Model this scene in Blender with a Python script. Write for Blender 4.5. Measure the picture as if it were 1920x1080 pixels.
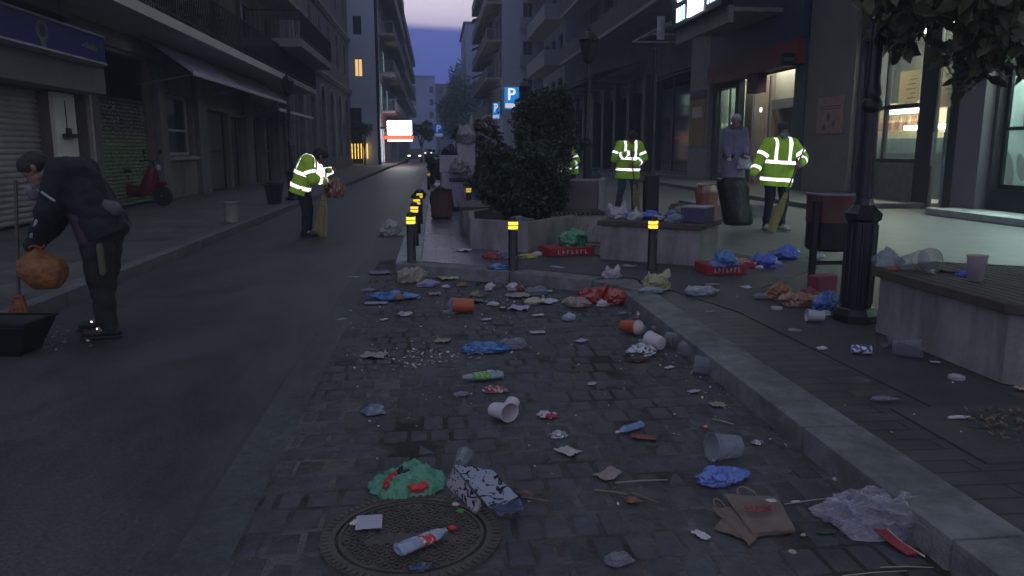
import bpy, bmesh, math, random
import numpy as np
from mathutils import Vector, Matrix, noise, Euler
R = math.radians
sc = bpy.context.scene
for o in list(bpy.data.objects): bpy.data.objects.remove(o)
COL = sc.collection

# ------------------------------------------------------------ camera, sky, light
CAM_H = 1.35; PITCH = R(10.17); YAW = R(5.62); FPX = 1450.0
cd = bpy.data.cameras.new('camera'); cam = bpy.data.objects.new('camera', cd); COL.objects.link(cam)
cam.location = (0, 0, CAM_H); cam.rotation_euler = (math.pi/2 - PITCH, 0, -YAW)
cd.sensor_width = 36; cd.lens = 36*FPX/1920; cd.clip_start = .05; cd.clip_end = 2000
sc.camera = cam
sc.view_settings.view_transform = 'Standard'; sc.view_settings.look = 'None'
sc.view_settings.exposure = 0; sc.view_settings.gamma = 1
sc.render.resolution_x = 1024; sc.render.resolution_y = 576
sc.cycles.use_denoising = True
sc.cycles.max_bounces = 6; sc.cycles.diffuse_bounces = 3; sc.cycles.glossy_bounces = 3
sc.cycles.transparent_max_bounces = 16; sc.cycles.sample_clamp_indirect = 3
sc.cycles.caustics_reflective = False; sc.cycles.caustics_refractive = False

W = bpy.data.worlds.new('World'); sc.world = W; W.use_nodes = True
nt = W.node_tree; nt.nodes.clear()
def wn(t, **k):
    n = nt.nodes.new(t)
    for a, b in k.items(): setattr(n, a, b)
    return n
wo = wn('ShaderNodeOutputWorld'); bg = wn('ShaderNodeBackground'); nt.links.new(bg.outputs[0], wo.inputs[0])
sky = wn('ShaderNodeTexSky', sky_type='NISHITA', sun_disc=False, sun_elevation=R(1.5), sun_rotation=R(150))
tc = wn('ShaderNodeTexCoord'); sp = wn('ShaderNodeSeparateXYZ'); nt.links.new(tc.outputs['Generated'], sp.inputs[0])
mp = wn('ShaderNodeMapping'); mp.inputs['Scale'].default_value = (1.5, 1.5, 22); nt.links.new(tc.outputs['Generated'], mp.inputs[0])
ns = wn('ShaderNodeTexNoise'); ns.inputs['Scale'].default_value = 2.2; ns.inputs['Detail'].default_value = 5; nt.links.new(mp.outputs[0], ns.inputs[0])
# height above the horizon, roughened by the noise, splits the low blue cloud bank from the pale cloud above it
ma = wn('ShaderNodeMath', operation='MULTIPLY_ADD'); ma.inputs[1].default_value = .026; nt.links.new(ns.outputs[0], ma.inputs[0]); nt.links.new(sp.outputs[2], ma.inputs[2])
cr = wn('ShaderNodeValToRGB'); e = cr.color_ramp.elements
e[0].position = 0.0; e[0].color = (.075, .115, .34, 1); e[1].position = 1; e[1].color = (.30, .35, .46, 1)
def st(p, c): n = e.new(p); n.color = (*c, 1)
st(.10, (.050, .095, .52)); st(.158, (.080, .115, .50)); st(.166, (.80, .69, .92)); st(.20, (1.0, .90, 1.08)); st(.27, (.44, .43, .54)); st(.45, (.32, .37, .47))
nt.links.new(ma.outputs[0], cr.inputs[0])
mul = wn('ShaderNodeMixRGB', blend_type='ADD'); mul.inputs[0].default_value = 1
sm = wn('ShaderNodeMixRGB', blend_type='MULTIPLY'); sm.inputs[0].default_value = 1; sm.inputs[2].default_value = (.02, .02, .02, 1)
nt.links.new(sky.outputs[0], sm.inputs[1]); nt.links.new(cr.outputs[0], mul.inputs[1]); nt.links.new(sm.outputs[0], mul.inputs[2])
nt.links.new(mul.outputs[0], bg.inputs[0]); bg.inputs[1].default_value = 1.0
AMBIENT = bg

sd = bpy.data.lights.new('sun', 'SUN'); sd.energy = .03; sd.angle = R(25); sd.color = (1, .9, .85)
so = bpy.data.objects.new('sun', sd); COL.objects.link(so); so.rotation_euler = (R(50), 0, R(30))
# the reporter's lamp on top of the camera: it is what the reflective tape and road signs send back
ld = bpy.data.lights.new('camera_top_lamp', 'POINT'); ld.energy = 14; ld.shadow_soft_size = .05; ld.color = (1, .97, .92)
lo = bpy.data.objects.new('camera_top_lamp', ld); COL.objects.link(lo); lo.location = (0, 0, CAM_H + .14)

# ------------------------------------------------------------ pixel helpers (photo pixels, 1920 x 1080)
cR = cam.rotation_euler.to_matrix()
def ray(px, py): return cR @ Vector(((px-960)/FPX, (540-py)/FPX, -1))
def at(px, py, z=0.0):
    d = ray(px, py); t = (z-CAM_H)/d.z; return Vector((0, 0, CAM_H)) + d*t
def aty(px, py, y):
    d = ray(px, py); return Vector((0, 0, CAM_H)) + d*(y/d.y)
def atx(px, py, x):
    d = ray(px, py); return Vector((0, 0, CAM_H)) + d*(x/d.x)
def mpp(p): return (Vector(p)-Vector((0, 0, CAM_H))).length/FPX      # metres per photo pixel

# ------------------------------------------------------------ materials
MATS = {}
def _n(t, ty, **k):
    n = t.nodes.new(ty)
    for a, b in k.items(): setattr(n, a, b)
    return n
def mat(name, col=(.5, .5, .5), rough=.7, var=.25, scale=6, bump=.0, bscale=None, metal=0, spec=.5, col2=None, emit=None, estr=1, coat=0, stretch=(1, 1, 1), attr=None, detail=6, grime=0, gstretch=(1, 1, .25), gscale=2.2):
    if name in MATS: return MATS[name]
    m = bpy.data.materials.new(name); m.use_nodes = True; t = m.node_tree; b = t.nodes['Principled BSDF']
    b.inputs['Roughness'].default_value = rough; b.inputs['Metallic'].default_value = metal
    b.inputs['Specular IOR Level'].default_value = spec; b.inputs['Coat Weight'].default_value = coat
    co = _n(t, 'ShaderNodeTexCoord'); mpn = _n(t, 'ShaderNodeMapping'); mpn.inputs['Scale'].default_value = stretch
    t.links.new(co.outputs['Object'], mpn.inputs[0])
    nz = _n(t, 'ShaderNodeTexNoise'); nz.inputs['Scale'].default_value = scale; nz.inputs['Detail'].default_value = detail; nz.inputs['Roughness'].default_value = .65
    t.links.new(mpn.outputs[0], nz.inputs[0])
    rp = _n(t, 'ShaderNodeValToRGB'); el = rp.color_ramp.elements
    c2 = col2 or tuple(min(1, c*(1+var)) for c in col); c1 = tuple(c*(1-var) for c in col) if not col2 else col
    el[0].position = .3; el[0].color = (*c1, 1); el[1].position = .7; el[1].color = (*c2, 1)
    t.links.new(nz.outputs[0], rp.inputs[0]); last = rp.outputs[0]
    if attr:
        at_ = _n(t, 'ShaderNodeAttribute', attribute_name=attr); mx = _n(t, 'ShaderNodeMixRGB', blend_type='MULTIPLY'); mx.inputs[0].default_value = 1
        t.links.new(last, mx.inputs[1]); t.links.new(at_.outputs['Color'], mx.inputs[2]); last = mx.outputs[0]
    if grime:
        m3 = _n(t, 'ShaderNodeMapping'); m3.inputs['Scale'].default_value = gstretch; t.links.new(co.outputs['Object'], m3.inputs[0])
        n3 = _n(t, 'ShaderNodeTexNoise'); n3.inputs['Scale'].default_value = gscale; n3.inputs['Detail'].default_value = 8; n3.inputs['Roughness'].default_value = .7; n3.inputs['Distortion'].default_value = .4; t.links.new(m3.outputs[0], n3.inputs[0])
        r3 = _n(t, 'ShaderNodeValToRGB'); r3.color_ramp.elements[0].position = .38; r3.color_ramp.elements[0].color = (1-grime, 1-grime, 1-grime*1.05, 1); r3.color_ramp.elements[1].position = .58; r3.color_ramp.elements[1].color = (1.08, 1.08, 1.08, 1)
        t.links.new(n3.outputs[0], r3.inputs[0]); mx3 = _n(t, 'ShaderNodeMixRGB', blend_type='MULTIPLY'); mx3.inputs[0].default_value = 1; t.links.new(last, mx3.inputs[1]); t.links.new(r3.outputs[0], mx3.inputs[2]); last = mx3.outputs[0]
        rm3 = _n(t, 'ShaderNodeMapRange'); rm3.inputs['To Min'].default_value = rough-.15; rm3.inputs['To Max'].default_value = rough+.15; t.links.new(n3.outputs[0], rm3.inputs[0]); t.links.new(rm3.outputs[0], b.inputs['Roughness'])
    t.links.new(last, b.inputs['Base Color'])
    if bump:
        n2 = _n(t, 'ShaderNodeTexNoise'); n2.inputs['Scale'].default_value = bscale or scale*6; n2.inputs['Detail'].default_value = 5
        t.links.new(mpn.outputs[0], n2.inputs[0]); bp = _n(t, 'ShaderNodeBump'); bp.inputs['Strength'].default_value = bump; bp.inputs['Distance'].default_value = .02
        t.links.new(n2.outputs[0], bp.inputs['Height']); t.links.new(bp.outputs[0], b.inputs['Normal'])
    if emit:
        b.inputs['Emission Color'].default_value = (*emit, 1); b.inputs['Emission Strength'].default_value = estr
    MATS[name] = m; return m
def brickmat(name, c1, c2, mortar, bw, bh, ms, rough=.6, bump=.5, spec=.5, offset=.5, rot=0, grime=.35):
    if name in MATS: return MATS[name]
    m = bpy.data.materials.new(name); m.use_nodes = True; t = m.node_tree; b = t.nodes['Principled BSDF']
    b.inputs['Specular IOR Level'].default_value = spec
    co = _n(t, 'ShaderNodeTexCoord'); mpn = _n(t, 'ShaderNodeMapping'); mpn.inputs['Rotation'].default_value = (0, 0, rot)
    t.links.new(co.outputs['Object'], mpn.inputs[0])
    dn = _n(t, 'ShaderNodeTexNoise'); dn.inputs['Scale'].default_value = 3; t.links.new(mpn.outputs[0], dn.inputs[0])
    mixv = _n(t, 'ShaderNodeMixRGB', blend_type='LINEAR_LIGHT'); mixv.inputs[0].default_value = .012
    t.links.new(mpn.outputs[0], mixv.inputs[1]); t.links.new(dn.outputs['Color'], mixv.inputs[2])
    br = _n(t, 'ShaderNodeTexBrick', offset=offset); br.inputs['Scale'].default_value = 1; br.inputs['Brick Width'].default_value = bw; br.inputs['Row Height'].default_value = bh
    br.inputs['Mortar Size'].default_value = ms; br.inputs['Mortar Smooth'].default_value = .3
    br.inputs['Color1'].default_value = (*c1, 1); br.inputs['Color2'].default_value = (*c2, 1); br.inputs['Mortar'].default_value = (*mortar, 1)
    t.links.new(mixv.outputs[0], br.inputs[0])
    nz = _n(t, 'ShaderNodeTexNoise'); nz.inputs['Scale'].default_value = 1.7; nz.inputs['Detail'].default_value = 9; nz.inputs['Roughness'].default_value = .7; t.links.new(mpn.outputs[0], nz.inputs[0])
    rp = _n(t, 'ShaderNodeValToRGB'); rp.color_ramp.elements[0].position = .35; rp.color_ramp.elements[1].position = .65
    g = 1-grime; rp.color_ramp.elements[0].color = (g, g, g*.97, 1); rp.color_ramp.elements[1].color = (1.2, 1.2, 1.2, 1)
    t.links.new(nz.outputs[0], rp.inputs[0]); mx = _n(t, 'ShaderNodeMixRGB', blend_type='MULTIPLY'); mx.inputs[0].default_value = 1
    t.links.new(br.outputs[0], mx.inputs[1]); t.links.new(rp.outputs[0], mx.inputs[2]); t.links.new(mx.outputs[0], b.inputs['Base Color'])
    rr = _n(t, 'ShaderNodeMapRange'); rr.inputs['To Min'].default_value = rough-.2; rr.inputs['To Max'].default_value = rough+.2; t.links.new(nz.outputs[0], rr.inputs[0]); t.links.new(rr.outputs[0], b.inputs['Roughness'])
    n2 = _n(t, 'ShaderNodeTexNoise'); n2.inputs['Scale'].default_value = 40; n2.inputs['Detail'].default_value = 6; t.links.new(mpn.outputs[0], n2.inputs[0])
    sb = _n(t, 'ShaderNodeMath', operation='MULTIPLY_ADD'); sb.inputs[1].default_value = .35; t.links.new(n2.outputs[0], sb.inputs[0])
    inv = _n(t, 'ShaderNodeMath', operation='SUBTRACT'); inv.inputs[0].default_value = 1; t.links.new(br.outputs['Fac'], inv.inputs[1]); t.links.new(inv.outputs[0], sb.inputs[2])
    bp = _n(t, 'ShaderNodeBump'); bp.inputs['Strength'].default_value = bump; bp.inputs['Distance'].default_value = .008
    t.links.new(sb.outputs[0], bp.inputs['Height']); t.links.new(bp.outputs[0], b.inputs['Normal'])
    MATS[name] = m; return m
def film(name, col=(.8, .85, .9), clear=.6, rough=.25, wrinkle=0, wscale=30):
    """thin plastic film: part see-through, part lit plastic, glossy"""
    if name in MATS: return MATS[name]
    m = bpy.data.materials.new(name); m.use_nodes = True; t = m.node_tree; b = t.nodes['Principled BSDF']; out = t.nodes['Material Output']
    b.inputs['Base Color'].default_value = (*col, 1); b.inputs['Roughness'].default_value = rough; b.inputs['Specular IOR Level'].default_value = 1.0
    tr = _n(t, 'ShaderNodeBsdfTransparent'); tr.inputs[0].default_value = (*[min(1, .35+.75*c) for c in col], 1)
    mx = _n(t, 'ShaderNodeMixShader')
    co = _n(t, 'ShaderNodeTexCoord'); nz = _n(t, 'ShaderNodeTexNoise'); nz.inputs['Scale'].default_value = wscale; nz.inputs['Detail'].default_value = 4; t.links.new(co.outputs['Object'], nz.inputs[0])
    clear = min(.94, clear+(.12 if clear < .45 else 0)); b.inputs['Coat Weight'].default_value = .5; b.inputs['Coat Roughness'].default_value = .08
    lw = _n(t, 'ShaderNodeLayerWeight'); lw.inputs[0].default_value = .35
    mr = _n(t, 'ShaderNodeMapRange'); mr.inputs['From Min'].default_value = 0; mr.inputs['From Max'].default_value = 1; mr.inputs['To Min'].default_value = 1-clear; mr.inputs['To Max'].default_value = min(1, 1-clear+.45)
    t.links.new(lw.outputs['Facing'], mr.inputs[0]); t.links.new(mr.outputs[0], mx.inputs[0])
    t.links.new(tr.outputs[0], mx.inputs[1]); t.links.new(b.outputs[0], mx.inputs[2]); t.links.new(mx.outputs[0], out.inputs[0])
    if wrinkle:
        bp = _n(t, 'ShaderNodeBump'); bp.inputs['Strength'].default_value = wrinkle; bp.inputs['Distance'].default_value = .02
        t.links.new(nz.outputs[0], bp.inputs['Height']); t.links.new(bp.outputs[0], b.inputs['Normal'])
    MATS[name] = m; return m
def retro(name, col, amount=.9, rough=.23, base=None, br=.6):
    """retroreflective sheeting: its glass beads send light back the way it came; the rest is plain cloth or paint"""
    if name in MATS: return MATS[name]
    m = bpy.data.materials.new(name); m.use_nodes = True; t = m.node_tree; b = t.nodes['Principled BSDF']; out = t.nodes['Material Output']
    b.inputs['Base Color'].default_value = (*(base or col), 1); b.inputs['Roughness'].default_value = br
    g = _n(t, 'ShaderNodeBsdfGlossy'); g.inputs['Color'].default_value = (*col, 1); g.inputs['Roughness'].default_value = rough
    ge = _n(t, 'ShaderNodeNewGeometry'); t.links.new(ge.outputs['Incoming'], g.inputs['Normal'])
    mx = _n(t, 'ShaderNodeMixShader'); mx.inputs[0].default_value = amount
    t.links.new(b.outputs[0], mx.inputs[1]); t.links.new(g.outputs[0], mx.inputs[2]); t.links.new(mx.outputs[0], out.inputs[0])
    MATS[name] = m; return m
def glow(name, col, s):
    if name in MATS: return MATS[name]
    m = bpy.data.materials.new(name); m.use_nodes = True; t = m.node_tree; b = t.nodes['Principled BSDF']
    b.inputs['Base Color'].default_value = (*[c*.5 for c in col], 1); b.inputs['Emission Color'].default_value = (*col, 1); b.inputs['Emission Strength'].default_value = s
    MATS[name] = m; return m

# ------------------------------------------------------------ object helpers
def tag(o, label=None, cat=None, group=None, kind=None):
    if label: o['label'] = label
    if cat: o['category'] = cat
    if group: o['group'] = group
    if kind: o['kind'] = kind
    return o
def empty(name, loc=(0, 0, 0), label=None, cat=None, group=None, rz=0):
    o = bpy.data.objects.new(name, None); COL.objects.link(o); o.location = loc; o.rotation_euler.z = rz; o.empty_display_size = .1
    return tag(o, label, cat, group)
def link(name, me, m, parent=None, smooth=False, loc=None):
    o = bpy.data.objects.new(name, me); COL.objects.link(o)
    if m is not None:
        for x in (m if isinstance(m, (list, tuple)) else [m]): me.materials.append(x)
    if parent: o.parent = parent
    if smooth: me.shade_smooth()
    if loc is not None: o.location = loc
    return o
def copy_tree(o, parent=None):
    c = o.copy(); COL.objects.link(c)
    if parent: c.parent = parent
    for ch in [x for x in COL.objects if x.parent == o]: copy_tree(ch, c)
    return c
class MB:
    def __init__(s): s.b = bmesh.new()
    def box(s, x0, x1, y0, y1, z0, z1, bev=0, M=None, mi=0):
        r = bmesh.ops.create_cube(s.b, size=1)
        vs = r['verts']
        for v in vs: v.co = Vector(((x0+x1)/2+v.co.x*(x1-x0), (y0+y1)/2+v.co.y*(y1-y0), (z0+z1)/2+v.co.z*(z1-z0)))
        if M is not None: bmesh.ops.transform(s.b, matrix=M, verts=vs)
        if bev:
            es = list({e for v in vs for e in v.link_edges}); rr = bmesh.ops.bevel(s.b, geom=es, offset=bev, segments=2, profile=.6, affect='EDGES')
            for f in rr['faces']: f.material_index = mi
            vs = list({v for v in vs if v.is_valid}|set(rr['verts']))
        if mi:
            for f in {f for v in vs if v.is_valid for f in v.link_faces}: f.material_index = mi
        return s
    def cone(s, p0, p1, r0, r1=None, seg=12, cap=True, mi=0):
        p0 = Vector(p0); p1 = Vector(p1); r1 = r0 if r1 is None else r1; d = p1-p0
        q = d.to_track_quat('Z', 'Y').to_matrix().to_4x4(); T = Matrix.Translation((p0+p1)/2) @ q
        r = bmesh.ops.create_cone(s.b, cap_ends=cap, segments=seg, radius1=max(r0, 1e-5), radius2=max(r1, 1e-5), depth=d.length, matrix=T)
        if mi:
            for f in {f for v in r['verts'] for f in v.link_faces}: f.material_index = mi
        return s
    def tube(s, pts, r, seg=8, mi=0):
        pts = [Vector(p) for p in pts]; n = len(pts); rs = r if isinstance(r, (list, tuple)) else [r]*n; prev = None; up = None
        for i, p in enumerate(pts):
            d = (pts[min(i+1, n-1)]-pts[max(i-1, 0)]).normalized()
            if up is None: up = d.orthogonal().normalized()
            else: up = (up - d*up.dot(d)).normalized()
            w = d.cross(up); ring = [s.b.verts.new(p+(up*math.cos(a)+w*math.sin(a))*rs[i]) for a in [2*math.pi*k/seg for k in range(seg)]]
            if prev:
                for k in range(seg):
                    f = s.b.faces.new((prev[k], prev[(k+1) % seg], ring[(k+1) % seg], ring[k])); f.material_index = mi
            else: s.b.faces.new(ring[::-1]).material_index = mi
            prev = ring
        s.b.faces.new(prev).material_index = mi
        return s
    def lathe(s, prof, c=(0, 0, 0), seg=20, M=None, mi=0, cap=True):
        c = Vector(c); prev = None; T = M or Matrix.Identity(4)
        for i, (r, z) in enumerate(prof):
            ring = [s.b.verts.new(T @ (c+Vector((r*math.cos(a), r*math.sin(a), z)))) for a in [2*math.pi*k/seg for k in range(seg)]]
            if prev:
                for k in range(seg):
                    f = s.b.faces.new((prev[k], prev[(k+1) % seg], ring[(k+1) % seg], ring[k])); f.material_index = mi
            elif cap and r > 1e-4: s.b.faces.new(ring[::-1]).material_index = mi
            prev = ring
        if cap == True and prof[-1][0] > 1e-4: s.b.faces.new(prev).material_index = mi
        return s
    def poly(s, pts, mi=0):
        f = s.b.faces.new([s.b.verts.new(Vector(p)) for p in pts]); f.material_index = mi; return s
    def prism(s, pts, z0, z1, mi=0):
        lo = [s.b.verts.new((p[0], p[1], z0)) for p in pts]; hi = [s.b.verts.new((p[0], p[1], z1)) for p in pts]; n = len(pts)
        fs = [s.b.faces.new(lo[::-1]), s.b.faces.new(hi)]+[s.b.faces.new((lo[i], lo[(i+1) % n], hi[(i+1) % n], hi[i])) for i in range(n)]
        for f in fs: f.material_index = mi
        return s
    def build(s, name, m, parent=None, smooth=False, sub=(0, 0, 0), loc=None, kind=None, recalc=True):
        if recalc: bmesh.ops.recalc_face_normals(s.b, faces=s.b.faces)
        me = bpy.data.meshes.new(name)
        sub = Vector(sub)
        if sub.length: bmesh.ops.translate(s.b, vec=-sub, verts=s.b.verts)
        s.b.to_mesh(me); s.b.free()
        o = link(name, me, m, parent, smooth, loc)
        if smooth: me.set_sharp_from_angle(angle=R(40))
        if kind: o['kind'] = kind
        return o
def struct(name, mb, m, smooth=False): return mb.build(name, m, smooth=smooth, kind='structure')
def text_mesh(s, size, depth=.002, bold=0, font=None, shear=0):
    c = bpy.data.curves.new('lettering', 'FONT'); c.body = s; c.size = size; c.extrude = depth; c.offset = bold; c.align_x = 'CENTER'; c.align_y = 'CENTER'; c.resolution_u = 3; c.shear = shear
    o = bpy.data.objects.new('tmp', c); COL.objects.link(o); bpy.context.view_layer.update()
    me = bpy.data.meshes.new_from_object(o.evaluated_get(bpy.context.evaluated_depsgraph_get())); bpy.data.objects.remove(o); me.materials.clear(); return me

# ------------------------------------------------------------ common materials
M = {}
M['asphalt'] = mat('asphalt', (.064, .063, .070), .47, .45, 60, bump=.5, bscale=150, spec=.4, detail=3, grime=.55, gstretch=(1, .4, 1), gscale=.9)
M['stone_sett'] = mat('stone_sett', (.062, .062, .072), .66, .3, 9, bump=.4, bscale=60, spec=.35, attr='tint', grime=.30, gstretch=(1, 1, 1), gscale=1.4)
M['sett_joint'] = mat('sett_joint', (.118, .110, .114), .95, .25, 6, bump=.8, bscale=60, spec=.1, grime=.65, gstretch=(1, 1, 1), gscale=1.6)
M['kerb'] = mat('kerb_stone', (.155, .16, .165), .7, .3, 9, bump=.4, bscale=70, spec=.35, detail=9, grime=.35, gstretch=(1, 1, 1), gscale=2.5)
M['kerb_pale'] = mat('kerb_pale', (.30, .31, .34), .7, .3, 3, bump=.3, bscale=70, spec=.3, detail=9)
M['concrete'] = mat('concrete', (.27, .255, .255), .8, .18, 3, bump=.25, bscale=50, spec=.3, detail=9, grime=.38, gscale=3)
M['concrete_dark'] = mat('concrete_dark', (.12, .115, .12), .85, .25, 2.5, bump=.2, bscale=50, spec=.3, detail=9)
M['black_paint'] = mat('black_paint', (.012, .012, .014), .38, .3, 8, bump=.05, spec=.5)
M['black_metal'] = mat('black_metal', (.014, .014, .016), .45, .3, 6, bump=.08, metal=.3)
M['grey_metal'] = mat('grey_metal', (.25, .25, .26), .45, .2, 6, metal=.6)
M['dark_glass'] = mat('dark_glass', (.01, .012, .016), .06, .2, 2, spec=.8)
M['far_glass'] = mat('far_glass', (.02, .024, .035), .2, .3, .7, spec=.6)
M['wood'] = mat('wood_slat', (.10, .085, .075), .7, .35, 4, bump=.3, bscale=30, stretch=(1, .15, 1))
M['wood_dark'] = mat('wood_edge', (.075, .062, .045), .75, .35, 4, bump=.3, bscale=30)
M['plaster'] = mat('plaster_grey', (.17, .17, .17), .85, .2, .8, bump=.1, detail=8, grime=.35, gscale=1.1)
M['plaster_warm'] = mat('plaster_warm', (.19, .17, .14), .85, .2, .8, bump=.1, detail=8, grime=.35, gscale=1.1)
M['plaster_dark'] = mat('plaster_dark', (.07, .065, .065), .85, .3, .8, bump=.1, detail=8, grime=.35, gscale=1.1)
M['stone_wall'] = brickmat('stone_wall', (.17, .165, .175), (.21, .205, .21), (.10, .10, .11), 1.0, .45, .012, rough=.8, bump=.4, grime=.25)
M['plaster_pale'] = mat('plaster_pale', (.50, .54, .70), .85, .12, .3, bump=.05, detail=8)  # distance haze partly put into this base colour as extra blue
M['plaster_haze_blue'] = mat('plaster_haze_blue', (.26, .30, .50), .85, .15, .2, detail=8)  # far walls: blue of the hazy air put into the colour
M['slab'] = mat('balcony_slab', (.24, .23, .22), .85, .2, 1.2)
M['yellow_retro'] = retro('yellow_reflective', (1, .72, .06), .6, .14, base=(.75, .55, .03))
M['white_retro'] = retro('silver_reflective', (1, 1, 1), .85, .12, base=(.5, .5, .5))
M['lime_vest'] = retro('lime_fabric', (.42, .85, .05), .16, .27, base=(.44, .72, .05), br=.8)
M['glass_clear'] = film('window_glass', (.5, .6, .6), .9, .05)
M['win_frame'] = mat('window_frame_dark', (.02, .018, .017), .5, .2, 8)
# ============================================================ THE GROUND
PAVE = .12
mb = MB(); mb.poly([(-70, -30, 0), (70, -30, 0), (70, 260, 0), (-70, 260, 0)]); struct('road', mb, M['asphalt'])
XL = -3.22; XB0, XB1 = -.70, 1.60; XK = 1.89            # left kerb, bay left/right edge, outer edge of the right kerb
# left pavement with its kerb
M['paver_left'] = brickmat('paver_left', (.085, .085, .082), (.11, .108, .10), (.035, .035, .035), .5, .5, .008, rough=.6, bump=.3, offset=0)
mb = MB(); mb.box(-7.4, XL-.16, -6, 300, -.3, PAVE); struct('left_pavement', mb, M['paver_left'])
mb = MB(); y = -6
while y < 120:
    mb.box(XL-.155, XL, y+.006, y+.994, -.2, PAVE+.004, bev=.012); y += 1.0
struct('left_kerb', mb, M['concrete_dark'], True)
# gutter strip between asphalt and setts
mb = MB(); mb.box(XB0-.20, XB0, .5, 9.6, -.1, .006); struct('gutter_strip', mb, mat('gutter_concrete', (.055, .058, .064), .6, .35, 20, bump=.5, bscale=90, grime=.45, gstretch=(1, .5, 1), gscale=2))
# edge of the raised island: the kerb runs from the road corner to the inside corner of the bay
KA = at(740, 496, PAVE); KB = at(955, 512, PAVE); KC = at(1110, 527, PAVE); KD = at(1178, 546, PAVE)
front = [KA, KB, KC, KD]
front = [Vector((v.x, v.y, 0)) for v in front]
front[3].x = XB1 + .01
def front_y(x):
    for a, b in zip(front, front[1:]):
        if a.x <= x <= b.x: return a.y+(b.y-a.y)*(x-a.x)/(b.x-a.x)
    return front[0].y if x < front[0].x else front[-1].y
XI = front[0].x                                        # road side of the island
# bay: bed and individual setts
mb = MB(); mb.box(XB0, XB1+.05, .5, 9.6, -.2, .0095); struct('parking_bay', mb, M['sett_joint'])
rng = random.Random(5)
verts, faces, tint = [], [], []
yy = .6; row = 0
while yy < 9.3:
    rh = rng.uniform(.145, .185); x = XB0+.01 - (row % 2)*.055; 
    while x < XB1-.01:
        w = rng.uniform(.098, .135); x0, x1 = max(x, XB0+.01), min(x+w, XB1-.005)
        if x1-x0 > .03 and yy+rh < front_y((x0+x1)/2)+.02:
            g = rng.uniform(.0045, .008); h = .0125+rng.gauss(0, .0024); tx, ty = rng.gauss(0, .014), rng.gauss(0, .012)
            sk = (x0-0)*.02
            cx, cy = (x0+x1)/2, yy+rh/2; n0 = len(verts); c = rng.uniform(.82, 1.16); wrm = rng.uniform(-.05, .05)
            for lev, (ins, hh) in enumerate(((0, -.03), (0, h-.010), (.005, h-.003), (.015, h))):
                for sx, sy in ((-1, -1), (1, -1), (1, 1), (-1, 1)):
                    jx, jy = ((rng.gauss(0, .002), rng.gauss(0, .002)) if lev else (0, 0))
                    vx = cx+sx*((x1-x0)/2-g-ins)+jx; vy = cy+sy*(rh/2-g-ins)+jy
                    verts.append((vx, vy+vx*.03, hh+(vx-cx)*tx+(vy-cy)*ty)); tint.append((c*(1+wrm), c, c*(1-wrm), 1))
            for l in range(3):
                for k in range(4): a = n0+l*4; faces.append((a+k, a+(k+1) % 4, a+4+(k+1) % 4, a+4+k))
            faces.append((n0+12, n0+13, n0+14, n0+15))
        x += w
    yy += rh; row += 1
me = bpy.data.meshes.new('stone_setts'); me.from_pydata(verts, [], faces)
ca = me.color_attributes.new('tint', 'FLOAT_COLOR', 'POINT'); ca.data.foreach_set('color', np.array(tint, dtype=np.float32).ravel())
o = link('stone_setts', me, M['stone_sett'], smooth=True); o['kind'] = 'structure'; me.set_sharp_from_angle(angle=R(50))
# right pavement (one raised slab whose outline follows bay and island)
M['paver_right'] = brickmat('paver_right', (.050, .049, .050), (.066, .064, .063), (.022, .02, .02), .42, .115, .006, rough=.55, bump=.55, grime=.45)
M['plaza'] = brickmat('plaza_tile', (.098, .098, .102), (.122, .120, .122), (.05, .05, .05), .4, .4, .006, rough=.5, bump=.25, offset=0, grime=.3)
M['tile_wet'] = brickmat('wet_tile', (.10, .085, .14), (.14, .115, .18), (.03, .028, .045), .4, .2, .012, rough=.30, bump=.6, offset=.5, grime=.7)
RIN = .15
mb = MB(); mb.prism([(XK, -6), (4.6, -6), (4.6, 8.0), (2.2, 8.9), (XK, front[-1].y+.3)], -.3, PAVE-.004); struct('paver_strip', mb, M['paver_right'])
mb = MB(); mb.prism([(XI+.28, 60), (XI+.28, front[0].y+.22)] + [(p.x+.02, p.y+.26) for p in front[1:3]] + [(XK-.02, front[-1].y+.32), (2.2, 8.9), (4.6, 8.0), (4.6, -6), (60, -6), (60, 60)], -.3, PAVE-.008); struct('right_pavement', mb, M['plaza'])
mb = MB(); mb.prism([(XI+.285, 30), (XI+.285, front[0].y+.235), (.86, KB.y+.27), (.9, 10.2), (1.0, 30)], PAVE-.1, PAVE); struct('island_paving', mb, M['tile_wet'])
M['slab_dark'] = mat('dark_asphalt_patch', (.04, .041, .045), .6, .3, 3, bump=.4, bscale=90)
mb = MB(); mb.prism([(XK+.01, 7.25), (.87, KB.y+.26), (.93, 10.1), (2.2, 11.5), (3.1, 10.2), (4.0, 7.7), (2.9, 6.6), (2.9, 2), (2.45, 1.2), (2.3, 5.6)], PAVE-.1, PAVE+.003); struct('pavement_patch', mb, M['slab_dark'])
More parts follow.
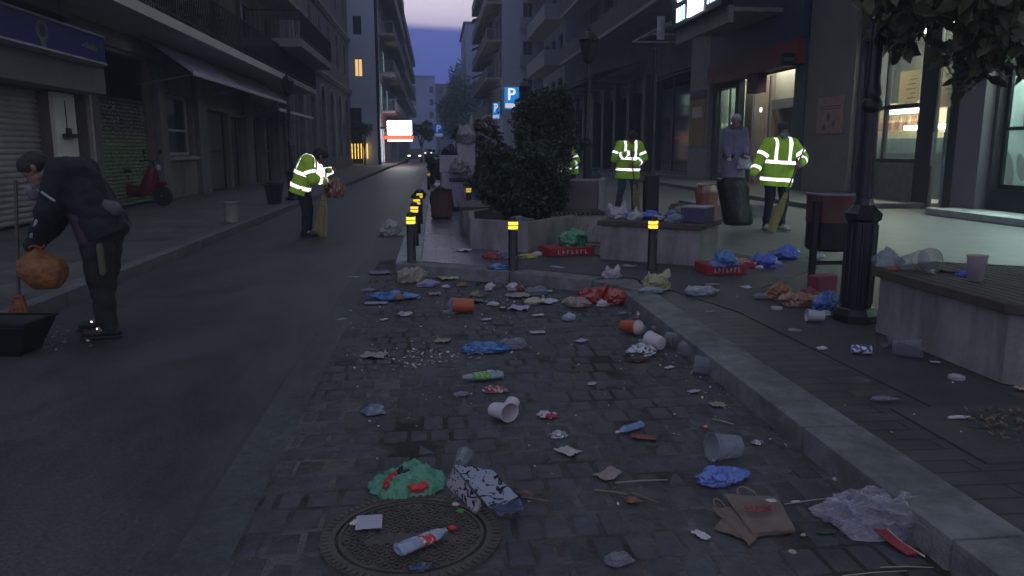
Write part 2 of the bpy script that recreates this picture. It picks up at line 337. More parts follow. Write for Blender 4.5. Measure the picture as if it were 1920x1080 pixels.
# kerb stones: right edge of the bay, front of the island, road side of the island
mb = MB(); y = -5.0
while y < front[-1].y-.05:
    y1 = min(y+1.02, front[-1].y); mb.box(XB1+.02, XK, y+.006, y1-.004, -.25, PAVE+.006, bev=.014)
    y = y1
struct('right_kerb', mb, M['kerb'], True)
mb = MB()
P_ = front[:3]+[Vector((XB1+.14, front[-1].y+.02, 0))]
for a, b in zip(P_, P_[1:]):
    d = (b-a); L = d.length; n = max(1, round(L/.95)); d.normalize(); ang = math.atan2(d.y, d.x)
    for k in range(n):
        s0 = a+d*(L*k/n+.004); T = Matrix.Translation(s0) @ Matrix.Rotation(ang, 4, 'Z'); mb.box(0, L/n-.008, 0, .27, -.25, PAVE+.008, bev=.013, M=T)
struct('island_front_kerb', mb, M['kerb'], True)
mb = MB(); y = front[0].y+.24
while y < 70: mb.box(XI, XI+.28, y+.006, y+.994, -.25, PAVE+.009, bev=.014); y += 1
struct('island_side_kerb', mb, M['kerb_pale'], True)
# raised step before the right-hand shops
mb = MB(); mb.box(7.8, 11.4, 15.6, 60, PAVE-.05, PAVE+.10, bev=.01); struct('shop_step', mb, mat('step_stone', (.10, .10, .105), .6, .25, 2, bump=.2))

# crumbs, broken foam, specks of litter: nobody could count them
rng = random.Random(11); mb = MB()
def crumb(x, y, z, s):
    n = rng.randint(3, 5); a0 = rng.random()*6.28
    tilt = Euler((rng.uniform(-.6, .6), rng.uniform(-.6, .6), 0)).to_matrix()
    pts = [Vector((x, y, z+s*.3))+tilt @ Vector((math.cos(a0+6.28*k/n)*s*rng.uniform(.5, 1), math.sin(a0+6.28*k/n)*s*rng.uniform(.5, 1), 0)) for k in range(n)]
    lo = [p-Vector((0, 0, s*.25)) for p in pts]; vs = [mb.b.verts.new(p) for p in pts]; vl = [mb.b.verts.new(p) for p in lo]
    mb.b.faces.new(vs); mb.b.faces.new(vl[::-1]); mi = rng.choice((0, 0, 0, 1, 2))
    for k in range(n): mb.b.faces.new((vl[k], vl[(k+1) % n], vs[(k+1) % n], vs[k]))
    for v in vs:
        for f in v.link_faces: f.material_index = mi
for k in range(260):
    px, py = rng.uniform(640, 1300), 545+abs(rng.gauss(0, 1))*120
    if py > 1040: continue
    p = at(px, py, .02)
    if XB0-.4 < p.x < XB1 and p.y < front_y(p.x)-.05: crumb(p.x, p.y, .015, rng.uniform(.003, .011))
for k in range(130):
    p = at(rng.gauss(790, 60), rng.gauss(668, 9), .02); crumb(p.x, p.y, .016, rng.uniform(.005, .017))
for k in range(60):
    p = at(rng.gauss(985, 70), rng.gauss(556, 11), .02); crumb(p.x, p.y, .016, rng.uniform(.006, .02))
for k in range(70):
    p = at(rng.uniform(1150, 1900), rng.uniform(520, 860), PAVE)
    if p.x > XK+.05: crumb(p.x, p.y, PAVE+.004, rng.uniform(.003, .010))
for k in range(40):
    p = at(rng.gauss(650, 25), rng.gauss(640, 30), 0); crumb(p.x, p.y, .0, rng.uniform(.004, .012))
for k in range(46):
    p = at(rng.gauss(95, 32), rng.gauss(640, 14), 0); crumb(p.x, p.y, .0, rng.uniform(.005, .018))
for k in range(90):
    y = rng.uniform(2.3, 7.0); x = XB1-abs(rng.gauss(0, .10)); crumb(x, y, .016, rng.uniform(.003, .012))
o = mb.build('litter_crumbs', [mat('crumb_white', (.5, .5, .52), .7), mat('crumb_brown', (.16, .11, .07), .8), mat('crumb_grey', (.28, .28, .30), .6)], kind='stuff')

# ============================================================ BUILDINGS
def wall_holes(mb, O, U, V, N, wu, hv, holes, depth=.22, mi=0, mr=0):
    """wall face with real rectangular openings; reveals run inwards (against N)"""
    O, U, V, N = Vector(O), Vector(U), Vector(V), Vector(N)
    us = sorted({0, wu, *[h[0] for h in holes], *[h[1] for h in holes]}); vs = sorted({0, hv, *[h[2] for h in holes], *[h[3] for h in holes]})
    P = lambda u, v, d=0: O+U*u+V*v-N*d
    for a, b in zip(vs, vs[1:]):
        run = None
        for c, d in zip(us, us[1:]):
            cu, cv = (c+d)/2, (a+b)/2
            inside = any(h[0] < cu < h[1] and h[2] < cv < h[3] for h in holes)
            if inside:
                if run is not None: mb.poly([P(run, a), P(c, a), P(c, b), P(run, b)], mi); run = None
            elif run is None: run = c
        if run is not None: mb.poly([P(run, a), P(wu, a), P(wu, b), P(run, b)], mi)
    for h in holes:
        u0, u1, v0, v1 = h[:4]
        for q in ([P(u0, v0), P(u0, v1), P(u0, v1, depth), P(u0, v0, depth)], [P(u1, v0), P(u1, v0, depth), P(u1, v1, depth), P(u1, v1)],
                  [P(u0, v0), P(u0, v0, depth), P(u1, v0, depth), P(u1, v0)], [P(u0, v1), P(u1, v1), P(u1, v1, depth), P(u0, v1, depth)]): mb.poly(q, mr)
def building(name, label, side, xf, y0, y1, h, wallm, holes, endholes=(), depth=12, cat='building', roof=True, z0=0):
    """side -1: stands left of the street with its face at x = xf looking +x; side 1: right, looking -x. The origin is the corner nearest the camera."""
    root = empty(name, (xf, y0, 0), label, cat)
    mb = MB(); N = (-side, 0, 0)
    wall_holes(mb, (0, 0, z0), (0, 1, 0), (0, 0, 1), N, y1-y0, h-z0, holes)
    wall_holes(mb, (0, 0, z0), (side, 0, 0), (0, 0, 1), (0, -1, 0), depth, h-z0, endholes)
    D = side*depth; L = y1-y0
    mb.poly([(0, L, z0), (D, L, z0), (D, L, h), (0, L, h)]); mb.poly([(D, 0, z0), (D, L, z0), (D, L, h), (D, 0, h)]); mb.poly([(0, 0, h), (D, 0, h), (D, L, h), (0, L, h)])
    mb.build('wall', wallm, root, recalc=False)
    if roof:
        mb = MB(); mb.box(min(-side*.35, D), max(-side*.35, D), -.2, L+.2, h, h+.25); mb.build('roof', M['slab'], root)
    return root
def window_part(root, side, u0, u1, v0, v1, frame, pane, end=False, depth=.2, mull=1, name='window', trans=0, fw=.06):
    mb = MB()
    def bx(m, a, b, c, d, e, f):   # a,b along wall; c,d into the wall; e,f up
        if end: m.box(min(side*a, side*b), max(side*a, side*b), c, d, e, f)
        else: m.box(min(side*c, side*d), max(side*c, side*d), a, b, e, f)
    a0, a1 = depth-.06, depth
    bx(mb, u0, u0+fw, a0, a1, v0, v1); bx(mb, u1-fw, u1, a0, a1, v0, v1); bx(mb, u0+fw, u1-fw, a0, a1, v0, v0+fw); bx(mb, u0+fw, u1-fw, a0, a1, v1-fw, v1)
    for k in range(mull):
        c = u0+(u1-u0)*(k+1)/(mull+1); bx(mb, c-fw*.4, c+fw*.4, a0, a1, v0+fw, v1-fw)
    if trans: z = v0+(v1-v0)*trans; bx(mb, u0+fw, u1-fw, a0-.004, a1-.004, z-fw*.4, z+fw*.4)
    o = mb.build(name, frame, root)
    mb = MB(); bx(mb, u0+.01, u1-.01, depth-.012, depth+.03, v0+.01, v1-.01); mb.build('pane', pane, o)
    return o
def balcony(root, side, u0, u1, z, out, rail='bars', slabm=None, railm=None, th=.16, rh=.95, step=.14):
    mb = MB(); X = lambda a, b: (min(-side*a, -side*b), max(-side*a, -side*b))
    mb.box(*X(0, out), u0, u1, z-th, z); o = mb.build('balcony', slabm or M['slab'], root)
    mb = MB(); r = .018
    if rail == 'bars':
        mb.box(*X(out-.05, out-.01), u0, u1, z+rh-.04, z+rh); mb.box(*X(out-.045, out-.015), u0, u1, z+.08, z+.11)
        n = int((u1-u0)/step)
        for k in range(n+1): u = u0+(u1-u0)*k/n; mb.box(*X(out-.04, out-.02), u-.009, u+.009, z+.0, z+rh-.04)
        for u in (u0, u1):
            s_ = 1 if u == u0 else -1
            mb.box(*X(.0, out-.05), u, u+s_*.03, z+rh-.04, z+rh)
            for k in range(int(out/step)): mb.box(*X(.02+k*step, .038+k*step), min(u, u+s_*.018), max(u, u+s_*.018), z, z+rh-.04)
    else:
        mb.box(*X(out-.07, out), u0, u1, z, z+rh); mb.box(*X(0, out-.07), u0, u0+.06, z, z+rh); mb.box(*X(0, out-.07), u1-.06, u1, z, z+rh)
    mb.build('railing', railm or M['black_metal'], o)
    return o
# ------------------------------------------------------------ left side of the street
XLF, XRF = -6.6, 10.3
lit_warm = glow('lit_window_warm', (1, .62, .25), 1.0); lit_dim = glow('lit_window_dim', (.55, .40, .22), .25)
def rib_shutter(root, side, u0, u1, v0, v1, m, depth=.2, pitch=.095, name='shutter'):
    mb = MB(); z = v0; X = lambda a, b: (min(-side*a, -side*b), max(-side*a, -side*b))
    mb.box(*X(-depth-.04, -depth), u0, u1, v0, v1)
    while z < v1-.01:
        z1 = min(z+pitch, v1); a = -side*(-depth+.002); b = -side*(-depth+.028)
        pr = [(a, z+.004), (b, z+(z1-z)*.35), (b, z+(z1-z)*.7), (a, z1-.012)]
        for (xa, za), (xb, zb) in zip(pr, pr[1:]): mb.poly([(xa, u0, za), (xa, u1, za), (xb, u1, zb), (xb, u0, zb)])
        z = z1
    return mb.build(name, m, root)
M['shutter_grey'] = mat('shutter_grey', (.42, .41, .39), .5, .25, 1.5, metal=.2, bump=.05)
# graffiti: green paint fields with pale scrawl, a pattern of the shutter itself
def graffiti():
    m = mat('graffiti_paint', (.03, .035, .03), .7, .3, 3); t = m.node_tree; b = t.nodes['Principled BSDF']
    co = _n(t, 'ShaderNodeTexCoord'); s = _n(t, 'ShaderNodeSeparateXYZ'); t.links.new(co.outputs['Object'], s.inputs[0])
    nz = _n(t, 'ShaderNodeTexNoise'); nz.inputs['Scale'].default_value = 2.6; nz.inputs['Detail'].default_value = 4; nz.inputs['Distortion'].default_value = 2.4; t.links.new(co.outputs['Object'], nz.inputs[0])
    w = _n(t, 'ShaderNodeMath', operation='PINGPONG'); w.inputs[1].default_value = .055; t.links.new(nz.outputs[0], w.inputs[0])
    l = _n(t, 'ShaderNodeMath', operation='LESS_THAN'); l.inputs[1].default_value = .013; t.links.new(w.outputs[0], l.inputs[0])
    zn = _n(t, 'ShaderNodeMath', operation='MULTIPLY_ADD'); zn.inputs[1].default_value = .5; t.links.new(nz.outputs[0], zn.inputs[0]); t.links.new(s.outputs[2], zn.inputs[2])
    z1 = _n(t, 'ShaderNodeMath', operation='LESS_THAN'); z1.inputs[1].default_value = 2.0; t.links.new(zn.outputs[0], z1.inputs[0])
    m1 = _n(t, 'ShaderNodeMixRGB'); m1.inputs[1].default_value = (.035, .035, .035, 1); m1.inputs[2].default_value = (.11, .19, .05, 1); t.links.new(z1.outputs[0], m1.inputs[0])
    z2 = _n(t, 'ShaderNodeMath', operation='LESS_THAN'); z2.inputs[1].default_value = 2.55; t.links.new(zn.outputs[0], z2.inputs[0])
    l2 = _n(t, 'ShaderNodeMath', operation='MULTIPLY'); t.links.new(l.outputs[0], l2.inputs[0]); t.links.new(z2.outputs[0], l2.inputs[1])
    m2 = _n(t, 'ShaderNodeMixRGB'); m2.inputs[2].default_value = (.42, .45, .40, 1); t.links.new(l2.outputs[0], m2.inputs[0]); t.links.new(m1.outputs[0], m2.inputs[1])
    t.links.new(m2.outputs[0], b.inputs['Base Color']); return m
M['graffiti'] = graffiti()
Y0 = 8.0; ml = lambda y: y*1.083
g = [(ml(9.2)-Y0, ml(13.25)-Y0, .12, 2.33), (ml(14.05)-Y0, ml(14.6)-Y0, .12, 2.6), (ml(15.2)-Y0, ml(17.95)-Y0, .12, 3.35), (ml(18.5)-Y0, ml(20.7)-Y0, 1.2, 2.72), (ml(21.7)-Y0, ml(24.2)-Y0, .12, 2.5), (ml(24.5)-Y0, ml(25.8)-Y0, .12, 2.4), (ml(27)-Y0, ml(28.4)-Y0, .12, 2.5), (ml(29)-Y0, ml(30.6)-Y0, .12, 2.6)]
up = []
for fz in (4.1, 7.1, 10.1, 13.1):
    for k in range(7): u = 1.2+k*3.9; up.append((u, u+1.3, fz+.05, fz+2.25))
b1 = building('shop_building', 'grey apartment block with a ribbed shutter and green graffiti shutter at street level', -1, XLF, Y0, 37.0, 17, M['plaster_warm'], g+up)
rib_shutter(b1, -1, *g[0], M['shutter_grey'])
mb = MB(); mb.box(-.24, -.2, *g[1]); mb.build('door', mat('door_black', (.012, .012, .012), .5), b1)
rib_shutter(b1, -1, ml(15.2)-Y0, ml(17.95)-Y0, .12, 2.45, M['graffiti'], pitch=.08, name='graffiti_shutter')['label'] = 'green graffiti covered roller shutter'
mb = MB(); mb.box(-.9, -.85, ml(15.2)-Y0, ml(17.95)-Y0, 2.45, 3.35); mb.build('dark_backing', mat('opening_shade_black', (.008, .008, .009), .7), b1)  # black sheet set back to stand for the darkness of the open gap
window_part(b1, -1, *g[3], mat('window_frame_white', (.42, .42, .40), .5, .1), M['dark_glass'], mull=0, trans=.42, fw=.07)
mb = MB(); mb.box(0, .12, ml(18.4)-Y0, ml(20.8)-Y0, 1.08, 1.16); mb.build('window_sill', M['kerb_pale'], b1)
for q, mm in ((g[4], mat('door_panel', (.11, .11, .105), .6, .15, 2)), (g[5], mat('door_brown', (.06, .05, .04), .6, .3, 2)), (g[6], mat('door_dark', (.02, .018, .018), .4)), (g[7], M['dark_glass'])):
    mb = MB(); mb.box(-.24, -.2, *q); d = mb.build('door', mm, b1)
    mb = MB(); mb.box(-.2, -.16, q[0], q[0]+.07, q[2], q[3]); mb.box(-.2, -.16, q[1]-.07, q[1], q[2], q[3]); mb.box(-.2, -.16, q[0]+.07, q[1]-.07, q[3]-.07, q[3]); mb.box(-.2, -.165, q[0]+.07, q[1]-.07, 1.25, 1.31); mb.build('door_frame', M['black_metal'], d)
mb = MB(); mb.box(.003, .09, ml(13.27)-Y0, ml(14.0)-Y0, PAVE, 2.33, bev=.01); mb.build('pillar', mat('pillar_pale', (.78, .76, .66), .6, .1, 2), b1)
mb = MB(); mb.box(.09, .2, ml(13.45)-Y0, ml(13.85)-Y0, 1.55, 1.62); mb.box(.09, .13, ml(13.58)-Y0, ml(13.72)-Y0, 1.62, 1.72); mb.box(.09, .10, ml(13.62)-Y0, ml(13.64)-Y0, 1.72, 2.2); mb.build('vent', M['black_metal'], b1)
mb = MB(); mb.box(.004, .08, ml(14.62)-Y0, ml(14.70)-Y0, PAVE, 2.5); mb.build('pipe', mat('pipe_pale', (.4, .4, .33), .5), b1)
for k, (a, b) in enumerate(((18.0, 18.45), (20.85, 21.6), (25.9, 26.9), (28.5, 28.9), (31.2, 31.7), (32.6, 33.1))):
    mb = MB(); mb.box(.003, .14, ml(a)-Y0, ml(b)-Y0, PAVE, 3.3, bev=.01); mb.build('pilaster', M['plaster'], b1)
# shop front fascia: grey band and the blue sign with a rounded end
mb = MB(); mb.box(.003, .45, ml(8.8)-Y0, ml(14.5)-Y0, 2.36, 2.84, bev=.02); mb.build('fascia', mat('fascia_grey', (.17, .185, .18), .6, .15, 1.5), b1)
sign = [(0, ml(8.6)-Y0), (.75, ml(8.6)-Y0)]+[(.75-.35*(1-math.cos(a)), ml(13.7)-Y0+.62*math.sin(a)) for a in [k*math.pi/2/6 for k in range(7)]]+[(0, ml(14.5)-Y0)]
mb = MB(); mb.prism([(x+.002, y) for x, y in sign], 2.86, 3.30); bs = mb.build('shop_sign', mat('sign_blue', (.018, .020, .16), .35, .15, 1), b1)
mb = MB(); mb.prism([(x*1.03+.002, y) for x, y in sign], 2.835, 2.865); mb.prism([(x*1.03+.002, y) for x, y in sign], 3.30, 3.33); mb.build('sign_trim', mat('trim_pale', (.45, .45, .47), .4), bs)
mb = MB()
for cy, r_ in ((12.75, .15),):      # pale round emblem with a stem, and a washed-out stroke of lettering
    for k in range(14):
        a = k*6.283/14; mb.box(.752, .764, cy-Y0+math.cos(a)*r_-.035, cy-Y0+math.cos(a)*r_+.035, 3.11+math.sin(a)*.13-.03, 3.11+math.sin(a)*.13+.03)
    mb.box(.752, .766, cy-Y0-.05, cy-Y0+.07, 2.87, 2.99)
for k in range(7): mb.box(.752, .762, ml(13.0)-Y0+k*.095, ml(13.0)-Y0+k*.095+.06, 3.05-.004*k, 3.09+.02*(k % 3))
mb.build('emblem', mat('emblem_green', (.16, .2, .15), .6), bs)
mb = MB(); mb.prism([(.05, .6), (.95, .6), (1.0, 4.9), (.8, 5.6), (.05, 5.8)], 3.36, 3.75); mb.build('canopy', mat('canvas_black', (.012, .011, .012), .8, .3, 4), b1)
# windows upstairs, canopy slab and balconies
for q in up: window_part(b1, -1, *q, M['win_frame'], M['far_glass'])
balcony(b1, -1, 0, 28.9, 4.0, 1.3, slabm=mat('soffit_pale', (.55, .54, .49), .85, .12, .8), th=.2)
balcony(b1, -1, 20.6, 28.8, 5.15, 2.05, rail='bars', th=.28, slabm=M['slab'])
for fz in (7.05, 10.05, 13.05): balcony(b1, -1, .5, 28, fz, 1.2, rail='solid', railm=M['plaster'])
mb = MB(); mb.box(.005, .10, 0, 29.0, 3.42, 3.62, bev=.01); mb.build('cornice', M['plaster'], b1)
mb = MB(); mb.cone((.12, 20.3, 4.1), (.12, 20.3, 16), .055, seg=10); mb.build('drainpipe', M['grey_metal'], b1)
# pots and a folded chair on the canopy slab
rng = random.Random(3)
def leaf_cloud(name, centers, n, size, m, parent=None, seed=1, loc=(0, 0, 0), aspect=.5, droop=0, shell=.55):
    """centers: (x, y, z, rx, ry, rz). Leaf faces scattered through lobes, thinner towards the rim; gaps where lobes part."""
    r = np.random.RandomState(seed); wts = np.array([c[3]*c[4]*c[5] for c in centers])**.8; wts /= wts.sum()
    idx = r.choice(len(centers), n, p=wts); C = np.array(centers)[idx]
    d = r.normal(size=(n, 3)); d /= np.linalg.norm(d, axis=1)[:, None]; rad = shell+(1-shell)*r.rand(n)**1.2; rad *= 1+.16*r.normal(size=n)*0.6
    p = C[:, :3]+d*C[:, 3:]*rad[:, None]
    u = r.normal(size=(n, 3)); u[:, 2] -= droop; u /= np.linalg.norm(u, axis=1)[:, None]
    v = np.cross(u, r.normal(size=(n, 3))); v /= np.linalg.norm(v, axis=1)[:, None]; w = np.cross(u, v)
    s = size*(.6+.8*r.rand(n))[:, None]; a = aspect
    q = np.stack([p, p+u*s*.3+v*s*a*.45+w*s*.05, p+u*s*.65+v*s*a*.4+w*s*.06, p+u*s, p+u*s*.65-v*s*a*.4+w*s*.06, p+u*s*.3-v*s*a*.45+w*s*.05], 1).reshape(-1, 3)
    f = np.arange(n*6).reshape(n, 6)
    me = bpy.data.meshes.new(name); me.from_pydata((q-np.array(loc)).tolist(), [], f.tolist())
    return link(name, me, m, parent, loc=None)
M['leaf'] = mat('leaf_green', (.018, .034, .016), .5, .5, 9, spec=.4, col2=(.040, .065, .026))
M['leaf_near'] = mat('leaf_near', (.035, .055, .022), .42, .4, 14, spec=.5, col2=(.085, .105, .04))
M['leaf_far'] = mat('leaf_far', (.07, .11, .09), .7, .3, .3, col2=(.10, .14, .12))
M['bark'] = mat('bark', (.06, .05, .042), .9, .3, 8, bump=.5, stretch=(1, 1, .3))
for k, (yy, zz, s) in enumerate(((16.2, 4.02, .42), (17.6, 4.02, .55), (19.4, 4.02, .5), (21.4, 4.02, .6))):
    t = empty('potted_plant', (-5.6, yy, zz), ['small drooping pot plant at the near end of the canopy slab', 'bushy pot plant on the canopy slab above the pale awning', 'spindly pot plant on the canopy slab above the white window', 'tall pot plant on the far end of the canopy slab'][k], 'plant', 'pot plants above the shops')
    mb = MB(); mb.lathe([(.10, 0), (.15, .26), (.16, .28), (.14, .27)], seg=14); mb.build('pot', mat('terracotta', (.14, .07, .05), .8), t)
    leaf_cloud('foliage', [(0, 0, .28+s*.4, s*.5, s*.6, s*.45), (0, .2, .2+s*.3, s*.35, s*.5, s*.3)], 260, .10, M['leaf'], t, seed=40+k)
# pale awnings hung under the slab: things of the shop below
def awning(label, y0, y1, z0, z1, out, m, side=-1, xf=None, val=.16):
    xf = XLF if xf is None else xf
    root = empty('awning', (xf, y0, 0), label, 'awning', 'shop awnings')
    L = y1-y0; mb = MB(); n = 14
    for k in range(n):
        a, b = L*k/n, L*(k+1)/n; s_ = .01*(k % 2)
        mb.poly([(-side*.05, a, z1+s_), (-side*.05, b, z1+s_), (-side*out, b, z0+s_), (-side*out, a, z0+s_)])
        mb.poly([(-side*.05, a, z1+s_-.02), (-side*.05, b, z1+s_-.02), (-side*out, b, z0+s_-.02), (-side*out, a, z0+s_-.02)])
    mb.build('canvas', m, root, recalc=False)
    mb = MB(); mb.box(min(-side*out, -side*(out+.05)), max(-side*out, -side*(out+.05)), 0, L, z0-.07, z0+.03, bev=.01); mb.build('front_bar', mat('awning_bar', (.42, .42, .46), .45, .1), root)
    mb = MB()
    mb.b.free()
    for a in (.15, L-.15): mb = MB(); mb.cone((-side*.05, a, z0-.25), (-side*out, a, z0-.02), .02); mb.build('arm', M['grey_metal'], root)
M['canvas_pale'] = mat('canvas_pale', (.22, .22, .30), .8, .12, 1.5, stretch=(1, 3, 1)); M['canvas_dull'] = mat('canvas_dull', (.13, .125, .12), .8, .2, 1.5)
awning('pale striped awning with a white front bar over the shop past the white window', 18.3, 22.8, 3.02, 3.95, 1.3, M['canvas_pale'])
awning('dull grey awning continuing from the pale one towards the far end', 22.9, 29.8, 3.02, 3.95, 1.28, M['canvas_dull'])
awning('small low grey awning beside the old street lantern on the left', 27.6, 35.0, 2.70, 3.05, 1.35, M['canvas_dull'])

# stone building with tall arched windows
Y0 = 37.2; L = 26.4; XS = XLF
root = empty('arched_stone_building', (XS, Y0, 0), 'old stone building with tall round-arched windows down the left side', 'building')
ar = [yy-Y0 for yy in (39.2, 43.2, 47.2, 51.2, 55.4, 59.8)]
holes = [(u, u+1.9, .9, 4.1) for u in ar]
ups = [(u+.35, u+1.55, fz+.6, fz+2.7) for u in ar for fz in (6.3, 10.1, 13.9)]
mb = MB(); wall_holes(mb, (0, 0, 0), (0, 1, 0), (0, 0, 1), (1, 0, 0), L, 18.2, holes+ups+[(u, u+1.9, 4.1, 5.1) for u in ar], depth=.35)
for u in ar:      # spandrels turn the square heads into round arches
    c, r_ = u+.95, .95; n = 10; pts = [(c+r_*math.cos(a), 4.1+r_*math.sin(a)) for a in [math.pi*k/n for k in range(n+1)]]
    for (a, b), (c2, d2) in zip(pts, pts[1:]):
        mb.poly([(0, a, b), (0, a, 5.1), (0, c2, 5.1), (0, c2, d2)]); mb.poly([(0, a, b), (0, c2, d2), (-.35, c2, d2), (-.35, a, b)])
mb.poly([(0, 0, 0), (-12, 0, 0), (-12, 0, 18.2), (0, 0, 18.2)]); mb.poly([(0, L, 0), (-12, L, 0), (-12, L, 18.2), (0, L, 18.2)]); mb.poly([(0, 0, 18.2), (0, L, 18.2), (-12, L, 18.2), (-12, 0, 18.2)])
mb.build('wall', M['stone_wall'], root, recalc=False)
for u in ar:
    mb = MB(); mb.box(-.34, -.27, u+.9, u+1.0, .9, 5.05); mb.box(-.34, -.275, u, u+.9, 3.2, 3.28); mb.box(-.34, -.275, u+1.0, u+1.9, 3.2, 3.28); o = mb.build('window', M['win_frame'], root)
    mb = MB(); mb.box(-.38, -.345, u-.02, u+1.92, .88, 5.12); mb.build('pane', M['dark_glass'], o)
    mb = MB(); n = 10; c = u+.95
    for k in range(n):
        a, b = math.pi*k/n, math.pi*(k+1)/n
        P8 = lambda r_, t: (c+r_*math.cos(t), 4.1+r_*math.sin(t))
        q = [P8(.96, a), P8(1.16, a), P8(1.16, b), P8(.96, b)]; mb.poly([(.07, *p) for p in q]); mb.poly([(.07, *q[1]), (.003, *q[1]), (.003, *q[2]), (.07, *q[2])]); mb.poly([(.07, *q[0]), (.003, *q[0]), (.003, *q[3]), (.07, *q[3])])
    mb.box(.003, .07, u-.2, u-.003, .5, 4.1); mb.box(.003, .07, u+1.903, u+2.1, .5, 4.1); mb.build('arch_trim', M['slab'], root)
for q in ups: window_part(root, -1, *q, M['win_frame'], M['far_glass'], depth=.3)
for z in (5.7, 9.6, 13.4, 17.9):
    mb = MB(); mb.box(.003, .22, -.05, L+.05, z, z+.22, bev=.02); mb.box(.003, .12, 0, L, z-.14, z-.002); mb.build('cornice', M['slab'], root)
mb = MB(); mb.box(.003, .10, 0, L, PAVE, .5, bev=.01); mb.build('plinth', M['concrete_dark'], root)

# the block that steps forward, its end wall facing the camera
Y0 = 64.0; XF3 = -4.55
eh = [(1.0, 1.65, 7.0, 8.4), (1.0, 1.65, 10.2, 11.6), (1.0, 1.65, 13.4, 14.8), (1.2, 2.2, .2, 4.6)]
fl = []
for fz in (4.6, 7.8, 11.0, 14.2, 17.4):
    for k in range(8): fl.append((1+k*4.2, 3+k*4.2, fz+.1, fz+2.3))
gf = [(1+k*4.2, 4.2+k*4.2, .2, 3.2) for k in range(8)]
b3 = building('apartment_building', 'pale plastered apartment block stepping forward with lit windows in its end wall', -1, XF3, Y0, 99, 21.5, M['plaster_pale'], fl+gf, eh, depth=9)
for k, q in enumerate(eh):
    window_part(b3, -1, *q, M['win_frame'], lit_warm if k == 0 else M['far_glass'], end=True, depth=.2)
for k, q in enumerate(fl):
    window_part(b3, -1, *q, M['win_frame'], glow('lit_window_amber', (.9, .6, .35), .5) if k in (8,) else (glow('lit_green_white', (.6, .95, .8), 1.1) if k in (0, 1, 3, 10) else M['far_glass']))
for k, q in enumerate(gf): window_part(b3, -1, *q, M['win_frame'], glow('shop_glow_white', (.8, .95, 1), 3) if k in (0, 1) else (glow('shop_glow_dim', (.9, .7, .6), .25) if k == 3 else M['far_glass']))
for fz in (4.6, 7.8, 11.0, 14.2, 17.4): balcony(b3, -1, 4.6, 33, fz, 1.25, rail='bars', railm=M['grey_metal'], slabm=M['slab'])
mb = MB(); mb.cone((.12, .2, 0), (.12, .2, 21), .12, seg=8); mb.build('drainpipe', M['black_metal'], b3)
b4 = building('apartment_building', 'dark apartment block with stacked deep balconies farther down on the left', -1, -4.9, 99.5, 160, 20.5, M['plaster_dark'], [(2+k*6, 4.5+k*6, fz, fz+2.2) for k in range(9) for fz in (4.6, 7.8, 11, 14.2, 17.4)], depth=12)
for k in range(9):
    for fz in (4.6, 7.8, 11, 14.2, 17.4): window_part(b4, -1, 2+k*6, 4.5+k*6, fz, fz+2.2, M['win_frame'], M['far_glass'])
for fz in (4.6, 7.8, 11, 14.2, 17.4): balcony(b4, -1, 1, 58, fz-.1, 1.4, rail='solid', railm=M['plaster_dark'], slabm=M['slab'])
# white lit sign box, self-glowing orange awning below it
t = empty('lit_sign', (-2.87, 66, -.1), 'glaring white backlit sign box jutting over the left pavement far down the street', 'sign')
mb = MB(); mb.box(-1.0, 1.0, -.18, .18, 2.62, 3.78, bev=.05); mb.build('light_box', glow('sign_white', (.95, .98, 1), 9), t)
mb = MB(); mb.box(-1.6, -1.0, -.04, .04, 3.1, 3.3); mb.build('bracket', M['black_metal'], t)
t = empty('awning', (-3.1, 68.5, 0), 'orange-red awning lit from beneath the white sign', 'awning', 'shop awnings')
mb = MB(); mb.poly([(-1.4, 0, 2.75), (1.3, 0, 2.35), (1.3, 7, 2.35), (-1.4, 7, 2.75)]); mb.box(-1.35, 1.3, -.06, 0, 2.2, 2.5); mb.build('canvas', mat('canvas_orange_glow', (.45, .08, .03), .7, emit=(1, .15, .05), estr=.5), t, recalc=False)  # canvas emits weakly in place of lamp light falling on it
mb = MB(); mb.box(-.9, 1.2, -.2, -.1, 2.02, 2.16); mb.build('tube_lamp', glow('tube_warm', (1, .75, .5), 6), t)
# warm string lights curtain at the foot of the end wall
t = empty('string_lights', (-5.95, 63.75, -.3), 'curtain of warm yellow string lights low on the pale end wall', 'lights')
mb = MB(); rng = random.Random(2)
for k in range(6):
    x = -.62+k*.24; mb.cone((x, 0, .9), (x, 0, 2.1), .006, seg=4)
    for j in range(12): z = .95+j*.1+rng.uniform(-.02, .02); mb.box(x-.03, x+.03, -.03, .03, z-.022, z+.022)
mb.build('bulb_strand', glow('bulb_yellow', (1, .62, .12), 3.2), t)
# blocks closing the street, far away
b5 = building('apartment_building', 'flat bluish apartment block closing the street straight ahead', 1, -6.5, 205, 215, 19.6, M['plaster_haze_blue'], [], [(1+k*2.2, 2+k*2.2, fz, fz+1.6) for k in (0, 2) for fz in (6, 9.2, 12.4, 15.6)], depth=6.8)
for k in (0, 2):
    for fz in (6, 9.2, 12.4, 15.6): window_part(b5, 1, 1+k*2.2, 2+k*2.2, fz, fz+1.6, M['win_frame'], mat('far_blind', (.06, .065, .10), .6), end=True)
b6 = building('apartment_building', 'lower bluish block just right of the flat one closing the street', 1, .4, 208, 220, 17.9, mat('plaster_haze_dark', (.13, .15, .21), .85, .15, .2), [], [(1, 2, fz, fz+1.6) for fz in (6, 9.2, 12.4, 15.6)], depth=4.2)  # dark plaster with the distance tint put into its colour
for fz in (6, 9.2, 12.4, 15.6): window_part(b6, 1, 1, 2, fz, fz+1.6, M['win_frame'], M['far_glass'], end=True)
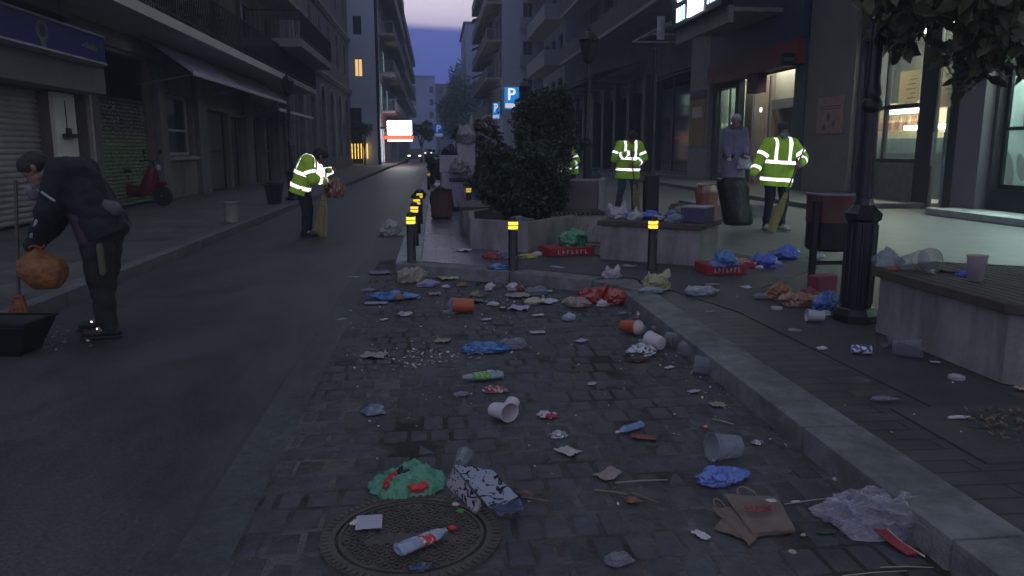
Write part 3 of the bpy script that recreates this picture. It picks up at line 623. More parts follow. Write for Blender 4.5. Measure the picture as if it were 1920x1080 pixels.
b7 = building('apartment_building', 'distant low building closing the street behind the far trees', 1, 4.8, 206, 216, 9, M['plaster_haze_blue'], [], [(1.5+k*3, 3+k*3, fz, fz+1.6) for k in range(5) for fz in (2.5, 5.5)], depth=20)
for k in range(5):
    for fz in (2.5, 5.5): window_part(b7, 1, 1.5+k*3, 3+k*3, fz, fz+1.6, M['win_frame'], lit_dim if (k, fz) == (1, 2.5) else M['far_glass'], end=True)

# ------------------------------------------------------------ right side of the street
Y0 = 2.6
mr = lambda y: float(np.interp(y, [11.2, 14.35, 15.3, 18.9, 21.5, 22, 26.7, 30.8, 60], [10.2, 13.6, 14.42, 18.45, 20.95, 21.65, 26.4, 30.8, 60]))
q_big = (10.2-Y0, 13.6-Y0, .62, 3.9); q_added = (3.2-Y0, 9.4-Y0, .62, 3.9); q_door = (14.45-Y0, 18.4-Y0, .14, 3.9); q_rec = (21.65-Y0, 26.1-Y0, .14, 3.66); q_shelf = (26.4-Y0, 28.2-Y0, .5, 3.5); q_case = (31.0-Y0, 37.0-Y0, .3, 4.6)
rest = [(37.8-Y0+k*3.1, 40.4-Y0+k*3.1, .2, 4.2) for k in range(6)]
ups = [(1+k*4.2, 3.2+k*4.2, fz, fz+2.3) for k in range(12) for fz in (8.3, 11.5, 14.7)]
r1 = building('shop_building', 'long building on the right with lit shop fronts and dark glass showcases', 1, XRF, Y0, 57.5, 18, M['plaster_dark'], [q_big, q_added, q_door, q_rec, q_shelf, q_case]+rest+ups, depth=14)
for q in ups: window_part(r1, 1, *q, M['win_frame'], M['far_glass'])
# rooms behind the glass
def room(q, deep, wallm, name='shop_interior', z1=None, far=None, near=.3):
    u0, u1, v0, v1 = q; mb = MB(); a, b = .24, deep; z0 = .13; v1 += .5; u1 += (deep*1.9 if far is None else far); u0 += near
    mb.poly([(b, u0-.6, z0), (b, u1+.6, z0), (b, u1+.6, v1+.1), (b, u0-.6, v1+.1)]); mb.poly([(a, u0-.6, z0), (b, u0-.6, z0), (b, u0-.6, v1+.1), (a, u0-.6, v1+.1)])
    mb.poly([(a, u1+.6, z0), (b, u1+.6, z0), (b, u1+.6, v1+.1), (a, u1+.6, v1+.1)]); mb.poly([(a, u0-.6, v1+.1), (b, u0-.6, v1+.1), (b, u1+.6, v1+.1), (a, u1+.6, v1+.1)]); mb.poly([(a, u0-.6, z0), (b, u0-.6, z0), (b, u1+.6, z0), (a, u1+.6, z0)])
    return mb.build(name, wallm, r1, recalc=False)
rm = room(q_added, 1.3, mat('marble_green', (.42, .50, .46), .4, .16, .9, detail=9))
mb = MB(); mb.box(.5, 1.1, q_added[0]+.3, q_added[1]+.6, 4.20, 4.25); mb.build('ceiling_light', glow('ceiling_light_green', (.88, 1, .92), 150), rm)  # unseen shop bay, added to brighten the right paving and left facades
window_part(r1, 1, *q_added, M['black_paint'], M['glass_clear'], mull=2, trans=.335, fw=.09)
marble = mat('marble_green', (.42, .50, .46), .4, .16, .9, detail=9)
rm = room(q_big, 1.3, marble, far=1.1)
mb = MB(); mb.box(.5, 1.1, q_big[0]-.1, q_big[1]+1.4, 4.20, 4.25); mb.build('ceiling_light', glow('ceiling_light_green', (.88, 1, .92), 150), rm)
mb = MB(); mb.box(1.24, 1.28, 14.0-Y0, 14.5-Y0, 1.8, 2.55); mb.build('picture', mat('picture_navy', (.02, .03, .07), .5), rm)
mb = MB(); c = (.8, 13.75-Y0); mb.cone((c[0], c[1], 2.75), (c[0], c[1], 2.95), .17, .02, seg=16); mb.tube([(c[0], c[1], 2.95), (c[0]+.02, c[1]+.08, 3.3), (c[0], c[1]+.02, 3.88)], .012); mb.build('pendant_lamp', M['black_metal'], rm)
for j, (cy, sc_) in enumerate(((14.75, 1.0), (14.4, .75))):
    mb = MB(); pts = [(math.sin(t)*.20*sc_, math.cos(t)*.36*sc_) for t in [k*6.283/18 for k in range(18)]]
    mb.poly([(1.22-.003*j, cy-Y0+a*.8+b*.25, .95+b+.05*j) for a, b in pts]); mb.build('leaf_decoration', mat('decor_grey', (.15, .15, .14), .6), rm)
window_part(r1, 1, *q_big, M['black_paint'], M['glass_clear'], mull=0, trans=.335, fw=.09)
mb = MB(); mb.box(-.02, .2, q_big[0], q_big[1], PAVE+.1, .62); mb.build('window_base', M['black_paint'], r1)
mb = MB(); mb.box(-.9, 0-.003, q_big[0]-.3, q_big[1]+.5, PAVE, PAVE+.12, bev=.01); mb.build('doorstep', mat('doorstep_stone', (.35, .37, .36), .5), r1)
mb = MB(); mb.box(-.22, -.003, 13.68-Y0, 14.38-Y0, PAVE, 6.6, bev=.012); mb.build('pillar', mat('pillar_taupe', (.16, .14, .145), .7, .12, 1.5, bump=.08), r1)
mb = MB(); mb.box(-.12, -.003, 18.5-Y0, 20.95-Y0, PAVE, 6.6, bev=.012); mb.build('pillar', mat('pillar_grey_brown', (.17, .155, .14), .7, .15, 1.0, bump=.08), r1)
mb = MB(); mb.box(-.16, -.003, 20.95-Y0, 21.62-Y0, PAVE, 7.0); mb.build('pillar', mat('pillar_slate', (.05, .055, .075), .5), r1)
# cafe with doors
cm = mat('cafe_wall', (.22, .19, .15), .8, .2, 1.5)
rm = room(q_door, 3.4, cm, near=1.55)
def cbox(parent, name, m, x0, x1, ya, yb, z0, z1, bev=0, raw=0):
    if not raw: ya, yb = mr(ya), mr(yb)
    mb = MB(); mb.box(x0, x1, ya-Y0, yb-Y0, z0, z1, bev=bev); return mb.build(name, m, parent)
cbox(rm, 'counter', mat('counter_dark', (.05, .05, .045), .4), 1.6, 2.3, 16.0, 22.5, .15, 1.25, raw=1)
cbox(rm, 'display_case', mat('case_teal', (.16, .24, .25), .3, .5, 9), 1.55, 1.95, 17.2, 21.5, 1.26, 1.62, raw=1)
cbox(rm, 'strip_light', glow('strip_light', (1, .93, .78), 22), 1.42, 1.52, 17.9, 19.6, 2.24, 2.34, raw=1)
cbox(rm, 'strip_light', glow('strip_light', (1, .93, .78), 22), 1.70, 1.80, 16.0, 19.2, 1.84, 1.94, raw=1)
cbox(rm, 'shelf', mat('shelf_warm', (.45, .32, .2), .6), 1.9, 2.2, 18.6, 21.5, 1.80, 1.84, raw=1)
cbox(rm, 'back_panel', mat('panel_cream', (.5, .42, .3), .7), 2.3, 2.34, 16.2, 23, 1.3, 2.6, raw=1)
for k in range(14): mb = MB(); yy = 19.2+k*.12; mb.lathe([(.0, 0), (.045, 0), (.048, .22), (.018, .28), (.018, .36), (0, .36)], (2.0, yy-Y0, 1.84), seg=8); mb.build('bottle', mat(['bottle_amber', 'bottle_rust', 'bottle_cream'][k % 3], [(.25, .1, .03), (.4, .12, .08), (.4, .35, .25)][k % 3], .3), rm)
cbox(rm, 'ceiling_light', glow('cafe_ceiling', (1, .88, .65), 45), .8, 2.4, 15.6, 20.6, 4.3, 4.34, raw=1)
mb = MB()
u0, u1, v0, v1 = q_door; fr = .11
for c, w_ in ((u0+.05, .1), (u0+.47, .30), (u0+1.38, .56), (u0+2.95, .06), (u1-.08, .16)): mb.box(.08, .18, c-w_/2, c+w_/2, v0, v1)
for a, b, z in ((u0+1.7, u1-.16, 2.25), (u0+1.7, u1-.16, 1.05), (u0+.62, u0+1.07, 3.3)): mb.box(.09, .17, a, b, z, z+.09)
o = mb.build('door_frame', M['black_paint'], r1)
for a, b in ((u0+.1, u0+.32), (u0+.62, u0+1.07), (u0+1.69, u0+2.92), (u0+2.98, u1-.16)): mb = MB(); mb.box(.125, .131, a, b, v0+.02, v1-.02); mb.build('pane', M['glass_clear'], o)
for c in (u0+.66, u0+1.03): mb = MB(); mb.cone((.04, c, 1.0), (.04, c, 1.7), .018); mb.build('door_handle', M['grey_metal'], o)
cbox(r1, 'panel', mat('panel_taupe', (.13, .12, .11), .7), .02, .12, Y0+u0+1.7, Y0+u1-.16, .14, 1.04, raw=1)
pm = mat('poster_cream', (.50, .44, .33), .7, .08, 3); t_ = pm.node_tree; tl = _n(t_, 'ShaderNodeBsdfTranslucent'); tl.inputs[0].default_value = (.75, .66, .5, 1); mx_ = _n(t_, 'ShaderNodeMixShader'); mx_.inputs[0].default_value = .6
t_.links.new(t_.nodes['Principled BSDF'].outputs[0], mx_.inputs[1]); t_.links.new(tl.outputs[0], mx_.inputs[2]); t_.links.new(mx_.outputs[0], t_.nodes['Material Output'].inputs[0])
ink = mat('poster_ink', (.05, .05, .06), .7)
for a, b, z0_, z1_, red in ((14.52, 14.78, 2.15, 3.0, 0), (15.08, 15.5, 2.2, 3.25, 1), (16.3, 17.0, 2.35, 3.05, 0)):
    p = cbox(r1, 'poster', pm, .14, .146, a, b, z0_, z1_, raw=1)
    mb = MB()
    for j in range(7): mb.box(.133, .1385, a-Y0+.08, a-Y0+.08+(b-a)*(.3+.1*(j % 3)), z1_-.2-j*.1, z1_-.18-j*.1)
    mb.build('lettering', ink, p)
    if red: mb = MB(); mb.poly([(.128, a-Y0-.05, 3.5), (.128, b-Y0+.02, 3.5), (.128, b-Y0-.05, 3.05), (.128, a-Y0+.02, 2.72), (.128, b-Y0-.2, 3.0)]); mb.build('red_ribbon', mat('ribbon_red', (.30, .03, .025), .6), p)
# poster on the grey-brown pillar
t = empty('notice_poster', (XRF-.135, 18.85, 0), 'orange and pink poster on the grey-brown pillar right of the vested sweeper', 'poster')
mb = MB(); mb.box(-.006, 0, 0, 1.35, 1.75, 2.68); mb.build('sheet', mat('poster_orange', (.34, .20, .15), .7, .25, 4), t)
mb = MB()
for zz in (2.42, 2.36): mb.box(-.010, -.0065, .15, 1.2, zz, zz+.03)
for cy, cz, r_ in ((.75, 2.18, .10), (.45, 2.0, .09), (.95, 1.92, .08)): mb.lathe([(0, -.003), (r_, -.003), (r_, 0)], seg=10, M=Matrix.Translation((-.0075, cy, cz)) @ Matrix.Rotation(math.pi/2, 4, 'Y'))
mb.build('print', mat('print_dark', (.10, .09, .11), .7), t)
# small dark hanging sign at right angles to the wall
t = empty('hanging_sign', (XRF-.16, 21.2, 0), 'small dark hanging sign jutting from the slate pillar by the blue fascia', 'sign')
mb = MB(); mb.box(-.62, 0, -.05, .05, 3.62, 3.95, bev=.01); mb.build('board', M['black_metal'], t)
mb = MB()
for k in range(9): x = -.55+k*.056; mb.box(x, x+.022, -.056, -.051, 3.74, 3.84); mb.box(x+.022, x+.04, -.056, -.051, 3.74+.04*(k % 3), 3.76+.04*(k % 3))
mb.build('lettering', mat('dull_letters', (.22, .20, .19), .6), t)
# recessed doorway under the red sign
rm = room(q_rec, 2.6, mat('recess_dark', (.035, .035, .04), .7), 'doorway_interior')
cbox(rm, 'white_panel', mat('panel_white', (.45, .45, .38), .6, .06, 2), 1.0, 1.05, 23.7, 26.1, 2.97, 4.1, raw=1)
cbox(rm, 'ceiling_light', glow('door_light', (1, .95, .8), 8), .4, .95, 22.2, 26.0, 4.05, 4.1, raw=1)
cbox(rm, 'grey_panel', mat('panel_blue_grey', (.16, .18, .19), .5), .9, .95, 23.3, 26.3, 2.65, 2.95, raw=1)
for yy in (24.15, 25.3): cbox(r1, 'door_post', M['grey_metal'], .1, .15, yy, yy+.05, .15, 3.6)
cbox(rm, 'lamp', glow('point_white', (1, 1, .95), 6), .26, .30, 25.15, 25.2, 2.55, 2.68)
cbox(r1, 'blue_fascia', mat('fascia_blue', (.030, .040, .085), .45, .15, .8), -.35, -.003, 21.5, 28.3, 4.35, 7.6)
rs = cbox(r1, 'red_sign', mat('sign_red', (.16, .025, .022), .5, .2, 1), -.42, -.003, 21.55, 28.3, 3.68, 4.34)
mb = MB()
for k in range(11): y = 25.4-Y0+k*.25; mb.box(-.426, -.421, y, y+.05, 3.88, 4.16); mb.box(-.426, -.421, y+.05, y+.15, 3.88+.12*(k % 3), 3.93+.12*(k % 3)); mb.box(-.426, -.421, y+.12, y+.17, 3.9, 4.0+.05*(k % 2))
mb.build('lettering', mat('letters_mauve', (.12, .06, .12), .6), rs)
cbox(r1, 'menu_board', mat('menu_mauve', (.12, .04, .06), .6, .3, 9), -.30, -.003, 24.2, 25.0, 3.1, 3.67)
# window with shelves of glasses
rm = room((q_shelf[0], q_shelf[1], .5, 3.5), 1.4, mat('shelf_room', (.16, .17, .14), .7), 'shelf_room')
for zz in (1.0, 1.55, 2.1):
    cbox(rm, 'shelf', mat('shelf_glass', (.4, .45, .4), .3), .6, 1.2, 27.0, 31.5, zz, zz+.03, raw=1)
    for k in range(8): mb = MB(); mb.lathe([(0, 0), (.04, 0), (.045, .15), (.02, .2), (.02, .25)], (.75, 28.3+k*.30-Y0, zz+.03), seg=7); mb.build('glass', mat('glass_pale', (.5, .55, .5), .2), rm)
cbox(rm, 'shelf_light', glow('shelf_light', (.95, 1, .75), 22), .5, 1.1, 27.0, 31.1, 3.85, 3.9, raw=1)
window_part(r1, 1, *q_shelf, M['grey_metal'], M['glass_clear'], mull=1, fw=.05)
cbox(r1, 'pillar', mat('pillar_stone', (.27, .26, .24), .8, .2, 5, bump=.2), -.18, -.003, 28.7, 30.7, PAVE, 6.8)
t = empty('notice_board', (XRF-.195, 28.8, 0), 'orange notice papers with a white sheet pinned on the stone pillar', 'notice')
mb = MB(); mb.box(-.012, 0, 0, 1.75, 1.45, 3.25); mb.build('backing_paper', mat('paper_orange', (.34, .20, .10), .75, .2, 3), t)
mb = MB(); mb.box(-.018, -.013, .35, 1.45, 2.55, 2.95); mb.build('white_sheet', mat('paper_white', (.55, .53, .48), .7), t)
mb = MB(); mb.box(-.03, -.003, 0, 1.75, 3.27, 3.55); mb.build('header', mat('header_blue', (.05, .05, .12), .6), t)
# dark showcase and arcade bays
window_part(r1, 1, *q_case, M['black_metal'], M['dark_glass'], mull=1, fw=.09)
cbox(r1, 'showcase_base', M['slab'], -.3, -.003, 31.0, 37.0, PAVE, .28)
for q in rest: window_part(r1, 1, *q, M['black_metal'], M['dark_glass'], mull=1, fw=.08)
for k in range(7): cbox(r1, 'pilaster', mat('pilaster_dark', (.035, .035, .045), .6), -.25, -.003, 37.15+k*3.1, 37.75+k*3.1, PAVE, 4.9)
for fz in (7.4, 10.6, 13.8, 17): balcony(r1, 1, .5, 54, fz, 1.3, rail='solid', railm=M['plaster_dark'], slabm=M['slab'])
# dark canopy over the far shop fronts
t = empty('awning', (XRF, 38, 0), 'broad black canopy over the dark shop fronts in the middle distance on the right', 'awning', 'shop awnings')
mb = MB(); mb.poly([(-.1, 0, 5.6), (-.1, 19, 5.6), (-2.6, 19, 4.9), (-2.6, 0, 4.9)]); mb.box(-2.66, -2.6, 0, 19, 4.72, 4.92); mb.build('canvas', mat('canvas_black2', (.018, .017, .02), .8, .3, 2), t, recalc=False)
for k in range(7): mb = MB(); mb.cone((-.1, .1+k*3.1, 4.7), (-2.6, .1+k*3.1, 4.85), .03); mb.build('arm', M['black_metal'], t)
# truss-framed awning beside the LED sign
t = empty('awning_truss', (8.2, 28.1, 0), 'bare white truss of an awning frame left of the bright LED sign', 'awning frame')
mb = MB()
for y_ in (0, 2.2, 4.4):
    mb.cone((0, y_, 5.7), (2.05, y_, 5.7), .035); mb.cone((0, y_, 5.7), (2.05, y_, 6.6), .03)
for k in range(4): mb.cone((k*.65, 0, 5.7+.29*k), (k*.65, 4.4, 5.7+.29*k), .03)
mb.cone((0, 0, 5.7), (.65, 2.2, 5.99), .025); mb.cone((.65, 0, 5.99), (0, 2.2, 5.7), .025)
mb.build('truss', mat('truss_white', (.32, .33, .34), .5), t)
mb = MB(); mb.box(-.25, .02, -.06, 0, 5.2, 6.0); mb.build('end_board', mat('board_grey', (.30, .31, .33), .6), t)
# LED sign on the projecting fascia
t = empty('led_sign', (8.15, 22.5, 0), 'bright white and pale blue LED sign high on the projecting fascia', 'sign')
mb = MB(); mb.box(0, .35, -.2, 4.5, 5.38, 8.2, bev=.02); mb.build('housing', M['black_metal'], t)
mb = MB(); mb.box(-.03, -.003, 1.35, 2.75, 5.5, 8.0); mb.build('lit_panel', glow('led_white', (.93, .97, 1), 8), t)
for j, (ss, yy, zz, sz) in enumerate((('1133', .5, 5.80, .62), ('5:33', .5, 6.45, .62), ('1111', 3.5, 5.72, .6), ('0:11', 3.5, 6.35, .6))):
    o = link('digits', text_mesh(ss, sz, .008, bold=.02), glow('led_blue_white', (.45, .72, 1), 5), t); o.rotation_euler = (math.pi/2, 0, -math.pi/2); o.location = (-.02, yy, zz); o.scale.x = .8
mb = MB(); mb.box(.36, 2.1, -.3, 4.6, 5.2, 5.32); mb.box(.2, .34, -.3, 4.6, 4.9, 5.37); mb.build('soffit', mat('soffit_beige', (.24, .22, .19), .8), t)
# balconied blocks further on
r2 = building('apartment_building', 'blue-grey apartment block with long slanting balconies right of the street end', 1, 9.6, 58, 69.5, 20, mat('plaster_haze_blue2', (.20, .22, .30), .85, .15, .4), [(1+k*3.6, 3+k*3.6, fz, fz+2.2) for k in range(3) for fz in (4.5, 7.7, 10.9, 14.1)], depth=12)
for k in range(3):
    for fz in (4.5, 7.7, 10.9, 14.1): window_part(r2, 1, 1+k*3.6, 3+k*3.6, fz, fz+2.2, M['win_frame'], M['far_glass'])
for fz in (4.4, 7.6, 10.8, 14): balcony(r2, 1, .2, 11.3, fz, 1.5, rail='solid', railm=mat('parapet_blue', (.20, .21, .27), .8), slabm=M['slab'])
X3 = 6.05
eh = [(1.8, 2.7, z, z+1.9) for z in (5.6, 8.8, 12.0, 15.2)]
r3 = building('apartment_building', 'tall pale blue-grey block with reddish balcony awnings right of the sky', 1, X3, 70, 98, 23.5, mat('plaster_lilac', (.32, .34, .48), .85, .10, .3), [(1+k*4.2, 3.2+k*4.2, fz, fz+2.3) for k in range(6) for fz in (4.5, 7.7, 10.9, 14.1, 17.3, 20.5)], eh, depth=9)  # wall colour carries some blue of the distance haze
for q in eh: window_part(r3, 1, *q, mat('frame_pale', (.35, .36, .42), .6), M['far_glass'], end=True)
for q in eh: mb = MB(); mb.box(q[0]-.3, q[1]+.5, -.7, -.003, q[2]-.35, q[2]-.2); mb.box(q[0]-.3, q[1]+.5, -.7, -.64, q[2]-.2, q[2]+.6); mb.build('small_balcony', mat('parapet_lilac', (.2, .21, .28), .8), r3)
rr = mat('canvas_rust', (.16, .085, .075), .8, .3, .8)
for fz in (4.5, 7.7, 10.9, 14.1, 17.3, 20.5):
    for k in range(6): window_part(r3, 1, 1+k*4.2, 3.2+k*4.2, fz, fz+2.3, M['win_frame'], M['far_glass'])
    balcony(r3, 1, .4, 27.5, fz-.1, 1.35, rail='bars', railm=M['grey_metal'], slabm=M['slab'])
    for k in (0, 2, 3, 5):
        mb = MB(); mb.poly([(-.05, .8+k*4.4, fz+2.5), (-.05, 4+k*4.4, fz+2.5), (-1.5, 4+k*4.4, fz+1.9), (-1.5, .8+k*4.4, fz+1.9)]); mb.build('balcony_awning', rr, r3, recalc=False)
r4 = building('apartment_building', 'farther dark-topped block seen left of the reddish awnings', 1, 5.2, 128, 150, 21, M['plaster_haze_blue'], [(1+k*4, 3+k*4, fz, fz+2) for k in range(5) for fz in (5, 8.2, 11.4, 14.6, 17.8)], depth=10)
for k in range(5):
    for fz in (5, 8.2, 11.4, 14.6, 17.8): window_part(r4, 1, 1+k*4, 3+k*4, fz, fz+2, M['win_frame'], M['far_glass'])
# ============================================================ STREET FURNITURE
# bollards
def make_bollard():
    t = empty('bollard', (0, 0, 0))
    mb = MB(); mb.lathe([(.058, 0), (.052, .012), (.048, .02), (.048, .50), (.046, .53), (.030, .555), (.0, .562)], seg=24); mb.build('post', M['black_paint'], t, True)
    for z in (.432, .474):
        mb = MB(); mb.lathe([(.0485, z), (.0495, z+.003), (.0495, z+.031), (.0485, z+.034)], seg=24, cap=False); mb.build('reflective_band', M['yellow_retro'], t, True)
    mb = MB(); mb.lathe([(.0485, .467), (.0492, .468), (.0492, .4735), (.0485, .474)], seg=24, cap=False); mb.build('ring', M['black_metal'], t, True)
    return t
bp = make_bollard()
sp_ = [(772, 493, 'black bollard with yellow bands at the road corner of the island, nearest of the row'), (962, 508, 'black bollard with yellow bands in front of the leafy planter'), (1222, 506, 'black bollard with yellow bands in front of the rubbish-topped bench planter')]
first = True
for px, py, lb in sp_:
    o = bp if first else copy_tree(bp); first = False; p = at(px, py, PAVE); o.location = (p.x, p.y, PAVE); tag(o, lb, 'bollard', 'black and yellow bollards')
x0, y0 = bp.location.x, bp.location.y
for k, (x, y, lb) in enumerate(((x0, y0+1.5, 'second bollard of the roadside row, directly behind the corner one'), (x0, y0+2.95, 'third bollard of the roadside row on the island'), (x0+.01, y0+4.5, 'fourth and last close bollard of the roadside row, by the brown sack'), (.62, 14.6, 'bollard half hidden behind the leafy planter, beside the white skip panel'), (-.15, 30, 'far bollard at the road edge, left one beneath the distant parking sign'), (.28, 31, 'far bollard at the road edge, right one beneath the distant parking sign'), (-.2, 24, 'lone far bollard between the close row and the parking sign'))):
    o = copy_tree(bp); o.location = (x, y, PAVE+.005); tag(o, lb, 'bollard', 'black and yellow bollards')
# street lanterns
def make_lamp():
    t = empty('street_lamp', (0, 0, 0))
    mb = MB(); mb.lathe([(.20, 0), (.20, .05), (.17, .09), (.155, .10)], seg=8); mb.lathe([(.125, .10), (.125, .72), (.15, .74), (.155, .78), (.13, .80), (.085, .84), (.07, .88)], seg=8)
    for k in range(8):
        a = 6.283*(k+.5)/8; mb.cone((.118*math.cos(a), .118*math.sin(a), .12), (.118*math.cos(a), .118*math.sin(a), .70), .014, seg=6)
    mb.build('plinth', M['black_paint'], t)
    mb = MB(); prof = [(.066, .88), (.062, 1.35), (.058, 1.48), (.075, 1.50), (.085, 1.53), (.075, 1.56), (.06, 1.58), (.07, 1.62), (.06, 1.66), (.052, 1.70), (.045, 2.6), (.055, 2.63), (.055, 2.67), (.035, 2.70), (.030, 2.9)]
    mb.lathe(prof, seg=16)
    for k in range(8): a = 6.283*k/8; mb.cone((.062*math.cos(a), .062*math.sin(a), .9), (.054*math.cos(a), .054*math.sin(a), 1.46), .008, seg=5)
    mb.build('shaft', M['black_paint'], t, True)
    ln = None
    mb = MB(); mb.lathe([(.03, 2.9), (.09, 2.93), (.10, 2.95)], seg=6); mb.lathe([(.19, 3.28), (.20, 3.30), (.10, 3.42), (.05, 3.45), (.03, 3.52), (0, 3.55)], seg=6)
    for k in range(6): a = 6.283*k/6; mb.cone((.095*math.cos(a), .095*math.sin(a), 2.95), (.18*math.cos(a), .18*math.sin(a), 3.29), .010, seg=5)
    ln = mb.build('lantern', M['black_paint'], t)
    mb = MB(); mb.lathe([(.088, 2.955), (.172, 3.28)], seg=6, cap=False); mb.build('lantern_glass', film('lantern_glass', (.06, .065, .07), .6, .2), ln)
    return t
lp = make_lamp()
for k, (x, y, lb) in enumerate(((3.05, 5.28, 'tall black cast-iron lamp post at the end of the near bench'), (2.33, 11.9, 'black lamp post rising behind the trash-topped planter, lantern near the dark canopy'), (2.35, 20.6, 'far lamp post whose lantern tops the round tree right of the parking sign'), (-3.5, 19.6, 'old black street lantern on the left pavement behind the bent vested sweeper'))):
    o = lp if k == 0 else copy_tree(lp); o.location = (x, y, PAVE); o.rotation_euler.z = .3*k; o.scale = (.86, .86, .86); tag(o, lb, 'street lamp', 'cast-iron street lamps')
lp.scale = (.85, .85, 1)
t = empty('sign_post', (4.2, 14.9, PAVE), 'plain dark post on a square plinth right of the middle vested sweeper', 'post')
mb = MB(); mb.box(-.13, .13, -.13, .13, 0, .74, bev=.015); mb.lathe([(.11, .74), (.06, .80)], seg=12); mb.build('plinth', M['black_paint'], t)
mb = MB(); mb.lathe([(.045, .78), (.04, 3.1), (0, 3.14)], seg=12); mb.build('shaft', M['black_paint'], t, True)
# planters with bench tops
def prism_planter(name, label, pts, h, top, soil=True, cat='planter', rim=.10, over=.03, mslat=None):
    c = Vector((sum(p[0] for p in pts)/len(pts), sum(p[1] for p in pts)/len(pts), PAVE)); t = empty(name, c, label, cat)
    L = [(p[0]-c.x, p[1]-c.y) for p in pts]; n = len(L); inn = [(x*(1-rim/max(.3, math.hypot(x, y))), y*(1-rim/max(.3, math.hypot(x, y)))) for x, y in L]
    mb = MB()
    for i in range(n):
        a, b, c2, d = L[i], L[(i+1) % n], inn[(i+1) % n], inn[i]
        mb.poly([(*a, 0), (*b, 0), (*b, h), (*a, h)]); mb.poly([(*a, h), (*b, h), (*c2, h), (*d, h)]); mb.poly([(*d, h), (*c2, h), (*c2, h-.1), (*d, h-.1)])
    bmesh.ops.remove_doubles(mb.b, verts=mb.b.verts, dist=.0005); bmesh.ops.bevel(mb.b, geom=[e for e in mb.b.edges if abs(e.verts[0].co.z-h) < .001 and abs(e.verts[1].co.z-h) < .001], offset=.01, segments=2, affect='EDGES')
    mb.build('wall', M['concrete'], t, recalc=False)
    if soil: mb = MB(); mb.poly([(*p, h-.07) for p in inn]); mb.build('soil', mat('soil', (.03, .025, .02), .95, .4, 20, bump=1), t)
    return t
t = prism_planter('planter', 'low angular concrete planter with the dark leafy bush', [at(882, 466, PAVE)[:2], at(990, 474, PAVE)[:2], at(1119, 446, PAVE)[:2], (1.75, 11.3), (1.0, 11.8), (.45, 11.0)], .37, None)
planter1 = t
# slatted seat on the left side of it
t = empty('slatted_bench', (.42, 11.9, PAVE), 'small slatted bench top on a concrete block behind the left corner of the leafy planter', 'bench')
mb = MB(); mb.box(-.03, .72, -.5, .9, 0, .36, bev=.01); mb.build('base', M['concrete'], t)
for k in range(12): mb = MB(); mb.box(-.07, .74, -.52+k*.12, -.44+k*.12, .365, .40, bev=.006); mb.build('slat', M['wood'], t)
# tall block behind the bush
t = empty('planter', (2.05, 11.0, PAVE), 'taller box planter with a pale edge standing behind the dark bush', 'planter')
mb = MB(); T = Matrix.Rotation(-.25, 4, 'Z'); mb.box(-.75, .28, -.3, .5, 0, .80, bev=.012, M=T); mb.build('wall', mat('concrete_brown', (.14, .12, .12), .8, .2, 2, bump=.1), t)
mb = MB(); mb.box(.285, .36, -.31, .51, 0, .82, bev=.008, M=T); mb.build('edge_panel', M['concrete'], t)
# right-hand bench planter with litter on top
A, B, C_ = at(1125, 486, PAVE), at(1308, 500, PAVE), at(1341, 488, PAVE)
u = (B-A).normalized(); v = Vector((-u.y, u.x, 0)); Dp = .75
pl2 = [A, B, B+v*Dp+u*.02, A+v*Dp]
t = empty('bench_planter', (A.x, A.y, PAVE), 'square concrete bench planter whose top is heaped with bags and boxes', 'planter')
ang = math.atan2(u.y, u.x); t.rotation_euler.z = ang; LW = (B-A).length
mb = MB(); mb.box(0, LW, 0, Dp, 0, .385, bev=.008); mb.build('wall', M['concrete'], t)
for k in range(12):
    y_ = -.03+k*.0675; mb = MB(); mb.box(-.03, LW+.03, y_, y_+.052, .39, .445, bev=.005); mb.build('slat', M['wood_dark'], t)
bench2 = t; B2 = lambda x, y, z=0, A=A.copy(), u=u.copy(), v=v.copy(): Vector((A.x, A.y, PAVE+.448+z))+u*x+v*y
# small low concrete box right of the green sack
t = empty('bench_planter', (1.86, 10.4, PAVE), 'low graffitied concrete planter behind the green sack', 'planter')
mb = MB(); mb.box(-.35, .42, -.2, .7, 0, .36, bev=.01); mb.build('wall', M['concrete'], t)
for k in range(12): mb = MB(); mb.box(-.34+k*.063, -.295+k*.063, -.23, .73, .365, .41, bev=.005); mb.build('slat', M['wood_dark'], t)
mb = MB(); rng = random.Random(4)
for k in range(5):
    x = -.25+k*.13; pts = [(x+.04*math.sin(a*1.7+k), -.204, .16+.08*math.cos(a+k)) for a in [j*.6 for j in range(9)]]; mb.tube(pts, .005, seg=4)
mb.build('graffiti_scrawl', mat('scrawl_red', (.20, .10, .09), .8), t)
# near bench on the right
yb0, yb1 = 3.64, 4.90; xb = 2.99
t = empty('bench', (xb, yb0, PAVE), 'wide concrete bench with a dark slatted top at the right edge, plastic cups on it', 'bench')
mb = MB(); mb.prism([(0, yb1-yb0), (0, 0.06), (.06, 0), (1.6, -.55), (2.1, .6), (.55, 1.45)], 0, .38); mb.build('base', M['concrete'], t)
top = [(-.04, yb1-yb0+.04), (-.04, .05), (.05, -.05), (1.66, -.62), (2.2, .62), (.56, 1.54)]
for k in range(26):       # slats run along the street, clipped to the seat outline
    x0_, x1_ = -.03+k*.072, -.03+k*.072+.058
    def span(x):
        ys = []
        for (xa, ya), (xb_, yb_) in zip(top, top[1:]+top[:1]):
            if (xa-x)*(xb_-x) < 0: ys.append(ya+(yb_-ya)*(x-xa)/(xb_-xa))
        return (min(ys), max(ys)) if len(ys) > 1 else None
    s0, s1 = span(x0_+.001), span(x1_-.001)
    if s0 and s1:
        mb = MB(); mb.prism([(x0_, s0[0]+.07), (x1_, s1[0]+.07), (x1_, s1[1]-.05), (x0_, s0[1]-.05)], .40, .435); mb.build('slat', M['wood'], t)
mb = MB()
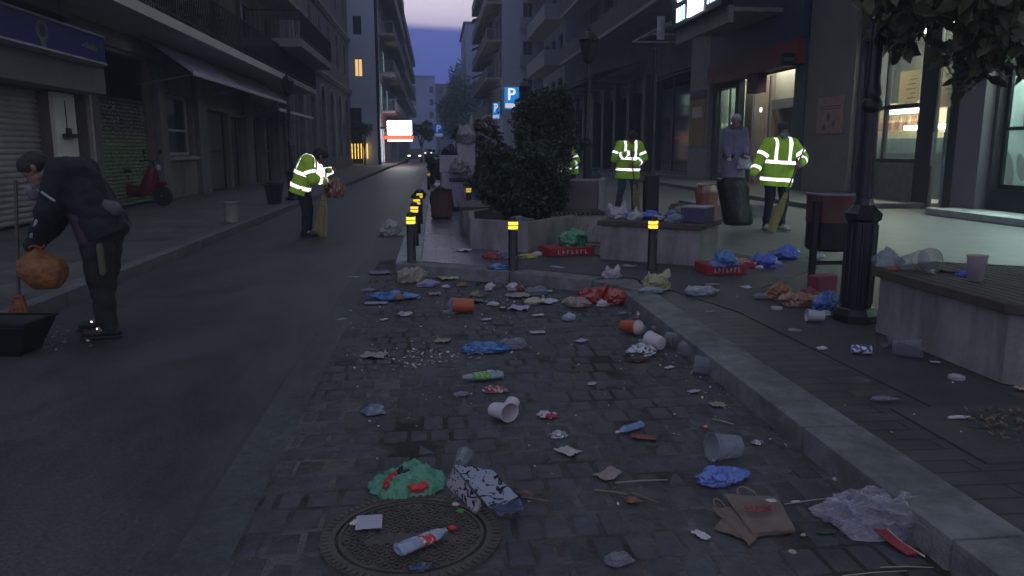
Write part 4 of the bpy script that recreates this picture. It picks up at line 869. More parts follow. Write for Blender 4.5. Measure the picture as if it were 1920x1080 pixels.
for (xa, ya), (xb_, yb_) in zip(top, top[1:]+top[:1]):
    d = Vector((xb_-xa, yb_-ya, 0)); Ld = d.length; T = Matrix.Translation((xa, ya, 0)) @ Matrix.Rotation(math.atan2(d.y, d.x), 4, 'Z'); mb.box(.0, Ld, 0, .045, .382, .438, M=T, bev=.006)
mb.build('edge_board', M['wood_dark'], t)
bench_top = PAVE+.438
# litter bin by the lamp
p = at(1538, 532, PAVE)
t = empty('litter_bin', (p.x+.05, p.y, PAVE), 'round dark litter bin with a red-brown rim band beside the near lamp post', 'bin')
mb = MB(); mb.lathe([(.18, .32), (.205, .34), (.205, .62)], seg=24); mb.build('drum', M['black_metal'], t, True)
mb = MB(); mb.lathe([(.211, .58), (.215, .80), (.222, .83), (.205, .835), (.195, .70)], seg=24, cap=False); mb.build('liner', mat('liner_red_brown', (.095, .040, .028), .5, .3, 9, bump=.3), t, True)
mb = MB(); mb.lathe([(.214, .82), (.226, .825), (.226, .84), (.214, .845)], seg=24, cap=False); mb.build('rim', M['grey_metal'], t, True)
for sx in (-.235, .12): mb = MB(); mb.box(sx, sx+.05, -.16, -.11, 0, .78, bev=.005); mb.build('leg', M['black_metal'], t)
mb = MB(); mb.box(-.2, .16, -.15, -.12, .20, .235); mb.build('crossbar', M['black_metal'], t)
# parking signs
def psign(x, y, w, zb, lb, rz=0, z0=PAVE, plate=True, inner='P'):
    t = empty('parking_sign', (x, y, z0), lb, 'sign', 'blue parking signs', rz)
    h = w*1.02; mb = MB(); mb.cone((0, .03, 0), (0, .03, zb+h+.12*w), .022); mb.build('pole', mat('pole_grey', (.30, .31, .33), .5, .1, 3), t)
    hh = .42*w; mb = MB(); mb.box(-w/2, w/2, -.008, .008, zb-.02, zb+h+hh, bev=.006); b = mb.build('panel', retro('sign_blue_sheet', (.02, .34, 1), .6, .12, base=(.02, .16, .55), br=.4), t)
    o = link('letter', text_mesh(inner, w*1.12, .002, bold=w*.022), M['white_retro'], b); o.rotation_euler = (math.pi/2, 0, 0); o.location = (-.02*w, -.0125, zb+hh+h*.47)
    mb = MB(); mb.box(-w*.44, w*.44, -.013, -.009, zb+.01, zb+hh-.03); o = mb.build('plate', retro('plate_white', (1, .9, .92), .6, .12, base=(.5, .45, .47)), b)
    mb = MB(); mb.box(w*.22, w*.42, -.014, -.010, zb+hh+.01, zb+hh+.09*w+.02); mb.box(w*.27, w*.37, -.014, -.010, zb+hh+.09*w+.021, zb+hh+.16*w+.02); mb.build('car_symbol', M['black_paint'], b)
    return t
psign(1.92, 19.6, .36, 2.23, 'blue square parking sign with a white letter and white plate over the bushes, nearest one')
psign(1.88, 24.0, .33, 2.15, 'blue parking sign turned partly away, just left of the nearest parking sign', rz=-.95)
psign(.28, 52, .55, 2.05, 'small distant blue parking sign by the kerb at the far end of the street')
# trees and bushes
def tree(label, x, y, lobes, n, size, mleaf, trunk_h=1.0, tr=.05, seed=1, z0=PAVE, name='tree', cat='tree', group=None, aspect=.5, droop=0, shell=.5):
    t = empty(name, (x, y, z0), label, cat, group); rg = random.Random(seed)
    leaf_cloud('crown', lobes, n, size, mleaf, t, seed=seed, aspect=aspect, droop=droop, shell=shell)
    mb = MB(); mb.tube([(0, 0, -.05), (.02, .01, trunk_h*.5), (0, .02, trunk_h), (.03, 0, trunk_h*1.25)], [tr*1.25, tr, tr*.85, tr*.5])
    for l in lobes[:9]:
        mb.tube([(0, .01, trunk_h*rg.uniform(.55, 1)), (l[0]*.5, l[1]*.5, (trunk_h+l[2])/2+.05), (l[0], l[1], l[2])], [tr*.5, tr*.35, tr*.15], seg=6)
    mb.build('trunk', M['bark'], t, True); return t
def lobes(seed, cx, cz, rx, rz, n, ry=None, s=(.35, .55)):
    rg = random.Random(seed); o = []
    for k in range(n):
        a = rg.uniform(0, 6.283); b = rg.uniform(-1, 1); rr = rg.uniform(.3, .8); q = rg.uniform(*s)
        o.append((cx+rx*rr*math.cos(a)*math.sqrt(1-b*b*.5), (ry or rx)*rr*math.sin(a), cz+rz*rr*b, rx*q, (ry or rx)*q, rz*q))
    return o
tree('dark leafy bush filling the low angular planter', 1.06, 10.4, lobes(4, .06, .50, .52, .50, 22, s=(.34, .5))+lobes(9, .15, .20, .5, .25, 9)+lobes(13, .1, .55, .72, .62, 16, s=(.12, .2))+[(.58, .1, .30, .16, .2, .3), (.35, 0, .35, .3, .3, .35), (.1, 0, 1.12, .12, .14, .2), (.45, 0, .95, .14, .14, .16), (-.38, 0, .92, .14, .14, .18), (.66, -.1, .55, .12, .14, .2)], 19000, .062, M['leaf'], .5, .04, 4, z0=PAVE+.3, name='bush', cat='bush')
tree('low round shrub behind the parking sign, merging with the dark tree', 1.45, 15.2, lobes(7, 0, .72, .8, .5, 16), 9000, .075, M['leaf'], .5, .04, 8, name='shrub', cat='bush')
tree('round-topped dark tree right of the parking sign', 2.3, 16.5, lobes(3, 0, 1.45, .72, .95, 24)+lobes(14, .1, 1.5, 1.0, 1.1, 10, s=(.12, .2))+[(.2, 0, 2.1, .35, .4, .3)], 20000, .085, M['leaf'], 1.0, .06, 3)
tree('dark shrub rising above the black sacks beyond the cartons', 1.15, 21, lobes(12, 0, 1.5, .75, .55, 9), 4500, .09, M['leaf'], .9, .05, 12, name='shrub', cat='bush')
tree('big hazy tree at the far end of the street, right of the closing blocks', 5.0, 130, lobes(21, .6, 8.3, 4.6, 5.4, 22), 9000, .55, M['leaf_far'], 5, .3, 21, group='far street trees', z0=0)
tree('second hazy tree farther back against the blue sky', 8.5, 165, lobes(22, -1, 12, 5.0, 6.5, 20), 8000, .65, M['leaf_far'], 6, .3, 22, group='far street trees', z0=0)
tree('small round dark tree on the left kerb by the glaring white sign', -1.55, 92, lobes(23, 0, 3.3, 1.5, 1.1, 9), 2500, .28, M['leaf'], 2.0, .1, 23, group='far street trees')
tree('potted bare shrub in front of the warm string lights', -5.4, 61.5, lobes(24, 0, 2.7, .9, .7, 8), 900, .14, M['leaf'], 1.6, .06, 24, name='shrub', cat='bush')
# near tree whose lower boughs hang into the top right corner
lb_ = []
rg = random.Random(77)
for k in range(26):
    px, py = rg.uniform(1660, 1960), rg.uniform(-60, 62); 
    if px > 1740: py += rg.uniform(0, 45)
    q = at(px, 500, 0); dd = ray(px, py); s_ = rg.uniform(4.3, 5.4)/dd.y; w_ = Vector((0, 0, CAM_H))+dd*s_; lb_.append((w_.x, w_.y, w_.z, .24, .26, .17))
for px, py in ((1800, 95), (1840, 130), (1862, 100), (1760, 85), (1880, 60), (1700, 70), (1830, 60), (1815, 128)):
    dd = ray(px, py); s_ = rg.uniform(4.4, 4.9)/dd.y; w_ = Vector((0, 0, CAM_H))+dd*s_; lb_.append((w_.x, w_.y, w_.z, .11, .13, .12))
tx_, ty_ = 4.35, 4.15
lb_ = [(a-tx_, b-ty_, c-PAVE, d, e_, f) for a, b, c, d, e_, f in lb_]+[(rg.uniform(-.9, .9), rg.uniform(-.9, .9), rg.uniform(2.7, 3.6), .4, .4, .35) for k in range(14)]
t = empty('tree', (tx_, ty_, PAVE), 'orange tree by the near bench, its drooping leafy boughs hanging into the top right corner', 'tree')
leaf_cloud('crown', lb_, 6800, .115, M['leaf_near'], t, seed=31, aspect=.55, droop=.9, shell=.2)
mb = MB(); mb.tube([(0, 0, -.05), (.03, 0, .8), (-.02, .02, 1.7), (0, 0, 2.5)], [.075, .062, .055, .05], seg=12)
for k, l in enumerate(lb_):
    if k % 3 == 0: mb.tube([(0, 0, 2.0+.02*k), (l[0]*.5, l[1]*.5, max(2.0, l[2])+.12), (l[0], l[1], l[2])], [.028, .018, .006], seg=6)
mb.build('trunk', M['bark'], t, True)
# left pavement: pots and bin
p = at(435, 417, PAVE)
t = empty('concrete_pot', (p.x, p.y, PAVE), 'pale round concrete pot alone on the left pavement edge', 'pot')
mb = MB(); mb.lathe([(.10, 0), (.115, .01), (.125, .34), (.13, .35), (.112, .355), (.108, .30), (0, .29)], seg=22); mb.build('body', mat('pot_pale', (.30, .29, .25), .8, .15, 4, bump=.2), t, True)
mb = MB(); mb.lathe([(.128, .30), (.136, .31), (.136, .35), (.128, .357)], seg=22, cap=False); mb.build('rim', M['slab'], t, True)
p = at(515, 382, PAVE)
t = empty('plastic_tub', (p.x, p.y, PAVE), 'square black tapered tub on the left pavement beside the dark doors', 'tub')
mb = MB(); mb.lathe([(.18, 0), (.25, .42), (.27, .43), (.27, .46), (.24, .46), (.19, .06)], seg=4, M=Matrix.Rotation(math.pi/4, 4, 'Z')); mb.build('body', M['black_metal'], t)
mb = MB(); mb.lathe([(.272, .425), (.285, .43), (.285, .465), (.272, .47)], seg=4, cap=False, M=Matrix.Rotation(math.pi/4, 4, 'Z')); mb.build('rim', M['black_paint'], t)
# scooters
def make_scooter(colr):
    t = empty('motor_scooter', (0, 0, 0)); bm_ = mat(colr[0], colr[1], .3, .1, 3)
    for y_ in (-.60, .60):
        mb = MB(); 
        T = Matrix.Translation((0, y_, .22)) @ Matrix.Rotation(math.pi/2, 4, 'Y'); mb.lathe([(.13, -.045), (.19, -.05), (.22, -.025), (.22, .025), (.19, .05), (.13, .045)], seg=20, M=T); w = mb.build('wheel', mat('tyre', (.015, .015, .015), .8), t, True)
        mb = MB(); mb.lathe([(.02, -.05), (.03, -.02), (.13, -.03), (.13, .03), (.03, .02), (.02, .05)], seg=14, M=T); mb.build('rim', M['grey_metal'], w, True)
    mb = MB(); mb.tube([(0, .28, .55), (0, .5, .62), (0, .78, .60), (0, .92, .52)], [.13, .17, .14, .05], seg=14); mb.tube([(0, -.15, .30), (0, .1, .32), (0, .45, .42)], [.12, .13, .15], seg=12); mb.build('body', bm_, t, True)
    mb = MB(); mb.tube([(0, -.22, .28), (0, -.34, .55), (0, -.42, .86)], [.18, .17, .10], seg=14); mb.tube([(0, -.72, .50), (0, -.58, .47), (0, -.44, .44)], [.02, .08, .05], seg=10); mb.build('front_shield', bm_, t, True)
    mb = MB(); mb.box(-.12, .12, .18, .82, .72, .80, bev=.03); mb.build('seat', M['black_metal'], t)
    mb = MB(); mb.tube([(-.30, -.32, .98), (-.18, -.40, 1.0), (0, -.42, .97), (.18, -.40, 1.0), (.30, -.32, .98)], .018); mb.tube([(0, -.42, .97), (0, -.60, .22)], .022); mb.build('handlebar', M['black_metal'], t, True)
    mb = MB(); mb.lathe([(0, 0), (.06, .01), (.07, .05)], seg=14, M=Matrix.Translation((0, -.50, .84)) @ Matrix.Rotation(math.pi/2, 4, 'X')); mb.build('headlight', mat('lamp_glass', (.4, .4, .4), .15), t, True)
    for s in (-1, 1): mb = MB(); mb.tube([(s*.2, -.38, 1.0), (s*.28, -.40, 1.14)], .008); mb.lathe([(0, 0), (.05, .005), (.05, .02), (0, .025)], seg=10, M=Matrix.Translation((s*.29, -.41, 1.18)) @ Matrix.Rotation(math.pi/2, 4, 'X')); mb.build('mirror', M['black_metal'], t)
    mb = MB(); mb.box(-.14, .14, .72, .98, .78, 1.02, bev=.03); mb.build('top_box', M['black_metal'], t)
    return t
s1 = make_scooter(('scooter_red', (.12, .012, .012))); p = at(262, 386, PAVE); s1.location = (p.x-.05, p.y+.1, PAVE); s1.rotation_euler.z = R(75); tag(s1, 'red motor scooter parked against the green graffiti shutter', 'scooter')
s2 = make_scooter(('scooter_black', (.02, .02, .025))); s2.location = (.10, 27.0, PAVE); s2.rotation_euler.z = R(20); tag(s2, 'dark scooter parked at the far kerb left of the stacked cartons', 'scooter', 'far parked scooters')
for x, y, a, lb in ((.2, 35, -15, 'dark scooter parked beyond the far bollards'), (-.1, 41, 10, 'hindmost dark scooter by the distant kerb')):
    o = copy_tree(s2); o.location = (x, y, PAVE); o.rotation_euler.z = R(a); tag(o, lb, 'scooter', 'far parked scooters')
# far parked car on the left by the lit sign
def car(label, x, y, rz, col):
    t = empty('parked_car', (x, y, 0), label, 'car', None, rz); pr = [(-2.0, .35), (-2.0, .75), (-1.85, .88), (-1.2, .95), (-.7, 1.40), (.75, 1.42), (1.5, .98), (2.0, .85), (2.05, .4)]
    mb = MB()
    for s in (-1, 1): mb.poly([(s*(.80 if z < 1 else .66), y_, z) for y_, z in pr])
    n = len(pr)
    for i in range(n):
        (ya, za), (yb_, zb) = pr[i], pr[(i+1) % n]; wa, wb = (.80 if za < 1 else .66), (.80 if zb < 1 else .66); mb.poly([(-wa, ya, za), (wa, ya, za), (wb, yb_, zb), (-wb, yb_, zb)])
    mb.build('body', col, t)
    mb = MB(); mb.poly([(-.6, -1.17, .99), (.6, -1.17, .99), (.56, -.74, 1.37), (-.56, -.74, 1.37)]); mb.build('windscreen', M['dark_glass'], t, loc=(0, -.02, .01))
    for s in (-1, 1):
        mb = MB(); mb.box(s*.56-.12, s*.56+.12, -2.02, -1.98, .62, .75); mb.build('headlight', glow('headlight_on', (1, .97, .9), 5), t)
        for yy in (-1.3, 1.35): mb = MB(); mb.lathe([(.0, -.09), (.30, -.09), (.31, 0), (.30, .09), (0, .09)], seg=16, M=Matrix.Translation((s*.74, yy, .31)) @ Matrix.Rotation(math.pi/2, 4, 'Y')); mb.build('wheel', mat('tyre', (.015, .015, .015), .8), t)
    return t
car('small dark car with its headlights on where the road meets the far trees', -1.2, 150, 0, mat('car_paint_grey', (.06, .06, .07), .3))
car('dark car standing at the left kerb below the white lit sign', -2.2, 84, .05, mat('car_paint_dark', (.03, .03, .035), .3))
# ============================================================ PEOPLE
def capsule(bm, p0, p1, r0, r1, seg=14):
    p0, p1 = Vector(p0), Vector(p1); d = p1-p0; L = max(d.length, 1e-4); q = (d.to_track_quat('Z', 'Y') if d.length > 1e-4 else Vector((0, 0, 1)).to_track_quat('Z', 'Y')).to_matrix().to_4x4()
    pr = [(r0*math.cos(a), r0*math.sin(a)) for a in [-math.pi/2+math.pi/2*k/5 for k in range(6)]]+[(r1*math.cos(a), L+r1*math.sin(a)) for a in [math.pi/2*k/5 for k in range(6)]]
    T = Matrix.Translation(p0) @ q; prev = None
    for i, (r, z) in enumerate(pr):
        ring = [bm.verts.new(T @ Vector((max(r, 1e-4)*math.cos(t), max(r, 1e-4)*math.sin(t), z))) for t in [2*math.pi*k/seg for k in range(seg)]]
        if prev:
            for k in range(seg): bm.faces.new((prev[k], prev[(k+1) % seg], ring[(k+1) % seg], ring[k]))
        else: bm.faces.new(ring[::-1])
        prev = ring
    bm.faces.new(prev)
def blob(caps, voxel=.012, smooth=4, folds=0, fscale=9, seed=0):
    """one continuous skin round a set of tapered limbs"""
    bm = bmesh.new()
    for c in caps: capsule(bm, *c)
    me = bpy.data.meshes.new('tmp'); bm.to_mesh(me); bm.free(); o = bpy.data.objects.new('tmp', me); COL.objects.link(o)
    md = o.modifiers.new('r', 'REMESH'); md.mode = 'VOXEL'; md.voxel_size = voxel; md.use_smooth_shade = True
    if smooth: s = o.modifiers.new('s', 'SMOOTH'); s.factor = .5; s.iterations = smooth
    dg = bpy.context.evaluated_depsgraph_get(); m2 = bpy.data.meshes.new_from_object(o.evaluated_get(dg)); bpy.data.objects.remove(o); bpy.data.meshes.remove(me)
    bm = bmesh.new(); bm.from_mesh(m2); bpy.data.meshes.remove(m2)
    if folds:
        bm.normal_update()
        for v in bm.verts:
            q = v.co*fscale+Vector((seed*3.1, 0, 0)); q.z *= 1.8
            v.co += v.normal*folds*(noise.noise(q)+.5*abs(noise.noise(q*2.3)))
    return bm
def keep(bm, co, no):
    r = bmesh.ops.bisect_plane(bm, geom=bm.verts[:]+bm.edges[:]+bm.faces[:], plane_co=Vector(co), plane_no=Vector(no), clear_outer=True); return bm
def bm_obj(bm, name, m, parent, smooth=True):
    me = bpy.data.meshes.new(name); bm.to_mesh(me); bm.free(); o = link(name, me, m, parent, smooth); return o
def band(src, a, b, w, c=None, rad=None, off=.004):
    """reflective tape: the strip of the garment lying within w/2 of the plane through a with normal b"""
    bm = src.copy(); a = Vector(a); b = Vector(b).normalized(); bm.normal_update(); nrm = {}
    if rad:
        c = Vector(c); bmesh.ops.delete(bm, geom=[v for v in bm.verts if (v.co-c).length > rad], context='VERTS')
    keep(bm, a+b*w/2, b); keep(bm, a-b*w/2, -b); bm.normal_update()
    for v in bm.verts: v.co += v.normal*off
    return bm
def V(*a): return Vector(a)
def hand(caps, wr, d, n, s=1.0, curl=.6, thumb=1):
    """palm, four unequal curled fingers and a thumb leaving the side of the palm; d along the hand, n out of the back of it"""
    d = Vector(d).normalized(); n = Vector(n); n = (n-d*n.dot(d)).normalized(); w = d.cross(n)
    for k in (-.028, 0, .028): caps.append((wr+w*k*.6*s, wr+d*.075*s+w*k*s, .015*s, .013*s))
    for k, (o_, L) in enumerate(((.033, .066), (.011, .075), (-.011, .070), (-.032, .055))):
        b0 = wr+d*.08*s+w*o_*s; d1 = (d*math.cos(curl)-n*math.sin(curl)); d2 = (d*math.cos(curl*2.4)-n*math.sin(curl*2.4)); d3 = (d*math.cos(curl*3.4)-n*math.sin(curl*3.4))
        b1 = b0+d1*L*.45*s; b2 = b1+d2*L*.33*s; b3 = b2+d3*L*.22*s
        caps += [(b0, b1, .0095*s, .0088*s), (b1, b2, .0088*s, .008*s), (b2, b3, .008*s, .007*s)]
    t0 = wr+d*.025*s+w*thumb*.030*s; t1 = t0+(d*.6+w*thumb*.55-n*.5).normalized()*.035*s; t2 = t1+(d*.8-n*.6).normalized()*.028*s
    caps += [(t0, t1, .012*s, .0105*s), (t1, t2, .0105*s, .0085*s)]
def head(caps, c, f, up, r=.095):
    """c centre of the head, f where the face looks"""
    f = Vector(f).normalized(); up = Vector(up); up = (up-f*up.dot(f)).normalized(); s = f.cross(up)
    caps += [(c+up*.025-f*.02, c+up*.025+f*.012, r*.86, r*.84), (c-up*.045+f*.035, c-up*.075+f*.05, r*.55, r*.34), (c+f*.078+up*.012, c+f*.103-up*.018, .008, .015),
             (c+f*.072-up*.048-s*.012, c+f*.072-up*.048+s*.012, .012, .012), (c+f*.062+up*.028-s*.03, c+f*.062+up*.028+s*.03, .018, .018)]
    for k in (-1, 1): caps.append((c+s*k*.076-up*.012, c+s*k*.084+up*.018-f*.012, .010, .014))
    return f, up, s
def face_bits(parent, c, f, up, s):
    mb = MB()
    for k in (-1, 1): mb.lathe([(0, -.008), (.008, -.005), (.010, 0), (.008, .005), (0, .008)], seg=8, M=Matrix.Translation(c+f*.079+up*.006+s*k*.030))
    mb.build('eyes', mat('eye_dark', (.02, .015, .012), .2), parent)
SKIN = mat('skin', (.34, .20, .15), .55, .1, 6)
def legs(J, w=1.0): return [(J['hip'+k], J['kn'+k], .086*w, .060*w) for k in 'LR']+[(J['kn'+k], J['an'+k], .060*w, .042*w) for k in 'LR']+[(J['hipL'], J['hipR'], .10*w, .10*w)]
def person(label, loc, J, F, up, top, bottom, shoe, rz=0, jw=1.0, hem=None, stripes=True, hat=None, hair=None, mask=None, gloves=None, long_coat=None, folds=.016, curl=.9, trw=1.18):
    t = empty('person', loc, label, 'person', None, rz)
    c = J['head']; caps = []; f, u_, s = head(caps, c, F, up)
    caps += [(J['neck'], c-u_*.04-f*.01, .052, .050), (J['chest'], J['neck'], .09, .055), (J['shL'], J['shR'], .055, .055), (J['hipL'], J['shL']+(J['chest']-J['shL'])*.35, .09, .075), (J['hipR'], J['shR']+(J['chest']-J['shR'])*.35, .09, .075), (J['pelvis'], J['chest'], .11, .12)]
    for k in 'LR':
        caps += [(J['sh'+k], J['el'+k], .050, .038), (J['el'+k], J['wr'+k], .038, .026)]
        d = (J['wr'+k]-J['el'+k]).normalized(); hand(caps, J['wr'+k]+d*.01, J.get('hd'+k, d), J.get('hn'+k, Vector((0, 1, .3))), 1.0, curl, 1 if k == 'L' else -1)
    caps += legs(J)+[(J['an'+k], J['to'+k], .040, .030) for k in 'LR']
    bm_obj(blob(caps, .009, 2), 'body', SKIN, t); face_bits(t, c, f, u_, s)
    # trousers
    lg = [(a, b, r0*trw, r1*trw*1.08) for a, b, r0, r1 in legs(J)]; bm = blob(lg, .013, 3, .012, 7, 1)
    for k in 'LR': pass
    zc = min(J['anL'].z, J['anR'].z); keep(bm, (0, 0, max(.05, zc-.02)), (0, 0, -1)); bm_obj(bm, 'trousers', bottom, t)
    for k in 'LR':
        d = (J['to'+k]-J['an'+k]); d.z = 0; d.normalize(); a = J['an'+k]; g_ = a.z-.075
        sc_ = [(V(a.x, a.y, g_+.05)-d*.04, V(a.x, a.y, g_+.085), .040, .044), (V(a.x, a.y, g_+.045)-d*.045, V(a.x, a.y, g_+.036)+d*.15, .042, .036), (V(a.x, a.y, g_+.036)+d*.08, V(a.x, a.y, g_+.034)+d*.16, .044, .036)]
        bm = blob(sc_, .009, 2); keep(bm, (0, 0, g_+.006), (0, 0, -1)); o = bm_obj(bm, 'shoe', shoe, t)
        mb = MB(); cpos = V(a.x, a.y, g_+.006)+d*.055; T = Matrix.Translation(cpos) @ Matrix.Rotation(math.atan2(d.y, d.x), 4, 'Z'); mb.box(-.135, .145, -.045, .045, -.006, .010, bev=.012, M=T); mb.build('sole', mat('sole_dark', (.03, .03, .03), .8), o)
    # jacket
    ax = (J['chest']-J['pelvis']).normalized()
    hemp = J['pelvis']-ax*(hem or .12); w = jw
    jc = [(J['hipL']-ax*(hem or .12)*.9, J['shL']+(J['chest']-J['shL'])*.30, .135*w, .110*w), (J['hipR']-ax*(hem or .12)*.9, J['shR']+(J['chest']-J['shR'])*.30, .135*w, .110*w), (J['pelvis']-ax*(hem or .12)*.9, J['chest'], .14*w, .145*w), (J['shL'], J['shR'], .088*w, .088*w), (J['chest'], J['neck'], .12*w, .075)]
    for k in 'LR': jc += [(J['sh'+k], J['el'+k], .082*w, .070*w), (J['el'+k], J['wr'+k]-(J['wr'+k]-J['el'+k])*.08, .068*w, .055*w)]
    bm = blob(jc, .013, 4, folds, 7.5, 3); keep(bm, hemp, -ax)
    if stripes:
        ws = J['pelvis']; 
        for h_ in stripes['body']: bm_obj(band(bm, ws+ax*h_, ax, .052, ws+ax*h_, stripes.get('rad', .235)*w), 'reflective_stripe', M['white_retro'], t)
        for k in 'LR':
            e_ = J['el'+k]; d = J['wr'+k]-e_; p_ = e_+d*.55; bm_obj(band(bm, p_, d, .050, p_, .095), 'reflective_stripe', M['white_retro'], t)
            d = e_-J['sh'+k]; p_ = J['sh'+k]+d*.62; bm_obj(band(bm, p_, d, .050, p_, .112), 'reflective_stripe', M['white_retro'], t)
            # brace over the shoulder
            sd = (J['sh'+k]-J['chest']); sd = (sd-ax*sd.dot(ax)).normalized(); p_ = J['chest']+sd*.105*w; b_ = bm.copy()
            keep(b_, p_+sd*.026, sd); keep(b_, p_-sd*.026, -sd); keep(b_, ws+ax*stripes['body'][-1], -ax); b_.normal_update()
            for v in b_.verts: v.co += v.normal*.004
            bm_obj(b_, 'reflective_stripe', M['white_retro'], t)
    bm_obj(bm, 'jacket', top, t)
    mb = MB(); mb.tube([J['neck']-u_*.01+Vector((.07*math.cos(a), .07*math.sin(a), .0)) for a in [k*6.283/14 for k in range(15)]], .020, seg=8); mb.build('collar', top, t, True)
    if hair or hat:
        m_ = hat or hair; hc = [(c+u_*.040-f*.030, c+u_*.045+f*.012, .092, .088)]
        if hair == 'long': pass
        if stripes and hat is None or (hat and J.get('hood')): hc += [(c-u_*.03-f*.045, c+u_*.03-f*.035, .080, .088)]
        bm = blob(hc, .010, 3, .006, 22, 5); keep(bm, c+u_*.012+f*.055, f*.75-u_*.66)
        bm_obj(bm, 'hat' if hat else 'hair', m_, t)
    if mask is not None:
        mc = [(c+f*.070-u_*.040-s*.035, c+f*.070-u_*.040+s*.035, .034, .034), (c+f*.088-u_*.018, c+f*.070-u_*.07, .022, .028)]
        bm_obj(blob(mc, .008, 2), 'face_mask', mask, t)
    return t, f, u_, s
navy = mat('trousers_navy', (.016, .018, .026), .85, .25, 12, bump=.15); jeans = mat('jeans_blue', (.045, .065, .10), .85, .3, 14, bump=.15); blackc = mat('cloth_black', (.014, .014, .016), .85, .3, 12, bump=.15)
hairb = mat('hair_black', (.010, .009, .008), .6, .3, 40, bump=.4, bscale=120)
shoe_w = mat('shoe_white', (.50, .50, .52), .6, .2, 12); shoe_b = mat('shoe_black', (.015, .015, .017), .5)
straw = mat('straw', (.34, .28, .12), .8, .3, 30, stretch=(1, 1, .1)); polem = mat('broom_pole', (.12, .09, .07), .6)
def broom(label, top, bot, spread=.085, bl=.45, pole_r=.012, m=None, flat=(1, 0, 0), name='broom', mixed=None):
    """pole from top down to the bristle head; bristles fan out to the point bot on the ground"""
    top, bot = Vector(top), Vector(bot); t = empty(name, bot, label, 'broom'); d = (bot-top).normalized(); nk = bot-d*bl
    mb = MB(); mb.cone(top-bot, nk-bot+d*.05, pole_r); mb.build('pole', mixed or polem, t, True)
    fl = Vector(flat); fl = (fl-d*fl.dot(d)).normalized(); th = d.cross(fl); mb = MB(); rg = random.Random(9)
    for k in range(150):
        a, b = rg.uniform(-1, 1), rg.uniform(-1, 1); L = rg.uniform(.92, 1.03)
        p0 = nk-bot+fl*a*.022+th*b*.016; p1 = p0+d*bl*.5*L+fl*a*spread*.6+th*b*.02; p2 = -d*bl*(1-L)+fl*a*spread+th*b*.035
        if bot.z+p2.z < .005+top.z*0: p2.z = max(p2.z, -.002)
        mb.tube([p0, p1, p2], [.0035, .003, .002], seg=3)
    mb.build('bristles', m or straw, t)
    mb = MB()
    for q in (.02, .10, .19): 
        cc = nk-bot+d*q; w_ = .026+q*.28
        mb.tube([cc+fl*w_*math.cos(a)+th*.024*math.sin(a) for a in [k*6.283/12 for k in range(13)]], .004, seg=5)
    mb.build('binding', mat('binding_dark', (.05, .03, .02), .7), t); return t
# --- right sweeper, facing the camera, sack in one hand, broom in the other
J = dict(head=V(.03, -.05, 1.50), neck=V(.03, 0, 1.37), chest=V(.02, .01, 1.22), pelvis=V(0, .02, .90), shL=V(.22, 0, 1.31), shR=V(-.18, 0, 1.31), elL=V(.37, -.06, 1.10), elR=V(-.32, -.02, 1.06), wrL=V(.25, -.24, 1.02), wrR=V(-.43, -.12, .86),
         hipL=V(.10, .02, .86), hipR=V(-.10, .02, .86), knL=V(.11, -.02, .48), knR=V(-.11, -.02, .48), anL=V(.12, .03, .085), anR=V(-.13, .03, .085), toL=V(.14, -.12, .03), toR=V(-.15, -.12, .03), hdL=V(-.6, -.5, -.3), hdR=V(-.3, -.2, -1), hnL=V(.3, -1, 0), hnR=V(-1, -.2, 0))
p = at(1452, 432, PAVE)
person('sweeper in lime reflective jacket and blue face mask, sack in one hand, broom in other', p, J, (-.05, -1, -.35), (0, 0, 1), M['lime_vest'], navy, shoe_w, stripes=dict(body=(-.12, .14)), hat=mat('cap_navy', (.03, .035, .06), .8), mask=mat('mask_blue', (.25, .45, .55), .7), jw=1.06, hem=.22)
pr_ = Vector(p)
broom('straw broom held slantwise by the right sweeper, its head on the ground', pr_+V(.27, -.28, 1.28), V(*(pr_+V(-.20, -.30, .01))), spread=.06, bl=.62)
# --- middle sweeper, facing us with the head bowed
J = dict(head=V(.03, -.14, 1.45), neck=V(.02, -.03, 1.35), chest=V(.01, .01, 1.21), pelvis=V(0, .03, .90), shL=V(.20, -.01, 1.31), shR=V(-.18, -.01, 1.31), elL=V(.31, -.04, 1.05), elR=V(-.30, -.04, 1.05), wrL=V(.06, -.24, .93), wrR=V(-.06, -.26, 1.16),
         hipL=V(.10, .03, .86), hipR=V(-.10, .03, .86), knL=V(.13, -.01, .47), knR=V(-.13, -.01, .47), anL=V(.15, .04, .085), anR=V(-.19, .04, .085), toL=V(.18, -.11, .03), toR=V(-.23, -.10, .03), hdL=V(-.8, -.4, 0), hdR=V(.7, -.5, 0), hnL=V(0, -1, .3), hnR=V(0, -1, .3))
p = at(1176, 396, PAVE)
person('sweeper in lime reflective jacket and jeans, head bowed, behind the trash-topped planter', p, J, (.0, -.75, -.75), (0, -.5, .8), M['lime_vest'], jeans, shoe_b, stripes=dict(body=(-.06, .16)), hair=hairb, jw=1.05, hem=.24)
pm_ = Vector(p)
broom('straw broom held upright before the middle sweeper', pm_+V(-.03, -.30, 1.25), V(*(pm_+V(.10, -.38, .01))), spread=.06, bl=.55)
